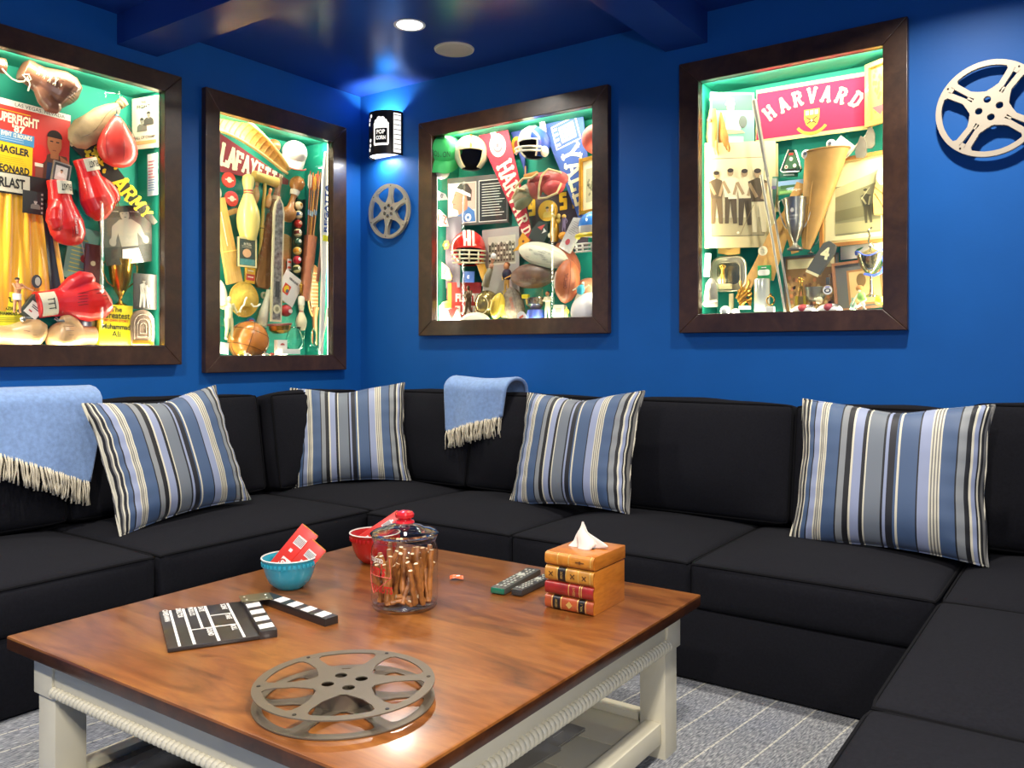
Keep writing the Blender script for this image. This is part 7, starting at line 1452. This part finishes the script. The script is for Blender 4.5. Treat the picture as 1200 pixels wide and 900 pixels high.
m = MB(); m.mat(C('3c6c5e')); m.rect(0, h_*.3, w_*.9, h_*.3, *ys(1)); m.mat(C('eceae2')); m.prism([(-.03, .01), (.0, .035), (.03, .02), (.045, -.03), (.035, -.07), (-.035, -.07), (-.03, -.03)], *ys(2)); m.mat(C('dcae84')); m.disc(-.008, h_*.2, .018, .024, *ys(3)); m.prism([(-.03, -.055), (.045, -.06), (.06, -.072), (-.03, -.078)], *ys(3)); m.mat(C('dfe8da')); m.prism([(-.035, h_*.25), (.012, h_*.25), (.006, h_*.38), (-.02, h_*.38)], *ys(4)); m.mat(C('54605c')); m.disc(.05, -.02, .02, .03, *ys(4)); m.mat(C('b8c8cc')); m.rect(0, -h_*.43, w_*.5, h_*.13, *ys(3)); m.mat(C('3a3a3a')); m.line(-.02, -.04, .02, -.005, .0015, *ys(5)); m.rect(-.008, h_*.19, .02, .002, *ys(5)); m.build('golfer_print', t)
t = it(B, 'leather_glove', 'golden leather golf gloves hanging at the left edge', 'glove', 838, 151, .08); m = MB().mat(mat('d09a4a', .5, noise=.15, nscale=30, bump=.3, bscale=60))
m.tube([(-.012, 0, .095), (-.014, 0, .04), (-.016, 0, -.03), (-.012, -.005, -.09)], [.016, .024, .028, .02], 14, flat=.6)
for k in range(4): m.tube([(-.022+.01*k, -.004, -.06), (-.026+.012*k, -.008, -.1), (-.022+.013*k, -.006, -.125-.004*(k % 2))], [.008, .0075, .004], 8)
o = solid(m.build('front_glove', t, ang=180), .003, 2); m = MB().mat(mat('a9762f', .6, noise=.2, nscale=30)); m.tube([(.012, .02, .08), (.02, .02, .02), (.03, .02, -.05), (.04, .02, -.09)], [.014, .022, .03, .02], 14, flat=.5)
for k in range(4): m.tube([(.02+.01*k, .02, -.06), (.022+.013*k, .02, -.095), (.02+.014*k, .02, -.115)], [.008, .0075, .004], 8)
solid(m.build('back_glove', t, ang=180), .003, 2); MB().mat(C('cf4434')).disc(-.018, .04, .010, .012, -.028, -.022, 12).build('red_snap', t); MB().mat(C('e6c88a')).tube([(-.012, 0, .095), (-.03, .01, .15)], .003, 6).build('hanging_loop', t)
t, w_, h_ = itq2(B, 'framed_photo', 'large mounted sepia photo of four golfers on the left', 'photo', (826, 168), (909, 171), (826, 291), .125); card(t, w_, h_, 'e2cf96', .004); m = MB().at(0, -.001, 0); m.mat(C('3f3a30')); m.rect(-.01, -h_*.02, w_*.74, h_*.74, *ys(1)); m.mat(C('ded0a4')); m.rect(-.01, -h_*.02, w_*.73, h_*.73, *ys(2)); m.mat(C('b9aa7e')); m.rect(-.01, -h_*.30, w_*.73, h_*.17, *ys(3)); m.build('mount', t)
m = MB().at(0, -.0026, 0)
stander(m, -.11, -h_*.27, .25, 'a58a64', '5d4c34', '6f5a3c', 1); stander(m, -.045, -h_*.27, .26, 'a58a64', 'e3d8b4', '54462f', 4); stander(m, .02, -h_*.29, .265, 'a58a64', 'e0d4ae', '4c3f2a', 7); stander(m, .085, -h_*.36, .30, 'a58a64', '54462f', 'd8caa0', 10, -.02)
m.mat(C('8c7a54')); m.line(.0, -h_*.38, .06, -h_*.1, .003, *ys(13)); m.mat(C('efe6c6')); m.disc(-.01, -h_*.36, .006, .006, *ys(13)); m.rect(-.035, -.015, .04, .01, *ys(12)); m.build('golfers_print', t)['kind'] = 'stuff'
t, w_, h_ = itq(B, 'scroll_card', 'cream card with dark vertical lettering behind the golf club shafts', 'card', (892, 171), (912, 168), (892, 250), .205); card(t, w_, h_, 'dcc68c'); m = MB().mat(C('3a352a')); m.rect(-.008, h_*.34, .006, .05, *ys(1)); m.build('printing', t)
t, w_, h_ = itq(B, 'course_card', 'green golf course scorecard with a purple landscape', 'card', (890, 207), (910, 207), (889, 250), .19); card(t, w_, h_, '4d7a63'); m = MB().mat(C('9aa09a')); m.rect(0, h_*.35, w_*.9, h_*.2, *ys(1)); m.mat(C('7a6a90')); m.rect(0, h_*.2, w_*.9, h_*.08, *ys(2)); bar_lines(m, '9fb8a0', -w_*.35, w_*.35, -h_*.4, h_*.05, 7, .0015, 3); m.build('printing', t)['kind'] = 'stuff'
# shafts
for i, (a, b_, c, lb) in enumerate([((928, 372), (884, 118), 'a9a497', 'long steel golf club shaft leaning across the golf case'), ((921, 372), (892, 205), 'c4bfae', 'second pale golf shaft crossing beside the longer steel one')]):
    t, L = itax(B, 'golf_club', lb, 'golf club', a, b_, .055-.02*i); MB().mat(C(c, .3, metal=.7)).lathe([(.0045, -L/2), (.006, L*.1), (.007, L*.5)], 12).build('shaft', t)
    if i == 0: MB().mat(C('8c8a80', .5, metal=.3)).lathe([(.0075, L*.14), (.0105, L*.3), (.012, L*.5), (.0, L*.51)], 14, close=False).build('grip', t)
# tin
t = it(B, 'tee_tin', 'green trapezoid tin showing white and red balls', 'tin', 928, 190, .17); A_ = [(-.038, -.045), (.036, -.05), (.045, -.035), (.02, .05), (-.012, .055), (-.048, -.035)]
MB().mat(C('1f4a3c', .5)).prism(A_, -.01, .01).build('tin_body', t); MB().mat(silver(.3)).tube([(x_, -.011, z_) for x_, z_ in A_], .004, 6, closed=True).build('silver_rim', t); m = MB().mat(C('3f6a4a')); m.prism([(x_*.8, z_*.8) for x_, z_ in A_], -.0112, -.01); m.mat(C('efe8d4'))
for px, pz in ((0, .012), (-.022, -.022), (.016, -.02)): m.disc(px, pz, .008, .009, -.013, -.011, 14)
m.mat(C('b8342c')); m.disc(-.022, -.022, .004, .0045, -.014, -.012, 8); m.rect(.0, .035, .02, .01, -.0125, -.011); m.mat(C('1c1c1a')); m.rect(0, -.038, .05, .01, -.0125, -.011); m.build('tin_print', t)
for i, (u, v, d, lb) in enumerate([(945, 181, .10, 'white golf ball at the mouth of the leather golf bag'), (974, 169, .14, 'white golf ball behind the scorecard under the banner')]):
    t = it(B, 'golf_ball', lb, 'golf ball', u, v, d); ball(t, .0215, mat('efece4', .35, bump=.8, bscale=260)); MB().mat(C('5a6470')).at(0, -.0217, 0, rx=pi/2).lathe([(.006, 0), (.008, 0), (.008, .0006), (.006, .0006)], 14).build('printed_ring', t)
# leather golf bag: tapering tan leather
LE = mat('b98d4a', .6, noise=.14, nscale=14, bump=.3, bscale=60)
t, L = itax(B, 'golf_bag', 'tan leather golf bag hanging as a long narrow cone', 'golf bag', (945, 292), (970, 176), .11)
m = MB().mat(LE); m.surf(lambda u, v: ((.018+.075*v**.8)*sin(2*pi*u)*(1+.04*sin(6*pi*u)), -(.012+.045*v)*cos(2*pi*u), (v-.5)*L+.02*v*sin(2*pi*u)), 32, 14, cu=True); m.build('leather_cone', t, ang=180); MB().mat(C('8f6a30', .7)).tube([((.018+.075)*sin(2*pi*i/24), -(.057)*cos(2*pi*i/24), .5*L+.02*sin(2*pi*i/24)) for i in range(24)], .004, 6, closed=True).build('mouth_seam', t)
MB().mat(C('a37a38', .7)).tube([(-.02, -.035, L*.4), (-.025, -.04, L*.1), (-.015, -.028, -L*.2), (0, -.014, -L*.48)], .0025, 5).build('side_seam', t)
t, L = itax(B, 'leather_strap', 'wide tan leather strap looping down left of the golf bag', 'strap', (866, 352), (940, 215), .145); m = MB().mat(mat('c2944e', .6, noise=.12)); 
def ribbon(m, pts, w_, th=.004):
    P = [Vector(p) for p in pts]
    def f(u, v):
        k = v*(len(P)-1); i = min(int(k), len(P)-2); p = P[i].lerp(P[i+1], k-i); d = (P[i+1]-P[i]).normalized(); n = Vector((d.z, 0, -d.x)); q = p+n*w_*(u-.5); return (q.x, q.y+.002*sin(5*v), q.z)
    m.surf(f, 4, 5*len(P)); m.surf(lambda u, v: (lambda q: (q[0], q[1]+th, q[2]))(f(u, v)), 4, 5*len(P))
ribbon(m, [(0, 0, -L*.5), (.004, -.01, -L*.2), (.0, -.02, .08), (.012, -.01, L*.28), (-.004, 0, L*.5)], .045); m.build('leather_strap_body', t, ang=180)
t, L = itax(B, 'leather_strap', 'tan leather strap loop hanging beside the silver cup', 'strap', (918, 300), (938, 225), .13); m = MB().mat(mat('c79a50', .6, noise=.12)); ribbon(m, [(-.02, 0, L*.5), (-.035, -.01, L*.2), (-.01, -.012, -.02), (.03, -.0, -L*.3), (.05, 0, -L*.42)], .035); ribbon(m, [(-.035, .0, -.0), (-.045, 0, -L*.5), (-.05, 0, -L*.9)], .07); m.build('leather_strap_body', t, ang=180)
t, w_, h_ = itq(B, 'score_card', 'blank white scorecard tucked in the mouth of the leather bag', 'card', (984, 158), (1000, 170), (972, 180), .125); card(t, w_*1.1, h_, 'efeadb')
for i, (a, b_, lb) in enumerate([((992, 184), (1012, 163), 'lower silver golf iron head sticking out of the leather bag'), ((1002, 172), (1022, 152), 'upper silver golf iron head under the map frame')]):
    t, L = itax(B, 'iron_club', lb, 'golf club', a, b_, .115+.03*i); MB().mat(C('b9b19a', .3, metal=.6)).lathe([(.004, -L*.5), (.0045, L*.55)], 10).build('shaft', t); m = MB().mat(mat('a9a18c', .3, .7, noise=.15)); m.at(0, 0, L*.55, ry=rad(52)); m.prism([(-.01, -.016), (.0, .0), (.02, .012), (.07, .02), (.085, .01), (.085, -.022), (.06, -.03), (.02, -.024)], -.006, .006); m.build('iron_head', t)
# big silver cup
t = it(B, 'trophy_cup', 'tall tarnished silver cup engraved in the middle of the golf case', 'trophy', 932, 293, .085); M_ = mat('a8a496', .3, .85, noise=.2, nscale=18); cup(t, .235, .048, M_, handles=False, prof=[(.034, 0), (.036, .006), (.026, .012), (.012, .022), (.009, .035), (.014, .045), (.022, .06), (.036, .1), (.044, .15), (.047, .2), (.05, .235), (.047, .235), (.04, .15), (.0, .07)])
MB().mat(M_).tube([(-.046, 0, .2), (-.06, 0, .235), (-.075, 0, .225), (-.072, 0, .18), (-.055, 0, .13), (-.04, 0, .1)], .0035, 8).build('handle', t); MB().mat(M_).tube([(.046, 0, .2), (.062, 0, .21), (.072, 0, .18), (.055, 0, .13), (.04, 0, .1)], .0035, 8).build('handle', t)
m = MB().mat(C('e0dccc', .5)); 
q = MB(); q.text('CLUB CHAMPION', 0, .15, .008, 0, wd=.05); q.text('TROPHY', 0, .135, .007, 0, wd=.03); q.disc(0, .175, .008, .01, 0, .0005, 12); m.add([(.0465*sin(v[0]/.0465), -.0475*cos(v[0]/.0465), v[2]) for v in q.v], q.f, False); m.build('engraving', t)['kind'] = 'stuff'
t, w_, h_ = itq(B, 'course_postcard', 'colour postcard of a golf green behind the silver cup', 'postcard', (912, 213), (949, 209), (912, 229), .15); card(t, w_, h_, '5f8f52'); m = MB(); m.mat(C('8fb4d8')); m.rect(0, h_*.32, w_, h_*.36, *ys(1)); m.mat(C('3f6a3c')); m.rect(-.01, h_*.05, w_*.7, h_*.25, *ys(2)); m.mat(C('a8c8d8')); m.disc(-.005, -h_*.1, .03, .006, *ys(3)); m.mat(C('8fc06a')); m.rect(0, -h_*.32, w_*.9, h_*.2, *ys(2)); m.build('landscape_print', t)
t, w_, h_ = itq(B, 'course_postcard', 'small dark green postcard above the silver cup', 'postcard', (914, 203), (935, 202), (914, 208), .19); card(t, w_, h_, '2f6a58'); m = MB().mat(C('cfe0d8')); m.rect(0, 0, w_*.6, h_*.3, *ys(1)); m.build('printing', t)
t, w_, h_ = itq2(B, 'golf_photo', 'wood framed grey photo of a golfer swinging on the right', 'picture frame', (962, 190), (1042, 175), (960, 291), .15); card(t, w_, h_, 'ded28c', .006); frame4(t, w_, h_, .016, C('b27a3c', .4, coat=.2), .012); m = MB().at(0, -.002, 0); m.mat(C('ece2a8')); m.rect(0, 0, w_*.84, h_*.86, *ys(1)); m.mat(C('8a8660')); m.rect(w_*.06, -h_*.1, w_*.66, h_*.56, *ys(2)); m.mat(C('c9c48e')); m.prism([(-w_*.27, h_*.16), (w_*.39, h_*.3), (w_*.39, h_*.18), (-w_*.27, h_*.06)], *ys(3)); m.mat(C('a8a070')); m.rect(w_*.06, -h_*.3, w_*.66, h_*.12, *ys(4)); m.mat(C('77724e')); m.prism([(-w_*.27, -h_*.22), (w_*.39, -h_*.18), (w_*.39, -h_*.05), (-w_*.27, -h_*.1)], *ys(5)); m.build('landscape_print', t)
m = MB().at(0, -.0044, 0); stander(m, w_*.22, -h_*.27, .15, 'a8a070', '4a4834', '555138', 1, -.1, '3a3826'); m.mat(C('d8d2a0')); m.line(w_*.12, -h_*.0, w_*.24, h_*.12, .002, *ys(5)); m.build('golfer_print', t)
t = it(B, 'tan_pouch', 'tan leather shoe tongue hanging at the right edge of the golf case', 'leather', 1031, 232, .10); m = MB().mat(LE); m.prism([(-.022, -.07), (.022, -.075), (.03, .03), (.012, .09), (-.01, .08), (-.026, 0)], -.01, .01); m.build('leather_body', t); m = MB().mat(C('7a5420', .7)); m.tube([(-.018, -.011, .02), (.0, -.012, -.01), (.018, -.011, -.05)], .002, 5); m.tube([(-.02, -.011, .05), (.01, -.012, .02), (.024, -.011, -.0)], .002, 5); m.build('stitching', t); MB().mat(mat('e6d9c0', .6)).sph(.01, .0, .085, .028, .014, .045, 14, 10).build('cream_flap', t)
t = it(B, 'small_cup', 'small silver cup half hidden behind the tall tarnished one', 'trophy', 950, 297, .17); cup(t, .09, .026, silver(.25))
t, w_, h_ = itq(B, 'brown_tag', 'brown suede label above the silver tray', 'label', (843, 279), (868, 279), (842, 298), .13); m = MB().mat(mat('b08c42', .8, bump=.5, bscale=200)); m.prism([(-w_/2, -h_*.45), (0, -h_*.55), (w_/2, -h_*.45), (w_/2, h_*.4), (w_*.3, h_*.55), (-w_*.3, h_*.55), (-w_/2, h_*.4)], -.006, .006); m.build('suede', t); MB().mat(C('8a6a2c')).disc(0, 0, .02, .018, -.0072, -.005, 16).build('embossed_mark', t)
# tray
t = it(B, 'silver_tray', 'square silver tray with rounded corners standing at the left', 'tray', 854, 321, .15)
def rrect(w_, h_, r, n=6): return [(sx*(w_/2-r)+r*cos(a0+pi/2*i/n), sz*(h_/2-r)+r*sin(a0+pi/2*i/n)) for sx, sz, a0 in ((1, 1, 0), (-1, 1, pi/2), (-1, -1, pi), (1, -1, 3*pi/2)) for i in range(n+1)]
SV = mat('b0a98f', .3, .75, noise=.12, nscale=12); MB().mat(SV).prism(rrect(.175, .165, .05), -.004, .004).build('tray_plate', t); MB().mat(mat('8d8668', .25, .85, noise=.15)).prism(rrect(.115, .105, .03), -.0055, -.003).build('tray_well', t)
for s_ in (.175, .12): MB().mat(SV).tube([(x_, -.006, z_) for x_, z_ in rrect(s_, s_*.94, .05 if s_ > .15 else .03)], .0045 if s_ > .15 else .003, 8, closed=True).build('raised_rim', t)
t = it(B, 'golfer_trophy', 'small gold golfer trophy on a cream block in front of the tray', 'trophy', 847, 333, .10); figure(t, .095, dict(rh=(.06, -.12, .95), lh=(.0, -.12, .95), le=(-.14, -.06, .9), re=(.16, -.06, .9)), M_=gold()); MB().mat(C('e3d59a', .4)).box(.014, 0, -.012, .055, .03, .024, .002).build('block', t)
t = it(B, 'shoe_horn', 'grey suede shoe standing upright in the lower left corner', 'shoe', 833, 345, .06); m = MB().mat(mat('8f8a7c', .5, noise=.15)); m.tube([(0, 0, -.06), (.0, 0, .0), (.002, 0, .05), (.004, 0, .075)], [.034, .034, .026, .01], 20, flat=.7); m.build('suede_body', t, ang=180); MB().mat(C('e6e2d6', .3)).box(-.0, -.026, .03, .006, .006, .045, .002).build('shoe_badge', t); MB().mat(C('e8dfc8', .5)).tube([(-.034, -.01, -.045), (0, -.03, -.038), (.034, -.01, -.03)], .006, 8).build('sole_welt', t)
t, L = itax(B, 'white_pennant', 'white tag with blue dots at the left edge of the golf case', 'tag', (828, 324), (830, 297), .17); card(t, .03, L, 'e9e8e2'); m = MB().mat(C('2c3c9c')); m.disc(.0, -L*.35, .005, .005, *ys(1)); m.mat(C('7f8494')); m.rect(0, L*.1, .016, .03, *ys(1)); m.build('printing', t)
t = it(B, 'wooden_post', 'thin cream post below the silver tray', 'stand', 857, 355, .14); MB().mat(C('cdbf92', .4)).box(0, 0, 0, .02, .016, .09, .002).build('post', t)
for i, (u, v, lb) in enumerate([(850, 364, 'larger white golf ball on the floor at the left of the golf case'), (862, 366, 'half hidden white golf ball beside the gold flower trophy')]):
    t = it(B, 'golf_ball', lb, 'golf ball', u, v, .04+.03*i); ball(t, .0235-.004*i, mat('f2efe8', .35, bump=.8, bscale=260))
t = it(B, 'flower_trophy', 'gold trophy of tangled leaves left of the glass cylinder', 'trophy', 873, 350, .075); m = MB().mat(gold(.3))
for i in range(44): r = random.Random(i+7); a = r.uniform(0, 2*pi); z0 = r.uniform(-.04, .035); k = .028*(1-.3*abs(z0)/.04); m.tube([(k*cos(a), k*sin(a), z0), (k*1.25*cos(a+.5), k*1.25*sin(a+.5), z0+.010), (k*.9*cos(a+1), k*.9*sin(a+1), z0+.024)], [.0035, .005, .002], 5)
for s_ in (-1, 1): m.tube([(.006*s_, 0, .02), (.012*s_, 0, .05), (.022*s_, 0, .075), (.018*s_, 0, .085)], .005, 6)
m.build('gold_leaves', t)['kind'] = 'stuff'; MB().mat(C('efe9da', .3)).lathe([(.028, -.05), (.028, -.035), (0, -.035)], 20).build('white_base', t)
t = it(B, 'round_sticker', 'round cream sticker with fine print on the leather strap', 'sticker', 894, 294, .10); MB().mat(C('efe6c0', .5)).disc(0, 0, .022, .022, -.001, .001, 28).build('paper', t); m = MB().mat(C('7a7450'))
for i in range(5): m.rect(0, .012-.006*i, .024-abs(2-i)*.004, .0012, -.0016, -.001)
m.build('fine_print', t)['kind'] = 'stuff'
t, w_, h_ = itq(B, 'green_tin', 'green tin with a white oval label above the glass cylinder', 'tin', (889, 312), (904, 311), (888, 328), .12); MB().mat(C('2f9450', .4)).box(0, 0, 0, w_, .02, h_*1.05, .002).build('tin_body', t); m = MB().mat(C('f0ede0')); m.prism([(x_, z_) for x_, z_ in rrect(w_*.92, h_*.42, .010)], -.0125, -.010); m.rect(0, h_*.36, w_*.4, .004, -.0125, -.010); m.build('oval_label', t)
t = it(B, 'glass_cylinder', 'tall clear glass cylinder vase on the floor of the golf case', 'vase', 893, 346, .085); m = MB().mat(mat('cfd2c4', .1, .35, coat=.8, noise=.1, nscale=12)); m.lathe([(.036, -.075), (.036, .07), (.034, .075), (.031, .07), (.031, -.06)], 32, close=False); m.build('vase_body', t, ang=60)
t = it(B, 'golfer_trophy', 'small clear and gold ornament on a white block before the glass cylinder', 'trophy', 903, 357, .035); m = MB().mat(gold(.25)); m.tube([(.017*cos(a), 0, .018+.02*sin(a)) for a in [2*pi*i/16 for i in range(16)]], .0032, 6, closed=True); m.sph(0, 0, .046, .006, n=10, m=6); m.build('gold_ring', t); MB().mat(C('f0ede2', .3)).box(0, 0, -.028, .034, .024, .04, .002).build('white_block', t)
# lower right pictures
t, w_, h_ = itq(B, 'small_picture', 'dark framed autumn picture with a cream mount behind the gold trophies', 'picture frame', (919, 301), (983, 296), (919, 370), .19); card(t, w_, h_, '9c7436', .006); frame4(t, w_, h_, .010, C('4a4a40', .5), .01); m = MB().at(0, -.002, 0); m.mat(C('e0d09a')); m.rect(0, h_*.36, w_*.86, h_*.16, *ys(1))
for i in range(60): r = random.Random(i+90); m.mat(C(['b88a44', 'd0a860', '7d5424', 'c47a3c'][i % 4])); m.disc(r.uniform(-.42, .42)*w_, r.uniform(-.45, .22)*h_, .008, .011, *ys(2), 6)
m.build('autumn_print', t)['kind'] = 'stuff'
t, L = itax(B, 'club_cover', 'grey felt golf club cover with a cream number 4', 'club cover', (952, 322), (975, 285), .115); m = MB().mat(mat('54544a', .8, bump=.3)); m.prism([(-.03, -L*.5), (.028, -L*.42), (.034, L*.3), (.022, L*.5), (-.012, L*.52), (-.03, L*.4)], -.014, .014); o = m.build('felt_body', t); m = MB().mat(C('e6dca8')); m.text('4', .002, L*.18, .055, -.0155, bold=.04, rot=.35); m.rect(0, -L*.46, .06, .012, -.0155, -.013, .1); m.build('number', t)
t = it(B, 'golfer_trophy', 'bright gold trophy with a swinging golfer on a yellow base', 'trophy', 939, 347, .08); figure(t, .085, dict(rh=(-.1, -.1, .98), lh=(-.14, -.1, .95), le=(-.18, -.04, .85), re=(.04, -.06, .9), lf=(-.1, 0, .03)), M_=gold(.2)); m = MB().mat(C('d8b92c', .25, metal=.6)); m.box(-.018, 0, -.03, .012, .03, .06, .002); m.box(.018, 0, -.03, .012, .03, .06, .002); m.mat(C('6a5a24', .4)); m.box(0, .004, -.03, .026, .02, .055); m.build('twin_column_base', t)
t = it(B, 'pewter_pot', 'squat grey pewter pot below the number 4 cover', 'pot', 956, 345, .085); MB().mat(mat('a09c88', .35, .7, noise=.2)).lathe([(.024, -.03), (.034, -.024), (.042, -.005), (.044, .028), (.046, .032), (.042, .03), (.036, .0), (0, -.01)], 30, close=False).build('pot_body', t)
t = it(B, 'club_badge', 'round white club badge hanging on a dark strap', 'badge', 970, 340, .055); MB().mat(C('4a4a44', .5)).box(.0, .004, .034, .016, .006, .045, .002).build('strap', t); m = MB().mat(gold(.3)); m.disc(0, 0, .023, .023, -.003, .003, 26); m.mat(C('f0ece0')); m.disc(0, 0, .020, .020, -.004, -.002, 26); m.mat(C('26262a')); m.disc(0, -.002, .014, .010, -.0048, -.003, 18); m.mat(C('e8e2d0')); m.disc(0, -.002, .008, .006, -.0054, -.004, 12); m.mat(C('5a4aa8')); m.rect(0, .014, .018, .004, -.0054, -.004); m.build('badge_disc', t)
for i, (u, v, lb) in enumerate([(942, 364, 'white shoe with a red toe panel on the left of the case floor'), (972, 363, 'white shoe with a dark red toe panel beside the glass bottle')]):
    t = it(B, 'golf_shoe', lb, 'shoe', u, v, .05); m = MB().mat(C('ebe6dc', .4, coat=.3)); m.sph(0, 0, 0, .055, .035, .027, 24, 12); m.build('shoe_body', t, ang=180); m = MB().mat(C(['b8403a', 'a03a40'][i], .5)); m.sph(-.0, -.012, .006, .026, .026, .022, 18, 10); m.build('toe_panel', t); m = MB().mat(C('3a2c28', .6)); 
    for k in range(3): m.tube([(.02+.008*k, -.03+.004*k, .012), (.03+.008*k, -.01, .024)], .002, 5)
    m.build('laces', t)
t = it(B, 'cream_ball', 'cream knobbly ball between the two red toed shoes', 'ball', 960, 352, .04); ball(t, .016, mat('ddd0a4', .5, bump=.8, bscale=120))
t, w_, h_ = itq2(B, 'leaf_card', 'white card with a green leaf below the framed golfer photo', 'card', (985, 287), (1042, 277), (985, 305), .15); card(t, w_, h_, 'ece8d8'); m = MB().mat(C('3c7a4a')); m.prism([(-.05, -.006), (-.035, .006), (-.01, .012), (.0, .012), (-.015, .002), (-.035, -.006)], *ys(1)); m.build('leaf_print', t)
t, w_, h_ = itq(B, 'small_picture', 'small picture in a brown and grey double frame at the bottom right', 'picture frame', (978, 309), (1044, 300), (977, 366), .165); card(t, w_, h_, '6a675c', .006); frame4(t, w_, h_, .012, C('9c6a44', .4), .012); m = MB().at(0, -.002, 0); m.mat(C('a8743c')); m.rect(w_*.06, -.01, w_*.62, h_*.72, *ys(1)); m.mat(C('d2ae70')); m.rect(w_*.06, -.01, w_*.54, h_*.64, *ys(2)); m.mat(C('8a6a3a')); m.disc(w_*.0, .02, .02, .03, *ys(3)); m.build('picture_print', t)
t = it(B, 'silver_trophy', 'large silver bowl trophy with a blue ribbon at the right edge', 'trophy', 1021, 321, .075); M_ = mat('c9bf98', .12, .9); m = MB().mat(M_); m.lathe([(.012, -.005), (.02, .0), (.04, .025), (.052, .055), (.058, .08), (.054, .08), (.046, .05), (.0, .012)], 36, close=False); m.build('bowl', t); m = MB().mat(M_); m.lathe([(.03, -.10), (.03, -.094), (.01, -.085), (.0055, -.06), (.0055, -.01), (.012, 0)], 20); m.build('stem', t)
m = MB().mat(M_); m.lathe([(.056, .08), (.04, .094), (.014, .104), (.008, .11), (.012, .12), (.004, .13), (0, .135)], 30, close=False); m.build('lid', t); m = MB().mat(C('3f5cc0', .5))
m.tube([(-.058*cos(a)*1.02, -.06*abs(sin(a))-.002, .085+.012*sin(3*a)) for a in [pi*i/16 for i in range(17)]], .006, 6, flat=.5); m.tube([(.05, -.02, .08), (.058, -.03, .03), (.045, -.035, -.0), (.02, -.045, -.012), (-.02, -.045, -.002)], .006, 6, flat=.5); m.build('blue_ribbon', t)
m = MB().mat(M_); m.tube([(-.0, 0, .12), (-.012, 0, .14), (-.006, 0, .165), (-.012, 0, .185), (.004, 0, .2)], .0045, 6); m.build('finial', t)
t = it(B, 'girl_figurine', 'porcelain figurine of a child in a green vest at the bottom right', 'figurine', 1009, 366, .035); figure(t, .115, dict(head=(-.05, -.05, .82), neck=(-.02, 0, .74), chest=(0, 0, .62), hip=(.05, 0, .3), lh=(-.25, -.2, .3), le=(-.2, -.1, .5), ls=(-.1, 0, .7), rs=(.1, 0, .68), re=(.2, -.08, .45), rh=(.0, -.25, .3), lk=(-.15, -.22, .15), rk=(.15, -.22, .15), lf=(-.05, -.2, .04), rf=(.25, -.15, .04)), M_=C('ecdcc4', .3, coat=.4), voxel=.0022)
MB().mat(C('8fbf5a', .4, coat=.3)).sph(.003, -.004, .066, .018, .017, .022, 16, 10).build('green_vest', t); MB().mat(C('c0843c', .6)).sph(-.006, .0, .103, .016, .015, .013, 14, 8).build('hair', t)
t = it(B, 'green_bottle', 'small green glass bottle beside the porcelain child figurine', 'bottle', 1000, 366, .045); MB().mat(mat('8fae98', .1, .1, coat=.8)).lathe([(.013, 0), (.014, .004), (.014, .035), (.007, .046), (.007, .06), (.009, .062), (0, .062)], 20).build('bottle_body', t)
t = it(B, 'yellow_ball', 'yellow golf ball in the bottom right corner of the golf case', 'golf ball', 1031, 352, .05); ball(t, .02, 'd8d22c')
